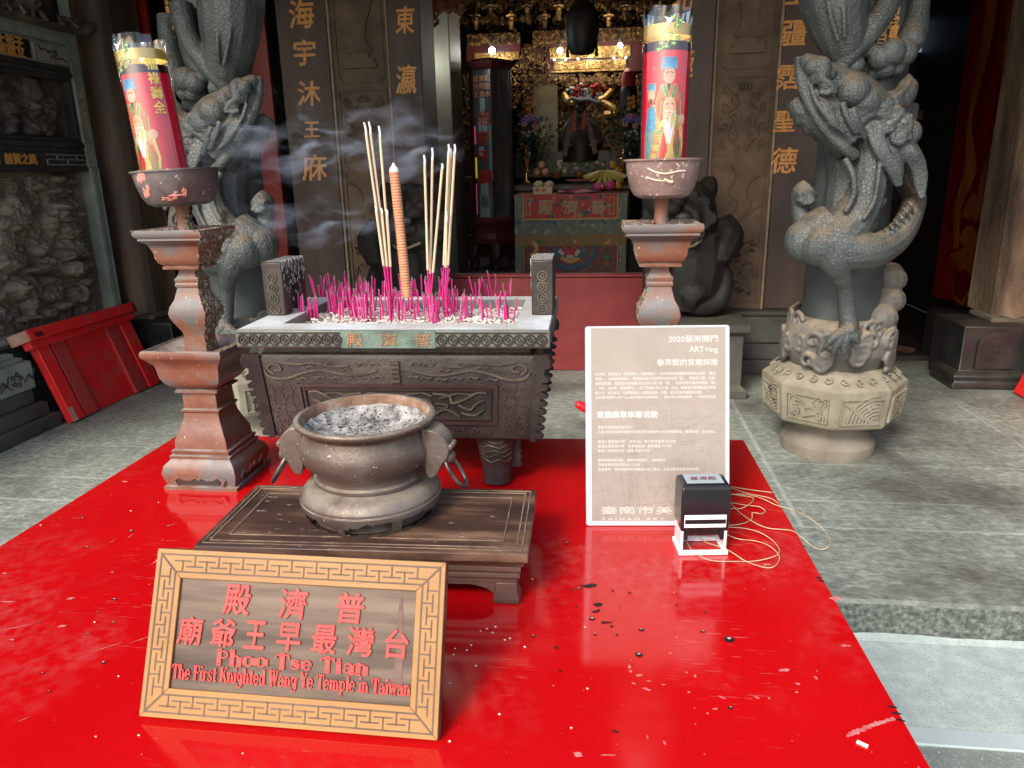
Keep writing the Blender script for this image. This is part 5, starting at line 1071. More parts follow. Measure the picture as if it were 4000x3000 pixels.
        for i in range(120): b.ell(mw @ Vector((R_.uniform(-.057, .057), R_.choice([-.054, R_.uniform(-.05, .057)]), .4438)), (.002, .002, .0012), 5, 4)
        b.build('wax_crust', crust, up)
    return o, mw @ tilt
k_l = candlestick(-.6885, 1.172, 0.0, 'orange brown square candlestick crusted with wax, left of the big censer', bowl_l, .0655, radians(-2.5), True)
k_r = candlestick(.0885, 1.172, 0.0, 'orange brown square candlestick standing behind the notice, with scratched brown bowl', bowl_r, .0555, 0.0, False)

wax_red = M('red_film', (0.85, 0.008, 0.05), (0.8, 0.008, 0.045), scale=12, rough=0.32)
P_ = dict(dark=M('dark_wine_print', (.05, .006, .01), rough=.3), gold=M('gold_foil', (.72, .48, .08), (.8, .6, .2), scale=60, rough=.3, metal=.4), blue=M('blue_print', (.02, .2, .42), (.05, .4, .62), scale=90, rough=.35), green=M('green_print', (.03, .22, .09), (.1, .4, .2), scale=120, rough=.35),
          skin=M('skin_print', (.75, .38, .25), (.8, .5, .38), scale=80, rough=.4), white=M('white_print', (.78, .74, .78), rough=.4), red=M('orange_red_print', (.72, .07, .03), (.75, .16, .06), scale=90, rough=.35), yellow=M('yellow_print', (.72, .5, .14), (.6, .55, .2), scale=120, rough=.35), black=M('black_print', (.01, .01, .012), rough=.4))
PK = list(P_); PM = [P_[k] for k in PK]
film = bpy.data.materials.new('clear_film'); film.use_nodes = True; t = film.node_tree; t.nodes.clear()
_o = t.nodes.new('ShaderNodeOutputMaterial'); _mx = t.nodes.new('ShaderNodeMixShader'); _tr = t.nodes.new('ShaderNodeBsdfTransparent'); _gl = t.nodes.new('ShaderNodeBsdfGlossy'); _gl.inputs['Roughness'].default_value = .06; _tr.inputs[0].default_value = (.96, .96, .96, 1)
_lw = t.nodes.new('ShaderNodeLayerWeight'); _lw.inputs[0].default_value = .35; _rr = t.nodes.new('ShaderNodeMapRange'); _rr.inputs[3].default_value = .1; _rr.inputs[4].default_value = .6
t.links.new(_lw.outputs['Fresnel'], _rr.inputs[0]); t.links.new(_rr.outputs[0], _mx.inputs[0]); t.links.new(_tr.outputs[0], _mx.inputs[1]); t.links.new(_gl.outputs[0], _mx.inputs[2]); t.links.new(_mx.outputs[0], _o.inputs[0])
def candle(mw0, R, H, lab, turn, side_text):
    base = mw0 @ Vector((0, 0, .488))
    o = thing('wrapped_candle', lab, 'candle', base, 0, 'red candles in printed clear wrappers'); MW[o.name] = Matrix.Translation(base)
    mw = mw0 @ Matrix.Translation((0, 0, .488))
    wx = H - .044            # top of the wax
    b = MB(); b.lathe([(R * .97, 0), (R, .003), (R, wx - .012)], 48, m=mw); b.build('wax_body', wax_red, o)
    b = MB(); b.lathe([(R, wx - .0118), (R, wx), (R * .9, wx + .001), (R * .3, wx - .004)], 48, m=mw, cap0=False); b.build('dark_wax_top', P_['dark'], o)
    b = MB(); b.tube([mw @ Vector((0, 0, wx - .005)), mw @ Vector((.001, 0, wx + .008))], .001, 6); wk = b.build('wick', P_['black'], o)
    b = MB(); b.lathe([(.0005, wx + .008), (.0035, wx + .013), (.003, wx + .018), (.0006, wx + .026)], 12, m=mw); b.build('flame', M('candle_flame', (1, .6, .1), emit=(1, .55, .1), estr=6), o)
    # film sleeve with creased mouth
    n = 72; RF = R + .0022
    b = MB()
    vs, fs = [], []
    zs = [.004, H * .3, H * .6, H * .8, H - .03, H - .018, H - .008, H]
    for i, z in enumerate(zs):
        for k in range(n):
            a = 2 * pi * k / n; amp = [0, .0003, .0003, .0004, .0008, .0014, .002, .0026][i]
            r = RF + amp * (noise.noise((cos(a) * 3, sin(a) * 3, i * .7 + R * 100)) * 2.2) + (.0006 * sin(a * 9) if i > 3 else 0)
            zz = z + (.004 * noise.noise((cos(a) * 2.2, sin(a) * 2.2, R * 77)) if i == len(zs) - 1 else 0)
            vs.append(mw @ Vector((r * cos(a), r * sin(a), zz)))
    for i in range(len(zs) - 1):
        for k in range(n): fs.append((i * n + k, i * n + (k + 1) % n, (i + 1) * n + (k + 1) % n, (i + 1) * n + k))
    b.add(vs, fs); sl = b.build('film_sleeve', film, o, sharp=180)
    # printed picture on the film
    b = MB()
    def cyl(u, z, r): a = -pi / 2 + turn + u / R; return mw @ Vector((r * cos(a), r * sin(a), z))
    lay = [0]; outline = True
    def shape(pts, col, cl=True):
        lay[0] += 1; r = R + .0006 + .00002 * lay[0]
        # subdivide edges so that the patch follows the curve
        P2 = []
        for i in range(len(pts)):
            a, c = pts[i], pts[(i + 1) % len(pts)]
            m_ = max(1, int(abs(c[0] - a[0]) / .004))
            for j in range(m_): P2.append((a[0] + (c[0] - a[0]) * j / m_, a[1] + (c[1] - a[1]) * j / m_))
        cu, cz = sum(p[0] for p in P2) / len(P2), sum(p[1] for p in P2) / len(P2)
        b.add([cyl(cu, cz, r)] + [cyl(u, z, r) for u, z in P2], [(0, i + 1, (i + 1) % len(P2) + 1) for i in range(len(P2))], PK.index(col))
        if outline and len(P2) < 60 and max(p[1] for p in pts) - min(p[1] for p in pts) > .009 and cz < H * .62: lay[0] += 1; stripe(b, pts, lambda u, v, d, r=R + .0006 + .00002 * lay[0]: cyl(u, v, r + .00004 * d), .0007, PK.index('gold'), closed=True)
    def el(u, z, ru, rz, col, n=14): shape([(u + ru * cos(2 * pi * k / n), z + rz * sin(2 * pi * k / n)) for k in range(n)], col)
    def ln(pts, w_, col):
        lay[0] += 1; r = R + .0006 + .00002 * lay[0]
        stripe(b, pts, lambda u, v, d: cyl(u, v, r + .0001 * d), w_, PK.index(col))
    def band(z0, z1, col):
        r = R + .0009; m_ = 48
        b.add([cyl(2 * pi * R * k / m_, z, r) for z in (z0, z1) for k in range(m_)], [(k, (k + 1) % m_, (k + 1) % m_ + m_, k + m_) for k in range(m_)], PK.index(col))
    band(.008, .022, 'gold') if not side_text else None
    band(H - .036, H - .021, 'gold')
    s = R / .033; z0 = .028
    # three robed elders, a pine bough and a crane
    shape([(-.03 * s, z0), (-.012 * s, z0), (-.01 * s, z0 + .07), (-.016 * s, z0 + .095), (-.027 * s, z0 + .09), (-.033 * s, z0 + .05)], 'blue'); el(-.022 * s, z0 + .108, .0062 * s, .008, 'skin'); shape([(-.029 * s, z0 + .113), (-.015 * s, z0 + .113), (-.016 * s, z0 + .124), (-.028 * s, z0 + .124)], 'blue'); el(-.022 * s, z0 + .099, .003 * s, .005, 'black')
    shape([(-.012 * s, z0 + .06), (.022 * s, z0 + .06), (.024 * s, z0 + .1), (.014 * s, z0 + .122), (-.006 * s, z0 + .122), (-.014 * s, z0 + .1)], 'red'); el(.004 * s, z0 + .134, .0085 * s, .0115, 'skin'); shape([(-.008 * s, z0 + .142), (.016 * s, z0 + .142), (.014 * s, z0 + .158), (-.006 * s, z0 + .158)], 'blue'); ln([(-.018 * s, z0 + .144), (.026 * s, z0 + .142)], .003, 'blue'); shape([(0, z0 + .124), (.008 * s, z0 + .124), (.004 * s, z0 + .108)], 'black'); shape([(-.006 * s, z0 + .12), (.0 * s, z0 + .122), (.008 * s, z0 + .1), (.002 * s, z0 + .1)], 'green'); shape([(.012 * s, z0 + .122), (.016 * s, z0 + .12), (.012 * s, z0 + .1), (.006 * s, z0 + .1)], 'green')
    shape([(-.012 * s, z0 + .004), (.024 * s, z0 + .002), (.03 * s, z0 + .04), (.026 * s, z0 + .078), (.008 * s, z0 + .085), (-.008 * s, z0 + .07)], 'yellow'); shape([(-.012 * s, z0), (.026 * s, z0), (.024 * s, z0 + .012), (-.01 * s, z0 + .014)], 'blue')
    el(.006 * s, z0 + .092, .009 * s, .013, 'skin'); shape([(-.003 * s, z0 + .087), (.0155 * s, z0 + .087), (.013 * s, z0 + .06), (.009 * s, z0 + .04), (.003 * s, z0 + .042), (-.002 * s, z0 + .065)], 'white'); ln([(.021 * s, z0 + .004), (.016 * s, z0 + .06), (.022 * s, z0 + .11)], .0016, 'green'); el(.026 * s, z0 + .075, .006 * s, .007, 'skin')
    ln([(.001 * s, z0 + .095), (.0035 * s, z0 + .096)], .0012, 'black'); ln([(.009 * s, z0 + .096), (.0115 * s, z0 + .095)], .0012, 'black'); ln([(.0 * s, z0 + .137), (.003 * s, z0 + .138)], .001, 'black'); ln([(.006 * s, z0 + .138), (.009 * s, z0 + .137)], .001, 'black'); ln([(.004 * s, z0 + .084), (.008 * s, z0 + .084)], .0012, 'red')
    for k in range(5): ln([(-.03 * s + k * .003, z0 + .01), (-.026 * s + k * .003, z0 + .06)], .0008, 'yellow'); ln([(.014 * s + k * .003, z0 + .012), (.016 * s + k * .002, z0 + .05)], .0008, 'green')
    for k in range(4): ln([(-.008 * s + k * .006, z0 + .07), (-.006 * s + k * .006, z0 + .1)], .0007, 'gold')
    shape([(-.026 * s, z0 - .002), (-.012 * s, z0 + .0), (-.002 * s, z0 + .06), (-.014 * s, z0 + .06)], 'green'); shape([(-.023 * s, z0 + .002), (-.0135 * s, z0 + .004), (-.0048 * s, z0 + .056), (-.013 * s, z0 + .056)], 'red')
    for i, ch in enumerate('天官賜福'):
        lay[0] += 1; r = R + .0007 + .00002 * lay[0]; put_text(b, ch, lambda u, v, d: cyl(u, v, r + .0004 * (d - 1)), h=.0095, w=.0085, cx=-.0085 * s - i * .0034 * s, cy=z0 + .049 - i * .0128, bold=.01, mi=PK.index('gold'))
    for u, z in ((-.008, .176), (.0, .18), (.008, .175), (.014, .182), (-.012, .168), (.004, .186), (-.002, .171), (.012, .198), (.006, .208), (.016, .204)):
        for k in range(5): el(u * s + .003 * cos(k * 1.25), z0 + z + .0022 * sin(k * 1.25), .0016, .0012, 'green', 7)
        el(u * s, z0 + z, .0018, .0012, 'yellow', 7)
    ln([(-.012 * s, z0 + .165), (0, z0 + .176), (.01 * s, z0 + .19), (.012 * s, z0 + .212)], .0009, 'yellow')
    shape([(-.006 * s, z0 + .21), (.002 * s, z0 + .2), (.01 * s, z0 + .213), (.003 * s, z0 + .208), (-.001 * s, z0 + .204)], 'white'); ln([(-.002 * s, z0 + .203), (.001 * s, z0 + .197)], .0014, 'white')
    if side_text:
        for i, ch in enumerate('福祿壽全'): lay[0] += 1; r = R + .0008 + .00002 * lay[0]; put_text(b, ch, lambda u, v, d: cyl(u, v, r + .0004 * (d - 1)), h=.017, w=.0155, cx=.0415 * s, cy=z0 + .177 - i * .021, bold=.022, mi=PK.index('gold'))
    b.build('printed_picture', PM, sl, fix=False)
    # gold band at the mouth and the loose creases
    return o
ztl = at(562, 140, 1.17).z - (T + .488); ztr = at(2620, 40, 1.17).z - (T + .488)
candle(k_l[1] @ Matrix.Translation((-.004, 0, .0)) @ Matrix.Rotation(radians(-1.5), 4, 'Y'), .0352, ztl, 'red candle in clear printed wrapper leaning left, lettered 福祿壽全', radians(-24), True)
candle(k_r[1], .0325, ztr, 'red candle in clear printed wrapper standing upright on the right candlestick', radians(-3), False)

# ================================================================ low wooden stand with the small round censer
wood_top = M('worn_dark_wood', (0.014, 0.011, 0.012), (0.25, 0.145, 0.09), (0.06, 0.03, 0.02), scale=11, rough=0.5, rough2=0.35, bump=.0007, bscale=60, stretch=(.35, 2.2, 1), speck=.02, speckcol=(.5, .47, .42), speckscale=120, lo=.3, hi=.72)
wood_dk = M('dark_reddish_wood', (0.045, 0.02, 0.016), (0.11, 0.06, 0.045), scale=8, rough=0.45, bump=.0006, bscale=80, stretch=(.3, 2, 2))
wood_edge = M('bare_wood_line', (0.12, 0.075, 0.05), (0.34, 0.24, 0.16), scale=30, rough=.7)
ws = thing('wooden_stand', 'low dark worn wooden stand with moulded edge under the small round censer', 'stand', (-.298, .880, T), radians(1.7)); mw = MW[ws.name] @ Matrix.Diagonal((1, 1, 1.075, 1))
b = MB(); b.sq([(.203, .086, .052), (.206, .089, .055), (.207, .09, .058), (.211, .0945, .062), (.211, .0945, .072), (.209, .0925, .073)], m=mw); tp = b.build('top_board', wood_top, ws, bevel=.001)
b = MB(); st = lambda u, v, d: mw @ Vector((u, v, .0731 + .0007 * d))
for hx, hy, w_ in ((.203, .0865, .0012), (.196, .0795, .0016), (.178, .063, .0014)): stripe(b, [(-hx, -hy), (hx, -hy), (hx, hy), (-hx, hy)], st, w_, closed=True)
b.build('incised_border', wood_edge, tp)
b = MB(); b.sq([(.196, .08, .028), (.196, .08, .034), (.2, .084, .036), (.2, .084, .041), (.197, .081, .0425), (.2015, .0855, .045), (.2015, .0855, .0515)], m=mw); b.build('waist_moulding', wood_dk, ws, bevel=.0008)
b = MB()
for sy in (-1, 1):
    pl = [(-.196, .0278), (.196, .0278), (.196, .018), (.168, .018)] + [(.168 - .01 * k, .018 + .007 * sin(pi * k / 33.6)) for k in range(1, 33)] + [(-.168, .018), (-.196, .018)]
    for k in range(34):
        x0, x1 = -.168 + 2 * .168 * k / 34, -.168 + 2 * .168 * (k + 1) / 34; f = lambda x: .012 + .0125 * min(1, (1 - abs(x) / .168) * 6) ** .5
        z0, z1 = f(x0), f(x1); y0, y1 = sy * .0795, sy * .068
        b.hexa([mw @ Vector(q) for q in ((x0, y0, z0), (x1, y0, z1), (x1, y0, .0278), (x0, y0, .0278))], [mw @ Vector(q) for q in ((x0, y1, z0), (x1, y1, z1), (x1, y1, .0278), (x0, y1, .0278))])
for sx in (-1, 1): xa, xb = sorted((sx * .195, sx * .184)); b.box(xa, xb, -.067, .067, .016, .0277, 0, mw)
b.build('apron', wood_dk, ws)
for sx in (-1, 1):
    for sy in (-1, 1):
        b = MB(); cx_, cy_ = sx * .182, sy * .068
        b.sq([(.0145, .0125, 0), (.0165, .014, .002), (.0165, .014, .008), (.0138, .0118, .016), (.0138, .0118, .0276)], (cx_, cy_, 0), m=mw); b.build('leg', wood_dk, ws, bevel=.002)

brz = M('brown_grey_bronze', (0.075, 0.043, 0.033), (0.16, 0.137, 0.118), (0.105, 0.078, 0.062), scale=9, rough=0.5, rough2=0.38, bump=.0009, bscale=180, metal=.3, dust=.9, dustcol=(.38, .32, .25), speck=.02, speckcol=(.6, .54, .46), speckscale=160)
sc_ = thing('round_censer', 'small round brown bronze censer with ring handles, on the low wooden stand', 'censer', (-.310, .900, T + .0792), 0); mw = MW[sc_.name] @ Matrix.Diagonal((.968, .968, 1.0, 1))
def rad(z): return np.interp(z, [0, .006, .022, .03, .038, .044, .048, .05, .0525, .056, .0585, .064, .07, .08, .09, .099, .108, .116, .123, .1255], [.089, .0925, .0985, .0985, .094, .088, .077, .0738, .0772, .0772, .073, .0725, .076, .0885, .0925, .0925, .089, .0855, .0835, .0855])
b = MB(); n = 480; zs = [0, .003, .006, .0085, .011, .0135, .016, .0185, .021, .0235, .026, .0275, .0282, .029, .0298, .031, .034, .038, .041, .044, .046, .048, .05, .0512, .0525, .0545, .056, .0572, .0585, .061, .064, .067, .07, .075, .08, .085, .09, .095, .099, .104, .108, .112, .116, .12, .123, .1255]
V_ = [mw @ Vector(((rad(z) - (.0009 if abs(z - .0282) < .0004 or abs(z - .0298) < .0003 else 0)) * cos(2 * pi * k / n), (rad(z) - (.0009 if abs(z - .0282) < .0004 or abs(z - .0298) < .0003 else 0)) * sin(2 * pi * k / n), z)) for z in zs for k in range(n)]
def hole(a, z):        # cloud shaped openings in the skirt
    s_ = ((a * 4 / (2 * pi) + .5) % 1.0 - .5) * 2; u = abs(s_)
    if u > .9 or u < .06: return False
    top = .0135 + .007 * (1 - abs(2 * u - 1)) + .002 * sin(u * 16); bot = .003 + .003 * sin(u * 9 + 1) ** 2
    return bot < z < top + (.004 if u > .6 else 0) - (.003 if u < .15 else 0)
F_ = []
for i in range(len(zs) - 1):
    for k in range(n):
        if zs[i] < .024 and hole(2 * pi * (k + .5) / n + 1.72, (zs[i] + zs[i + 1]) / 2): continue
        F_.append((i * n + k, i * n + (k + 1) % n, (i + 1) * n + (k + 1) % n, (i + 1) * n + k))
b.add(V_, F_)
b.lathe([(.0855, .1256), (.092, .1285), (.0962, .132), (.0968, .1355), (.0955, .1375), (.0915, .139), (.0893, .1385), (.087, .135), (.085, .126), (.08, .105), (.0, .1)], 96, m=mw, cap0=False, cap1=False)
b.lathe([(.082, .002), (.084, .024), (.07, .03)], 60, m=mw, cap0=False)
bd = b.build('body', brz, sc_, sharp=50)
b = MB(); b.lathe([(.0885, .1378), (.0862, .134), (.0845, .127), (.081, .112)], 96, m=mw, cap0=False, cap1=False); b.build('inner_wall', M('rusty_ashy_bronze', (.16, .08, .045), (.4, .34, .28), (.24, .14, .09), scale=26, rough=.85, bump=.002, bscale=120), bd)
for a in (radians(186), radians(-4)):
    r = mw @ Matrix.Rotation(a, 4, 'Z')
    b = MB(); po = soft([(.084, .126), (.094, .1255), (.106, .121), (.1165, .111), (.1205, .098), (.118, .086), (.111, .078), (.106, .068), (.1, .061), (.093, .059), (.088, .068), (.086, .09), (.084, .126)], 3)[:-1]; th = lambda u: .0195 - .25 * max(0, u - .1)
    b.prism(po, lambda u, v: r @ Vector((u, -th(u), v)), lambda u, v: r @ Vector((u, th(u), v)))
    b.tube([(.121, -.013, .1), (.1225, 0, .1), (.121, .013, .1)], .004, 8, m=r); b.ell((.117, 0, .083), (.009, .012, .009), 12, 8, m=r); h = b.build('elephant_lug', brz, sc_, bevel=.003)
    b = MB(); cc = Vector((.1245, 0, .064)); dd = Vector((.55, 0, -.83)); pts = [r @ (cc + dd * (.026 * cos(q)) + Vector((0, 1, 0)) * (.0165 * sin(q))) for q in [2 * pi * k / 28 for k in range(29)]]
    b.tube(pts, .0027, 10, caps=False); b.build('ring', M('dark_ring_metal', (.03, .028, .028), (.16, .14, .13), scale=40, rough=.35, metal=.5), h)
b = MB(); R_ = random.Random(30)
ash2 = M('burnt_paper_ash', (.1, .095, .09), (.46, .44, .41), (.3, .285, .265), scale=60, rough=.95, bump=.003, bscale=150, lo=.35, hi=.62)
b.grid(40, 40, lambda u, v: mw @ Vector(((2 * u - 1) * sqrt(max(0, 1 - (2 * v - 1) ** 2 * .999)) * .0835, (2 * v - 1) * .0835, .108 + .018 * ((2 * u - 1) ** 2 * max(0, 1 - (2 * v - 1) ** 2) + (2 * v - 1) ** 2) ** 3 + .003 * noise.noise((u * 12, v * 12, 1)))))
for k in range(700):
    a, q = R_.uniform(0, 6.28), .082 * sqrt(R_.random()); s_ = R_.uniform(.0006, .002)
    b.ell(mw @ Vector((q * cos(a), q * sin(a), .109 + .018 * (q / .0835) ** 6 + .0006)), (s_, s_ * R_.uniform(.5, 1.4), s_ * .7), 5, 4, 0 if R_.random() < .85 else 1)
tag(b.build('burnt_ash', [ash2, M('black_char', (.012, .012, .012), (.05, .05, .05), scale=90, rough=.9)]), 'grey and black burnt ash filling the small round censer', kind='stuff')['category'] = 'ash'
b = MB()
pw = M('crumpled_white_paper', (.68, .72, .78), rough=.8)
for (x, y, rz_, w_, l_, h_) in ((-.005, -.047, .2, .016, .012, .009), (.016, -.05, -.3, .012, .011, .007), (-.022, -.046, .9, .003, .026, .004), (.001, -.058, .1, .02, .004, .004)):
    m_ = mw @ Matrix.Translation((x, y, .113)) @ Matrix.Rotation(rz_, 4, 'Z'); b.add([m_ @ Vector(q) for q in ((-w_ / 2, -l_ / 2, 0), (w_ / 2, -l_ / 2, .001), (w_ / 2, l_ / 2, h_ * .4), (-w_ / 2, l_ / 2, h_ * .6), (-w_ * .3, -l_ * .2, h_), (w_ * .3, -l_ * .1, h_ * .9))], [(0, 1, 5, 4), (1, 2, 5), (2, 3, 4, 5), (3, 0, 4), (0, 3, 2, 1)])
tag(b.build('paper_scrap', pw, sharp=10, loc=mw @ Vector((0, -.048, .124))), 'small crumpled bits of bluish white paper lying on the burnt ash', 'paper scrap')

# ================================================================ carved wooden sign
ply = M('weathered_plywood', (0.045, 0.028, 0.019), (0.18, 0.127, 0.086), (0.11, 0.074, 0.05), scale=14, rough=0.65, bump=.0008, bscale=60, stretch=(.25, 2.5, 2.5))
orange = M('orange_varnish_wood', (0.29, 0.132, 0.03), (0.36, 0.183, 0.05), scale=10, rough=0.5, bump=.0003, bscale=60, stretch=(.4, 2, 2), speck=.015, speckcol=(.2, .1, .06), speckscale=70)
groove = M('dark_groove', (0.1, 0.065, 0.042), (0.16, 0.11, 0.07), scale=20, rough=0.8)
redl = M('red_letter_paint', (0.5, 0.025, 0.02), (0.58, 0.045, 0.035), scale=40, rough=0.5)
O = Vector((-.4548, .5766, T + .0006)); U = (Vector((-.149, .573, T)) - Vector((-.4548, .5766, T))).normalized(); Vv = Vector((0, .0725, .1475)).normalized(); N = U.cross(Vv).normalized()
PW, PH = .306, .1645
sg = thing('wooden_sign', 'carved wooden sign reading Phoo Tse Tian in red inside an orange key pattern border', 'sign', O, 0)
pf = lambda h: (lambda u, v, d: O + U * u + Vv * v + N * (h * d))
b = MB(); q = [(0, 0), (PW, 0), (PW, PH), (0, PH)]; f0 = pf(1); b.hexa([f0(u, v, .008) for u, v in q], [f0(u, v, -.004) for u, v in q]); b.build('board', ply, sg, bevel=.001)
BW = .0285
b = MB(); fb = lambda u, v, d: O + U * u + Vv * v + N * d
for q in ([(0, 0), (PW, 0), (PW - BW, BW), (BW, BW)], [(PW, 0), (PW, PH), (PW - BW, PH - BW), (PW - BW, BW)], [(PW, PH), (0, PH), (BW, PH - BW), (PW - BW, PH - BW)], [(0, PH), (0, 0), (BW, BW), (BW, PH - BW)]): b.hexa([fb(u, v, .0112) for u, v in q], [fb(u, v, .0081) for u, v in q])
br = b.build('border', orange, sg, bevel=.0006)
b = MB(); g = lambda u, v, d: fb(u, v, .0113 + .0003 * d)
i0, i1 = .0052, BW - .0062; gw = .0016
stripe(b, [(i0, i0), (PW - i0, i0), (PW - i0, PH - i0), (i0, PH - i0)], g, gw, closed=True); stripe(b, [(i1, i1), (PW - i1, i1), (PW - i1, PH - i1), (i1, PH - i1)], g, gw, closed=True)
for a, c in (((i0, i0), (i1, i1)), ((PW - i0, i0), (PW - i1, i1)), ((PW - i0, PH - i0), (PW - i1, PH - i1)), ((i0, PH - i0), (i1, PH - i1))): stripe(b, [a, c], g, gw * 1.2)
def keyrun(length, n, fn):    # interlocking T shapes along one side: fn(along, across) with across 0 at the outer line
    p = length / n; D = i1 - i0
    for k in range(n):
        c = (k + .28) * p; stripe(b, [fn(c - .33 * p, D * .36), fn(c + .33 * p, D * .36)], g, gw * .9); stripe(b, [fn(c, D * .36), fn(c, D)], g, gw * .9)
        c = (k + .78) * p; stripe(b, [fn(c - .33 * p, D * .68), fn(c + .33 * p, D * .68)], g, gw * .9); stripe(b, [fn(c, D * .68), fn(c, 0)], g, gw * .9)
Lh, Lv = PW - 2 * i1, PH - 2 * i1
keyrun(Lh, 10, lambda a, c: (i1 + a, PH - i0 - c)); keyrun(Lh, 10, lambda a, c: (i1 + a, i0 + c)); keyrun(Lv, 5, lambda a, c: (i0 + c, i1 + a)); keyrun(Lv, 5, lambda a, c: (PW - i0 - c, i1 + a))
b.build('key_pattern', groove, br)
b = MB(); tf = lambda u, v, d: fb(u, v, .0082 + .0016 * d)
FX = lambda f: f * PW
for ch, fu, fv in (('殿', .3, .715), ('濟', .495, .71), ('普', .69, .705)): put_text(b, ch, tf, w=.0275, h=.0285, cx=FX(fu), cy=fv * PH, bold=.02, thick=1, italic=.06)
for ch, fu, w_ in (('廟', .145, .025), ('爺', .262, .025), ('王', .373, .021), ('早', .49, .024), ('最', .61, .025), ('灣', .732, .026), ('台', .852, .023)): put_text(b, ch, tf, w=w_, h=.0265, cx=FX(fu), cy=.515 * PH, bold=.018, thick=1, italic=.06)
# slab serif letters drawn stroke by stroke (stem, arc and bar lists on a unit-high grid)
def arc(cx, cy, rx, ry, a0, a1, n=9): return [(cx + rx * cos(radians(a0 + (a1 - a0) * k / n)), cy + ry * sin(radians(a0 + (a1 - a0) * k / n))) for k in range(n + 1)]
X_ = .68
GL = {'P': (.62, [('s', .16, 0, 1), ('c', [(.16, .95), (.34, .95)] + arc(.34, .71, .2, .24, 90, -90) + [(.16, .47)])], [(.16, 0), (.16, 1)]), 'T': (.68, [('s', .34, 0, 1), ('c', [(.06, .95), (.62, .95)]), ('c', [(.05, .95), (.05, .75)]), ('c', [(.63, .95), (.63, .75)])], [(.34, 0)]),
      'F': (.6, [('s', .16, 0, 1), ('c', [(.16, .95), (.54, .95), (.54, .78)]), ('c', [(.16, .52), (.42, .52)])], [(.16, 0), (.16, 1)]), 'K': (.72, [('s', .16, 0, 1), ('c', [(.2, .42), (.6, .97)]), ('d', [(.34, .58), (.6, .02)])], [(.16, 0), (.16, 1), (.6, 0), (.58, 1)]), 'W': (.95, [('d', [(.14, 1), (.3, .03)]), ('c', [(.3, .03), (.48, .97)]), ('d', [(.46, 1), (.64, .03)]), ('c', [(.64, .03), (.82, 1)])], [(.14, 1), (.46, 1), (.82, 1)]), 'Y': (.7, [('d', [(.12, 1), (.34, .46)]), ('c', [(.34, .46), (.56, 1)]), ('s', .34, 0, .48)], [(.12, 1), (.57, 1), (.34, 0)]),
      'h': (.62, [('s', .14, 0, 1), ('c', arc(.3, .44, .16, .22, 170, 0)), ('s', .47, 0, .46)], [(.14, 0), (.47, 0), (.1, 1)]), 'o': (.58, [('c', arc(.29, .34, .2, .31, 0, 360, 18)), ('s', .1, .2, .48), ('s', .48, .2, .48)], []), 's': (.5, [('c', arc(.25, .5, .15, .15, 10, 250)), ('d', [(.16, .42), (.35, .26)]), ('c', arc(.25, .18, .16, .15, 70, -170))], []), 'e': (.54, [('c', arc(.27, .34, .19, .31, 5, 320, 16)), ('s', .1, .2, .48), ('c', [(.08, .36), (.46, .36)])], []),
      'i': (.32, [('s', .16, 0, .66), ('o', .16, .9)], [(.16, 0), (.12, .66)]), 'a': (.56, [('c', arc(.26, .48, .17, .16, 170, 20)), ('s', .42, .0, .5), ('c', arc(.25, .19, .15, .16, 60, 330, 12))], [(.45, 0)]), 'n': (.62, [('s', .14, 0, .66), ('c', arc(.3, .44, .16, .2, 170, 0)), ('s', .47, 0, .46)], [(.14, 0), (.47, 0), (.1, .66)]), 'r': (.46, [('s', .15, 0, .66), ('c', arc(.3, .42, .15, .2, 170, 40))], [(.15, 0), (.11, .66)]),
      't': (.4, [('s', .18, .06, .88), ('c', [(.04, .62), (.34, .62)]), ('c', arc(.27, .12, .09, .1, 180, 330))], []), 'g': (.58, [('c', arc(.26, .42, .16, .22, 0, 360, 16)), ('s', .44, -.1, .66), ('c', arc(.26, -.12, .18, .14, 0, -170))], [(.5, .64)]), 'd': (.6, [('c', arc(.27, .32, .17, .3, 0, 360, 16)), ('s', .45, 0, 1)], [(.49, 0), (.41, 1)]), 'm': (.92, [('s', .14, 0, .66), ('c', arc(.28, .44, .14, .2, 170, 0)), ('s', .44, 0, .46), ('c', arc(.58, .44, .14, .2, 170, 0)), ('s', .75, 0, .46)], [(.14, 0), (.44, 0), (.75, 0), (.1, .66)]), 'p': (.6, [('s', .14, -.3, .66), ('c', arc(.31, .33, .17, .3, 0, 360, 16))], [(.14, -.3), (.1, .66)]),
      'l': (.32, [('s', .16, 0, 1)], [(.16, 0), (.12, 1)]), 'w': (.8, [('d', [(.1, .66), (.24, .03)]), ('c', [(.24, .03), (.4, .63)]), ('d', [(.38, .66), (.54, .03)]), ('c', [(.54, .03), (.7, .66)])], [(.1, .66), (.38, .66), (.7, .66)]), ' ': (.3, [], [])}
def slab(txt, cx, cy, W_, H_, tall=1.0, stem=.15):
    tot = sum(GL[c][0] for c in txt); sx, sy = W_ / tot, H_; x = cx - W_ / 2
    for ch in txt:
        wd, st_, sf = GL[ch]; f = lambda u, v: (x + u * sx, cy - H_ * .5 + v * sy)
        for q in st_:
            if q[0] == 's': stripe(b, [f(q[1], q[2] + .07), f(q[1], q[3] - .07)], tf, stem * sx)
            elif q[0] == 'c': stripe(b, [f(*p) for p in q[1]], tf, .085 * min(sx, sy) * 1.15)
            elif q[0] == 'd': stripe(b, [f(*p) for p in q[1]], tf, stem * .9 * sx)
            else: stripe(b, [f(q[1] - .01, q[2]), f(q[1] + .01, q[2])], tf, .19 * min(sx, sy))
        for u, v in sf:
            vv = v + (.03 if v <= 0 else -.03); stripe(b, [f(u - .1, vv), f(u + .1, vv)], tf, .075 * sy)
        x += wd * sx
slab('Phoo Tse Tian', FX(.505), .372 * PH, .16, .0132, stem=.2)
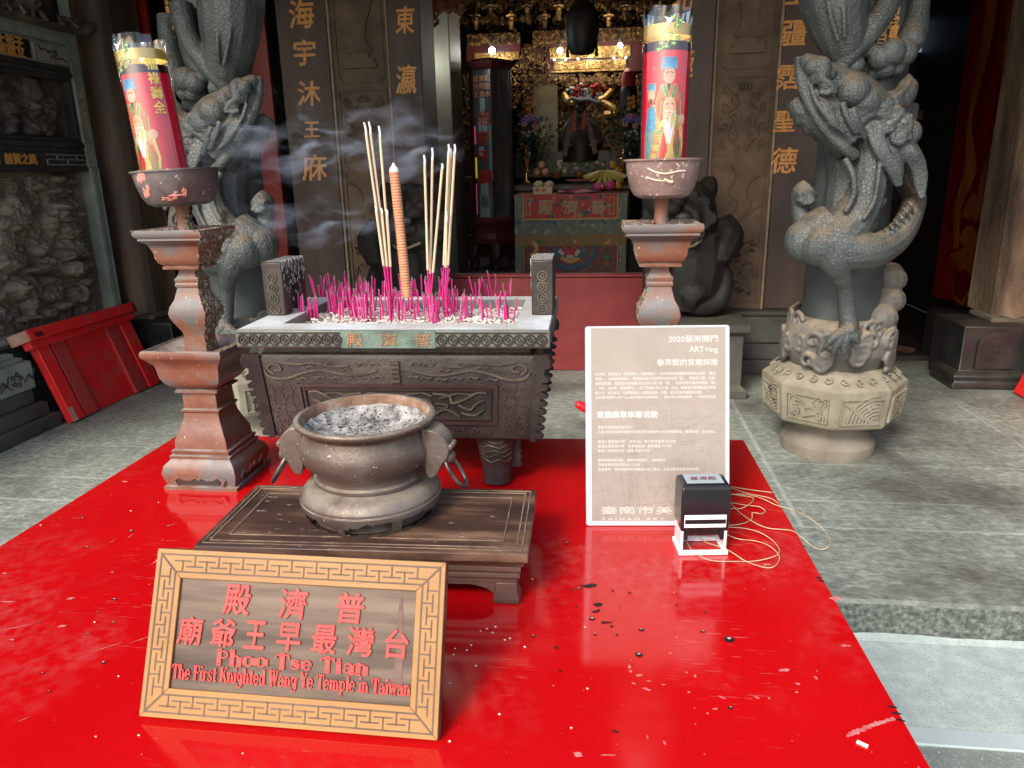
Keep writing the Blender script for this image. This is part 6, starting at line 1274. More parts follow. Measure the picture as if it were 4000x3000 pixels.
slab('The First Knighted Wang Ye Temple in Taiwan', FX(.5), .272 * PH, .2475, .0142, stem=.2)
b.build('lettering', redl, sg, fix=False)
b = MB(); b.hexa([O + U * (PW / 2 + a) + Vv * .12 + N * -.0045 + Vector((0, 0, 0)) if c else Vector((O.x + PW / 2 + a, .70, T + .001)) for a, c in ((-.03, 0), (.03, 0), (.03, 1), (-.03, 1))], [O + U * (PW / 2 + a) + Vv * .12 + N * -.0085 if c else Vector((O.x + PW / 2 + a, .704, T + .001)) for a, c in ((-.03, 0), (.03, 0), (.03, 1), (-.03, 1))]); b.build('back_strut', ply, sg)
# damp stain of the old repair
b = MB(); stn = lambda u, v, d: fb(u, v, .00815 + .0003 * d)
poly = [(.842, .26), (.875, .26), (.873, .45), (.868, .62), (.862, .76), (.857, .79), (.851, .74), (.846, .6), (.85, .45)]
b.add([fb(FX(x), PH * y, .00845) for x, y in poly], [tuple(range(len(poly)))])
b.build('damp_stain', M('damp_stain_wood', (.1, .055, .04), (.17, .1, .075), scale=40, rough=.7), sg, fix=False)

# ================================================================ printed notice in a clear sleeve
O2 = Vector((-.0186, 1.026, T + .001)); U2 = Vector((.2153, .0172, 0)).normalized(); V2 = Vector((-.0055, .0735, .295)).normalized(); N2 = U2.cross(V2).normalized(); V2 = N2.cross(U2).normalized()
NW, NH = .216, .3035
no = thing('printed_notice', 'laminated beige notice titled 2020藝術開門 leaning against the right candlestick', 'notice', O2, 0)
nf = lambda u, v, d: O2 + U2 * u + V2 * v + N2 * d
XN = lambda x: (x - 145) / 940 * NW
YN = lambda y: (1335 - y) / 1275 * NH
def rrect(x0, x1, y0, y1, r, n=5): return [(cx + r * cos(radians(a0 + 90 * k / n)), cy + r * sin(radians(a0 + 90 * k / n))) for cx, cy, a0 in ((x1 - r, y0 + r, -90), (x1 - r, y1 - r, 0), (x0 + r, y1 - r, 90), (x0 + r, y0 + r, 180)) for k in range(n + 1)]
b = MB(); b.prism(rrect(0, NW, 0, NH, .004), lambda u, v: nf(u, v, .0006), lambda u, v: nf(u, v, -.0012)); b.build('clear_sleeve', M('plastic_edge', (.45, .49, .52), rough=.18), no)
b = MB(); b.prism(rrect(.0035, NW - .0035, .0035, NH - .0035, .002), lambda u, v: nf(u, v, .0009), lambda u, v: nf(u, v, .0007)); sh = b.build('white_sheet', M('white_paper', (.5, .53, .61), rough=.3), no)
b = MB(); x0, x1, ym = XN(183), XN(1060), YN(565)
b.add([nf(u, v, .0011) for u, v in ((x0, YN(1305)), (x1, YN(1305)), (x1, ym), (x0, ym))], [(0, 1, 2, 3)], 0); b.add([nf(u, v, .0011) for u, v in ((x0, ym + .0001), (x1, ym + .0001), (x1, YN(72)), (x0, YN(72)))], [(0, 1, 2, 3)], 1)
pn = b.build('beige_print', [M('print_beige', (.27, .237, .2), (.315, .275, .235), scale=20, rough=.28), M('print_beige_upper', (.275, .235, .192), (.32, .272, .225), scale=14, rough=.28)], sh)
b = MB(); R_ = random.Random(44)     # faint street map
mp_ = lambda u, v, d: nf(u, v, .00112 + .00002 * d)
ang = -.12
def rot(x, y): return (XN(x) + 0, YN(y))
for k in range(34):
    x, y = R_.uniform(200, 1040), R_.uniform(600, 1280); l = R_.uniform(60, 320); a = ang + (pi / 2 if R_.random() < .5 else 0) + R_.gauss(0, .05)
    p, q = (x - l / 2 * cos(a), y - l / 2 * sin(a)), (x + l / 2 * cos(a), y + l / 2 * sin(a)); cl = lambda p: (min(max(p[0], 186), 1057), min(max(p[1], 572), 1300)); stripe(b, [rot(*cl(p)), rot(*cl(q))], mp_, .0005)
for k in range(150):
    x, y = R_.uniform(420, 1030), R_.uniform(700, 1270); w_, h_ = R_.uniform(8, 30), R_.uniform(8, 24)
    stripe(b, [rot(x, y), rot(x + w_, y + w_ * .1), rot(x + w_ - h_ * .1, y + h_), rot(x - h_ * .1, y + h_)], mp_, .00035, closed=True)
for q in range(9):
    x, y = R_.uniform(220, 1000), R_.uniform(600, 720); stripe(b, [rot(min(max(x + a, 186), 1057), y + c) for a, c in ((-90, 10), (-30, -15 + q), (20, 10), (80, -12))], mp_, .0005)
b.build('street_map', M('map_line', (.2, .16, .125), rough=.4), pn, fix=False)
b = MB(); wt = lambda u, v, d: nf(u, v, .00122 + .0008 * (d - 1))
def R1(txt, x, y, w_=None, h_=None, al='r', bold=0.0): put_text(b, txt, wt, w=w_ * NW / 940 if w_ else None, h=h_ * NH / 1275 if h_ else None, cx=XN(x), cy=YN(y), align=al, bold=bold)
R1('2020藝術開門', 1010, 145, 320, 44, bold=.005); R1('ART+ing', 1010, 217, 186, 46, bold=.005); R1('巷弄間的宮廟探險', 1010, 293, 396, 42, bold=.005)
for i, s_ in enumerate(('2019年，南美館為「藝術開門」活動特製了一份代表南美館建築意象的五角形「藝術', '地圖」，以南美館為核心，集結鄰近具生活美學的店家為據「點」，無論是工藝、文創、', '藝廊或老屋，悠然漫步出專屬於自己的小旅行路「線」，形成特有的藝術地圖版「面」', '。今年，2020年「藝術開門」，除了延續去年的工藝、文創、藝廊或老屋路線及店家優', '惠之外，配合本次「向眾神致敬—宮廟藝術展」特展，結合宮廟地圖集章活動。「', '2020藝術開門 ART+ing 巷弄間的宮廟探險」，期待您在觀展期間，一同探尋宮廟')): R1(s_, 210, 364 + i * 30, 786 if i != 4 else 735, 21, 'l')
R1('宮廟集章串聯活動', 222, 622, 396, 44, 'l', .02)
for s_, y, w_ in (('集章兌換贈品活動方式：', 703, 230), ('凡集滿特定宮廟印章數可至南美館2館服務台兌換相關贈品，數量有限，兌完為止。', 733, 775), ('集滿三間宮廟印章：深作cafe   蛋沙拉兌換券 共10份', 794, 512), ('集滿五間宮廟印章：吳萬春香舖   薰香禮品 共12份', 824, 484), ('集滿八間宮廟印章：醒醒 茶盒 共3份', 854, 345), ('藝術地圖領取地點：臺南市美術館1、2館服務台', 914, 445), ('詳細活動訊息請掃QR CODE', 943, 275), ('注意事項：本館保留修改活動及內容之權利，並對活動享有最終解釋權', 973, 660)): R1(s_, 225, y, w_, 20, 'l')
R1('臺南市美', 243, 1236, 470, 48, 'l', 0.0); R1('T A I N A N   A R T', 247, 1292, 412, 15, 'l', 0.0)
b.build('lettering', M('white_ink', (.58, .56, .52), rough=.35), pn, fix=False)

# ================================================================ self-inking stamp
blk = M('glossy_black_plastic', (.009, .008, .009), (.012, .011, .012), scale=20, rough=.12, rough2=.2); wpl = M('white_plastic', (.74, .8, .83), (.78, .83, .85), scale=20, rough=.3)
st_ = thing('self_inking_stamp', 'black and white self-inking stamp standing before the notice, topped with 普濟殿', 'stamp', (.144, .972, T + .0006), radians(6.5)); mw = MW[st_.name]
hx, hy = .0325, .0215
b = MB()
b.box(-hx - .002, hx + .002, -hy - .002, -hy + .004, 0, .006, 0, mw); b.box(-hx - .002, hx + .002, hy - .004, hy + .002, 0, .006, 0, mw); b.box(-hx - .002, -hx + .0045, -hy + .0042, hy - .0042, 0, .006, 0, mw); b.box(hx - .0045, hx + .002, -hy + .0042, hy - .0042, 0, .006, 0, mw)
for sx in (-1, 1): xa, xb = sorted((sx * (hx - .004), sx * (hx - .0005))); b.box(xa, xb, -hy + .001, hy - .001, .0062, .048, 0, mw)
b.box(-hx + .0042, hx - .0042, hy - .004, hy - .0015, .014, .018, 0, mw)
fr = b.build('frame', wpl, st_, bevel=.0008)
b = MB(); b.sq([(hx, hy, .036), (hx + .0012, hy + .0012, .05), (hx + .0012, hy + .0012, .099), (hx - .0005, hy - .001, .1035), (hx - .004, hy - .004, .1055)], m=mw)
bo = b.build('housing', blk, st_, bevel=.0016)
b = MB(); b.box(-hx + .0035, hx - .0035, -hy - .0026, -hy - .0014, .043, .062, 0, mw); fp = b.build('front_plate', wpl, st_, bevel=.0006)
b = MB(); b.box(-hx + .0045, hx - .0045, -hy - .003, -hy - .0027, .049, .0555, 0, mw); b.build('label_slot', blk, fp)
b = MB(); b.box(-hx + .005, hx - .005, -hy + .004, hy - .006, .029, .0358, 0, mw); b.box(-hx + .005, -hx + .010, -hy + .001, hy - .004, .022, .0356, 0, mw); b.box(hx - .010, hx - .005, -hy + .001, hy - .004, .022, .0356, 0, mw); b.build('ink_carriage', blk, st_, bevel=.0006)
b = MB(); b.ell(mw @ Vector((-hx - .0012, -hy + .008, .048)), (.0012, .003, .004)); b.build('release_button', M('red_button', (.5, .02, .02), rough=.35), bo)
b = MB(); b.box(-hx + .007, hx - .007, -hy + .007, hy - .005, .1056, .1061, 0, mw); lb = b.build('label_window', M('grey_label', (.33, .4, .43), rough=.15), bo)
b = MB(); put_text(b, '普濟殿', lambda u, v, d: mw @ Vector((u, v, .1064 + .0006 * (d - 1))), w=.036, h=.012, cx=0, cy=.001, bold=.01, italic=.15); b.build('lettering', M('maroon_ink', (.2, .02, .03), rough=.4), lb, fix=False)

# ================================================================ golden elastic cord tied to the stamp
b = MB()
TR = lambda pts, z=.0022: [atz(2800 + x / 1.508, 1900 + y / 1.508, T + z + .0025 * (i % 3)) for i, (x, y) in enumerate(pts)]
for pts in ([(60, 60), (110, 130), (200, 200), (300, 245), (440, 260), (500, 300), (560, 350), (620, 370), (660, 350), (665, 310), (610, 235), (520, 170), (440, 135), (350, 110), (250, 65), (150, 45), (70, 50)], [(75, 5), (180, 40), (300, 65), (350, 90), (378, 125)], [(75, 0), (200, 20), (325, 36)], [(75, 130), (140, 130), (190, 105), (215, 80), (200, 62), (80, 45)], [(80, 95), (170, 110), (250, 120), (285, 145), (260, 160), (210, 155), (205, 190), (150, 220), (60, 230)],
            [(45, 240), (150, 245), (250, 270), (330, 320), (370, 380), (330, 415), (220, 440), (100, 442), (0, 440), (-70, 425), (-150, 370), (-185, 300), (-175, 275), (-120, 290), (-60, 330), (0, 350), (45, 365), (100, 395), (170, 440), (270, 475), (330, 475), (365, 440), (360, 395), (300, 345), (220, 320), (130, 310), (45, 280)]):
    b.tube(TR(pts), .0006, 6, smooth=5)
tag(b.build('elastic_cord', M('gold_cord', (.5, .37, .2), (.6, .47, .3), scale=200, rough=.45), loc=(.25, 1.0, T)), 'thin golden elastic cord lying in loose loops beside the stamp', 'cord')
b = MB(); a, c = at(2262, 1582, 1.085), at(2330, 1612, 1.09); e = Vector((.03, 1.165, T + .01)); b.tube([a, a + (c - a) * .5, c, e], [.006, .0085, .008, .005], 12, smooth=4); b.ell(a, .0064)
tag(b.build('red_scoop', M('red_plastic', (.6, .01, .015), rough=.3), loc=e), 'glossy red plastic scoop handle poking out from behind the notice', 'scoop')
# ================================================================ inside the hall
gilt = M('old_gilt_carving', (0.02, 0.009, 0.005), (0.4, 0.22, 0.06), (0.1, 0.045, 0.016), scale=22, rough=0.38, metal=.45, bump=.004, bscale=50)
gilt_br = M('bright_gilt', (0.2, 0.09, 0.02), (0.6, 0.36, 0.1), scale=22, rough=0.32, metal=.5, bump=.003, bscale=60)
maroon = M('maroon_lacquer', (0.075, 0.012, 0.014), (0.12, 0.022, 0.02), scale=5, rough=0.32)
dkwood = M('dark_red_wood_hall', (0.03, 0.011, 0.009), (0.065, 0.022, 0.016), scale=5, rough=0.35)
brownred = M('carved_orange_wood', (0.12, 0.04, 0.018), (0.2, 0.075, 0.03), scale=12, rough=0.4, bump=.003, bscale=60)
def pxbox(b, x0, y0, x1, y1, Y, dep, mi=0):
    f = [at(x0, y1, Y), at(x1, y1, Y), at(x1, y0, Y), at(x0, y0, Y)]
    xa, xb = (f[0].x + f[3].x) / 2, (f[1].x + f[2].x) / 2; za, zb = (f[0].z + f[1].z) / 2, (f[2].z + f[3].z) / 2
    b.box(xa, xb, Y, Y + dep, za, zb, mi); return xa, xb, za, zb
def carve(b, x0, y0, x1, y1, Y, n, amp, seed, mi=0):     # knotted carving: curls and knobs over a rectangle
    R_ = random.Random(seed)
    for k in range(n):
        px, py = R_.uniform(x0, x1), R_.uniform(y0, y1); c = at(px, py, Y); r = amp * R_.uniform(.5, 1.2)
        if R_.random() < .5: b.ell((c.x, c.y, c.z), (r, r * .8, r * R_.uniform(.6, 1.3)), 7, 5, mi)
        else:
            a0 = R_.uniform(0, 6.28); b.tube([(c.x + r * 1.6 * cos(a0 + q * .9) * (1 - q * .12), c.y - .01, c.z + r * 1.6 * sin(a0 + q * .9) * (1 - q * .12)) for q in range(6)], r * .45, 5, mi)
YB = 8.6
c = at(2200, 300, YB)
scr = thing('gilded_altar_screen', 'tall gilded and maroon carved altar screen at the back of the hall', 'altar screen', (c.x, YB, .585))
b = MB(); pxbox(b, 1700, -200, 2760, 60, YB + .45, .1); pxbox(b, 1690, 60, 2000, 760, YB + .4, .1); b.build('back_board', dkwood, scr)
b = MB()
for row, (y, dy) in enumerate(((20, 46), (75, 46), (112, 30))): carve(b, 1690, y - dy * .3, 2620, y + dy * .3, YB + .1 + .05 * row, 190 - row * 40, .032, 50 + row)
b.build('bracket_carving', gilt, scr)
R_ = random.Random(71)
for k, (x, y) in enumerate([(1790 + 66 * i + R_.uniform(-8, 8), 30 + (i % 2) * 38) for i in range(13)]):
    b = MB(); p = at(x, y, YB); b.ell(p, (.03, .025, .035)); b.ell(p + Vector((0, 0, .05)), (.02, .02, .024)); b.tube([p + Vector((-.05, 0, .02)), p + Vector((0, -.02, .03)), p + Vector((.05, 0, .02))], .014, 6); b.tube([p - Vector((0, 0, .03)), p - Vector((0, 0, .12))], [.03, .02], 8); b.build('gilt_figure', gilt_br if k % 3 == 0 else gilt, scr)
b = MB(); pxbox(b, 1825, 130, 2030, 176, YB - .05, .14); pxbox(b, 2080, 112, 2560, 164, YB - .05, .14); carve(b, 1835, 138, 2020, 170, YB - .05, 70, .016, 1); carve(b, 2090, 122, 2550, 158, YB - .05, 150, .016, 2); b.build('upper_lintel', gilt, scr)
b = MB(); pxbox(b, 1822, 178, 2032, 236, YB, .1); pxbox(b, 2130, 166, 2560, 282, YB, .1); pxbox(b, 2035, 170, 2128, 640, YB + .06, .1); pxbox(b, 2470, 284, 2600, 640, YB + .06, .1); b.build('maroon_beam', maroon, scr)
b = MB(); pxbox(b, 1850, 205, 2026, 234, YB - .03, .03); carve(b, 1855, 209, 2020, 230, YB - .03, 60, .013, 3); pxbox(b, 2148, 182, 2462, 226, YB - .03, .03); carve(b, 2152, 188, 2456, 222, YB - .03, 130, .016, 4); pxbox(b, 2165, 237, 2445, 268, YB - .03, .03); carve(b, 2170, 242, 2440, 264, YB - .03, 90, .013, 5); pxbox(b, 2150, 271, 2455, 279, YB - .06, .06)
b.build('gold_panel', gilt_br, scr)
b = MB(); carve(b, 2175, 285, 2440, 330, YB - .01, 120, .028, 6); pxbox(b, 2160, 284, 2450, 620, YB + .25, .04); carve(b, 2170, 330, 2440, 420, YB + .2, 110, .035, 7); carve(b, 1985, 250, 2030, 420, YB, 60, .02, 8); carve(b, 2040, 180, 2130, 280, YB, 70, .03, 9); b.build('niche_carving', gilt, scr)
b = MB(); carve(b, 2038, 285, 2082, 640, YB + .05, 130, .03, 61); carve(b, 2472, 290, 2590, 640, YB + .05, 150, .03, 62); carve(b, 1695, 240, 1830, 640, YB + .38, 170, .035, 63); carve(b, 2180, 420, 2440, 600, YB + .16, 190, .035, 64); carve(b, 2090, 295, 2175, 330, YB - .12, 30, .02, 65); b.build('pillar_carving', gilt, scr)
b = MB()      # gold dragons in the niche
for pts in ([(2200, 360), (2215, 390), (2240, 400), (2260, 385)], [(2290, 350), (2330, 345), (2350, 325), (2400, 320), (2390, 350), (2360, 380), (2330, 390)], [(2205, 335), (2230, 330), (2240, 345)], [(2350, 395), (2390, 420), (2400, 440), (2360, 450)]):
    b.tube([at(x, y, YB + .05) for x, y in pts], [.03, .05, .05, .045, .04, .035, .03][:len(pts)], 8, smooth=4)
b.build('gold_dragon', gilt_br, scr)
b = MB(); pxbox(b, 2085, 290, 2178, 640, YB - .12, .14); pxbox(b, 2100, 300, 2165, 620, YB - .125, .004); b.build('side_case', M('brown_case', (.07, .045, .02), (.12, .085, .04), scale=9, rough=.25), scr)
# lamps
lampm = M('lamp_glow', (1, 1, 1), emit=(.9, .97, 1.0), estr=30)
for i, (x, y, r, lab, en) in enumerate(((1922, 198, .034, 'glowing white bulb over the hexagonal lantern tower', 2.5), (2187, 198, .028, 'glowing white bulb left of the dark hanging bell', 2.0), (2303, 181, .034, 'brightest white bulb beside the bottom of the dark hanging bell', 3.0), (2422, 178, .026, 'small glowing bulb right of the dark hanging bell', 2.0))):
    p = at(x, y, YB - .3); o = thing('lamp_bulb', lab, 'lamp', p, 0, 'bulbs over the altar')
    b = MB(); b.ell(p, r, 14, 10); b.build('glass', lampm, o)
    b = MB(); b.lathe([(.012, r * .9), (.018, r + .02), (.014, r + .05), (.003, r + .06), (.003, r + .16)], 10, p); b.build('socket', black_wood, o)
    ld = bpy.data.lights.new('bulb_light', 'POINT'); ld.energy = en * .8; ld.color = (1, .93, .8); ld.shadow_soft_size = .05; lo = bpy.data.objects.new('bulb_light', ld); COL.objects.link(lo); lo.parent = o; lo.location = (0, -.12, -.02)
for i, (x, y) in enumerate(((2165, 233), (2210, 232), (2258, 230), (2398, 227), (2445, 225))):
    p = at(x, y, YB - .1); b = MB(); b.ell(p, .016, 8, 6); tag(b.build('bead_light', M('bead_glow', (.8, .8, .75), rough=.2, emit=(.8, .8, .7), estr=.6), loc=p), 'tiny pale bead light in the row under the gold panel', 'bead light', 'bead lights under the gold panel')
# hanging bell-shaped dark burner
p = at(2274, 105, 6.4); hb = thing('hanging_lantern', 'big dark oval lantern hanging before the gilded altar screen', 'lantern', p)
b = MB(); b.lathe([(.02, -.2), (.09, -.195), (.125, -.12), (.133, -.02), (.125, .08), (.09, .16), (.03, .195), (.01, .2)], 28, p); b.build('shade', black_wood, hb)
b = MB(); b.tube([p + Vector((0, 0, .2)), p + Vector((0, 0, 2.2))], .006, 6); b.build('chain', black_wood, hb)
for s_ in (-1, 1): b = MB(); q = p + Vector((s_ * .115, 0, -.13)); b.tube([q, q - Vector((0, 0, .09))], [.008, .014], 8); b.build('tassel', black_wood, hb)
# hexagonal lantern tower
YT = 7.1
c = at(1920, 1005, YT); lt = thing('lantern_tower', 'tall hexagonal glass lantern tower lettered 池府千歲 left of the altar table', 'lantern tower', (c.x, YT, .35))
z_ = lambda y: at(1915, y, YT).z
cx_ = at(1920, 600, YT).x; R6 = (at(2003, 500, YT).x - at(1838, 500, YT).x) / 2 / cos(radians(13))
hexr = Matrix.Translation((cx_, YT, 0)) @ Matrix.Rotation(radians(-17), 4, 'Z')
def hx_(b, prof): b.lathe(prof, 6, m=hexr)
b = MB(); hx_(b, [(R6 * 1.0, z_(280)), (R6 * 1.15, z_(268)), (R6 * 1.22, z_(256)), (R6 * 1.2, z_(248)), (R6 * .9, z_(240)), (R6 * .6, z_(232))]); b.build('roof', maroon, lt, sharp=20)
b = MB(); hx_(b, [(R6 * .93, z_(845)), (R6 * .93, z_(280))]); b.build('glass', M('grey_lantern_glass', (.05, .055, .06), (.13, .14, .15), (.08, .07, .07), scale=5, rough=.12, stretch=(1, 1, .25), spec=.8), lt, sharp=20)
b = MB()
for k in range(6):
    a = k * pi / 3; b.tube([hexr @ Vector((R6 * .97 * cos(a), R6 * .97 * sin(a), z_(846))), hexr @ Vector((R6 * .97 * cos(a), R6 * .97 * sin(a), z_(278)))], .012, 6)
b.build('corner_post', dkwood, lt)
b = MB(); hx_(b, [(R6 * .95, z_(960)), (R6 * 1.2, z_(945)), (R6 * 1.2, z_(925)), (R6 * 1.02, z_(905)), (R6 * 1.02, z_(880)), (R6 * 1.12, z_(870)), (R6 * 1.12, z_(855)), (R6 * .98, z_(845))]); b.build('base', maroon, lt, sharp=20)
for k in range(6):
    a = k * pi / 3; b = MB(); b.tube([hexr @ Vector((R6 * 1.1 * cos(a), R6 * 1.1 * sin(a), z_(950))), hexr @ Vector((R6 * 1.22 * cos(a), R6 * 1.22 * sin(a), (z_(950) + .36) / 2)), hexr @ Vector((R6 * 1.0 * cos(a), R6 * 1.0 * sin(a), .43)), hexr @ Vector((R6 * 1.18 * cos(a), R6 * 1.18 * sin(a), .352))], [.05, .045, .03, .035], 8, smooth=4); b.build('leg', dkwood, lt)
ap = R6 * .93 * cos(pi / 6) + .003
ai = -pi / 2 + radians(-17) + 0; faces = [radians(-17) + pi / 6 + k * pi / 3 for k in range(6)]
fa = min(faces, key=lambda a: abs(((a + pi / 2 + pi) % (2 * pi)) - pi)); nrm = Vector((cos(fa), sin(fa), 0)); tn = Vector((-sin(fa), cos(fa), 0)); cc = Vector((cx_, YT, 0)) + nrm * ap
lf = lambda u, v, d: cc + tn * u + nrm * (.003 * d) + Vector((0, 0, v))
b = MB()
for ch, y in (('池', 464), ('府', 540), ('千', 614), ('歲', 690)): put_text(b, ch, lf, w=.135, h=.125, cx=.0, cy=z_(y), bold=.022, thick=1)
b.build('lettering', M('red_letter_glass', (.32, .015, .01), (.4, .04, .015), scale=30, rough=.4), lt, fix=False)
b = MB()
for i, s_ in enumerate(('普濟殿', '光明燈', '王皇水')): put_text(b, s_, lf, w=.17, h=.052, cx=0, cy=z_(313 + i * 30), bold=.02, thick=1)
b.build('small_lettering', M('orange_letter_glass', (.5, .16, .06), rough=.4), lt, fix=False)
b = MB()
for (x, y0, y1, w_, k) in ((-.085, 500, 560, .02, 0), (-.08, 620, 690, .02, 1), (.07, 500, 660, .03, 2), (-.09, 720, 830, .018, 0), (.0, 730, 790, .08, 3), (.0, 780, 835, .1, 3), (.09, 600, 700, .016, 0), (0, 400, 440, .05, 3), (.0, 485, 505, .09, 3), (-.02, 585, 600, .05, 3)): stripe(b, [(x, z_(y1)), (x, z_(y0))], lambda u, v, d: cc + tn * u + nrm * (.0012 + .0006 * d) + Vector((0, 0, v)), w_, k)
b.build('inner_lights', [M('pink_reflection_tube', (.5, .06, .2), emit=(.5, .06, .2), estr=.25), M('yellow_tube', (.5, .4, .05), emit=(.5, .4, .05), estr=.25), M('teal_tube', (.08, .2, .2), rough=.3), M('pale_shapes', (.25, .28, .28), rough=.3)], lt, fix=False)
# side cabinet and pillar clad in metal
YC = 8.3
b = MB(); x0, x1, z0, z1 = pxbox(b, 1735, 690, 1850, 905, YC, .5)
cb = thing('carved_cabinet', 'carved orange brown altar cabinet left of the lantern tower', 'cabinet', ((x0 + x1) / 2, YC, z0)); b.build('carcass', brownred, cb, bevel=.01)
b = MB(); pxbox(b, 1772, 712, 1838, 745, YC - .012, .011); b.build('drawer_panel', dkwood, cb); b = MB(); pxbox(b, 1775, 768, 1836, 890, YC - .012, .011); carve(b, 1782, 775, 1830, 882, YC - .012, 40, .02, 14); b.build('door_panel', brownred, cb)
b = MB(); x0, x1, z0, z1 = pxbox(b, 1640, -60, 1758, 470, 6.6, .5)
mp2 = thing('metal_clad_pillar', 'pillar clad in brushed metal shining with cold light beside the door', 'pillar', ((x0 + x1) / 2, 6.8, .35)); b = MB(); b.box(x0, x1, 6.6, 7.1, .35, 3.69); b.build('cladding', M('brushed_metal', (.15, .125, .08), (.21, .175, .12), scale=3, rough=.5, metal=.45, stretch=(30, 30, .4)), mp2, bevel=.01)
p = at(1668, 203, 6.25); p.x -= .12
o = thing('tube_lamp', 'cold white lamp shining on the metal clad pillar, mostly behind the left pier', 'lamp', p)
b = MB(); b.ell(p, (.035, .035, .06)); b.build('glass', lampm, o); ld = bpy.data.lights.new('tube_light', 'POINT'); ld.energy = 3; ld.color = (.7, .93, 1); ld.shadow_soft_size = .06; lo = bpy.data.objects.new('tube_light', ld); COL.objects.link(lo); lo.parent = o; lo.location = (.08, -.08, 0)
b = MB(); carve(b, 1655, -10, 1700, 80, 5.9, 50, .03, 31); carve(b, 1650, 80, 1690, 110, 5.9, 8, .02, 32); carve(b, 1700, -10, 1800, 40, 6.0, 50, .035, 33)
tag(b.build('carved_corbel', M('orange_carved_corbel', (.14, .04, .015), (.34, .13, .05), scale=20, rough=.4), loc=at(1700, 40, 5.9)), 'carved orange corbel above the metal clad pillar', 'corbel')
b = MB(); carve(b, 1735, 270, 1815, 410, 7.3, 150, .03, 40); b2 = MB(); carve(b2, 1700, 310, 1745, 350, 7.25, 14, .035, 41)
pl = thing('flower_arrangement', 'dark flower arrangement in a black vase before the metal clad pillar', 'flowers', at(1770, 640, 7.3)); b.build('dry_flowers', M('dry_dark_flowers', (.03, .016, .01), (.1, .06, .03), scale=30, rough=.7), pl); b2.build('yellow_bloom', M('yellow_bloom', (.4, .35, .1), (.5, .48, .2), scale=30, rough=.6), pl)
b = MB(); p = at(1755, 640, 7.3); b.lathe([(.09, 0), (.13, .1), (.16, .3), (.12, .5), (.06, .6), (.08, .66)], 20, p); b.build('vase', black_wood, pl)
b = MB(); p = at(1715, 400, 7.2); b.ell(p, (.045, .04, .06)); tag(b.build('red_lantern', M('red_lantern_paper', (.4, .01, .015), rough=.5), loc=p), 'small red paper lantern hanging by the dark flower arrangement', 'lantern')
# ------------------------------------------------ altar table with its embroidered cloth
YA = 6.6
cl_col = dict(red=M('red_silk', (.42, .018, .022), (.5, .03, .03), scale=20, rough=.55), fr=M('faded_fringe', (.2, .125, .05), (.3, .2, .09), scale=60, rough=.8, stretch=(6, 1, .3)), gr=M('grey_brocade', (.22, .21, .16), (.34, .31, .23), (.12, .16, .12), scale=18, rough=.7), or_=M('orange_gold_trim', (.5, .25, .06), (.6, .34, .1), scale=40, rough=.5), em=M('multicolour_embroidery', (.34, .04, .03), (.3, .14, .06), (.1, .06, .06), scale=16, rough=.6), bl=M('blue_embroidery', (.03, .06, .16), (.06, .16, .2), scale=30, rough=.6), gn=M('green_embroidery', (.03, .14, .08), (.06, .2, .1), scale=30, rough=.6), bg=M('beige_embroidery', (.4, .24, .14), (.46, .3, .18), scale=60, rough=.6), wh=M('white_embroidery', (.5, .46, .4), rough=.6))
x0, x1 = at(2012, 900, YA).x, at(2447, 900, YA).x; zt = at(2230, 758, YA).z; zm = at(2230, 868, YA).z; zf = at(2230, 920, YA).z
al = thing('altar_table', 'altar table draped in a red embroidered cloth with a dragon face, behind the threshold', 'altar table', ((x0 + x1) / 2, YA + .3, .35))
b = MB(); b.box(x0 + .02, x1 - .02, YA + .03, YA + .7, .352, zt - .012); b.build('body', dkwood, al)
b = MB(); b.box(x0 - .01, x1 + .01, YA - .005, YA + .72, zt - .0115, zt); b.build('red_top_cloth', M('red_top_cloth_silk', (.3, .012, .016), (.38, .02, .022), scale=12, rough=.4), al)
W_ = x1 - x0
def drape(z0, z1, yo, m_, nm, amp=.012, parent=al):
    b = MB(); b.grid(60, 8, lambda u, v: (x0 + W_ * u, YA - yo - amp * sin(u * 19 + 1) * (1 - v), z0 + (z1 - z0) * v)); return b.build(nm, m_, parent, sharp=180)
vf = lambda h: (lambda u, v, d: Vector((x0 + u * W_, YA - h - .004 * d - .0, v)))
up = drape(zm + .02, zt - .0005, .012, cl_col['gr'], 'valance', .002)
b = MB(); xa, xb = .09, .91
b.add([vf(.016)(u, v, 0) for u, v in ((xa, zm + .035), (xb, zm + .035), (xb, zt - .002), (xa, zt - .002))], [(0, 1, 2, 3)]); rp = b.build('red_field', cl_col['red'], up)
b = MB(); ww = .012
stripe(b, [(xa - .008, zt - .01), (xa - .008, zm + .03), (xb + .008, zm + .03), (xb + .008, zt - .01)], vf(.017), ww)
for xc in (.125, .865): stripe(b, [(xc - .02, zm + .065), (xc + .02, zm + .065), (xc + .02, zt - .03), (xc - .02, zt - .03)], vf(.017), .006, closed=True)
b.build('gold_trim', cl_col['or_'], up)
b = MB(); 
for ch, u in (('殿', .28), ('濟', .505), ('普', .745)): put_text(b, ch, lambda a, v, d: Vector((x0 + u * W_ + a, YA - .0175 - .003 * d, v)), w=.12, h=.12, cx=0, cy=(zm + zt) / 2 + .01, bold=.03, thick=1)
b.build('lettering', cl_col['bg'], rp, fix=False)
R_ = random.Random(3)
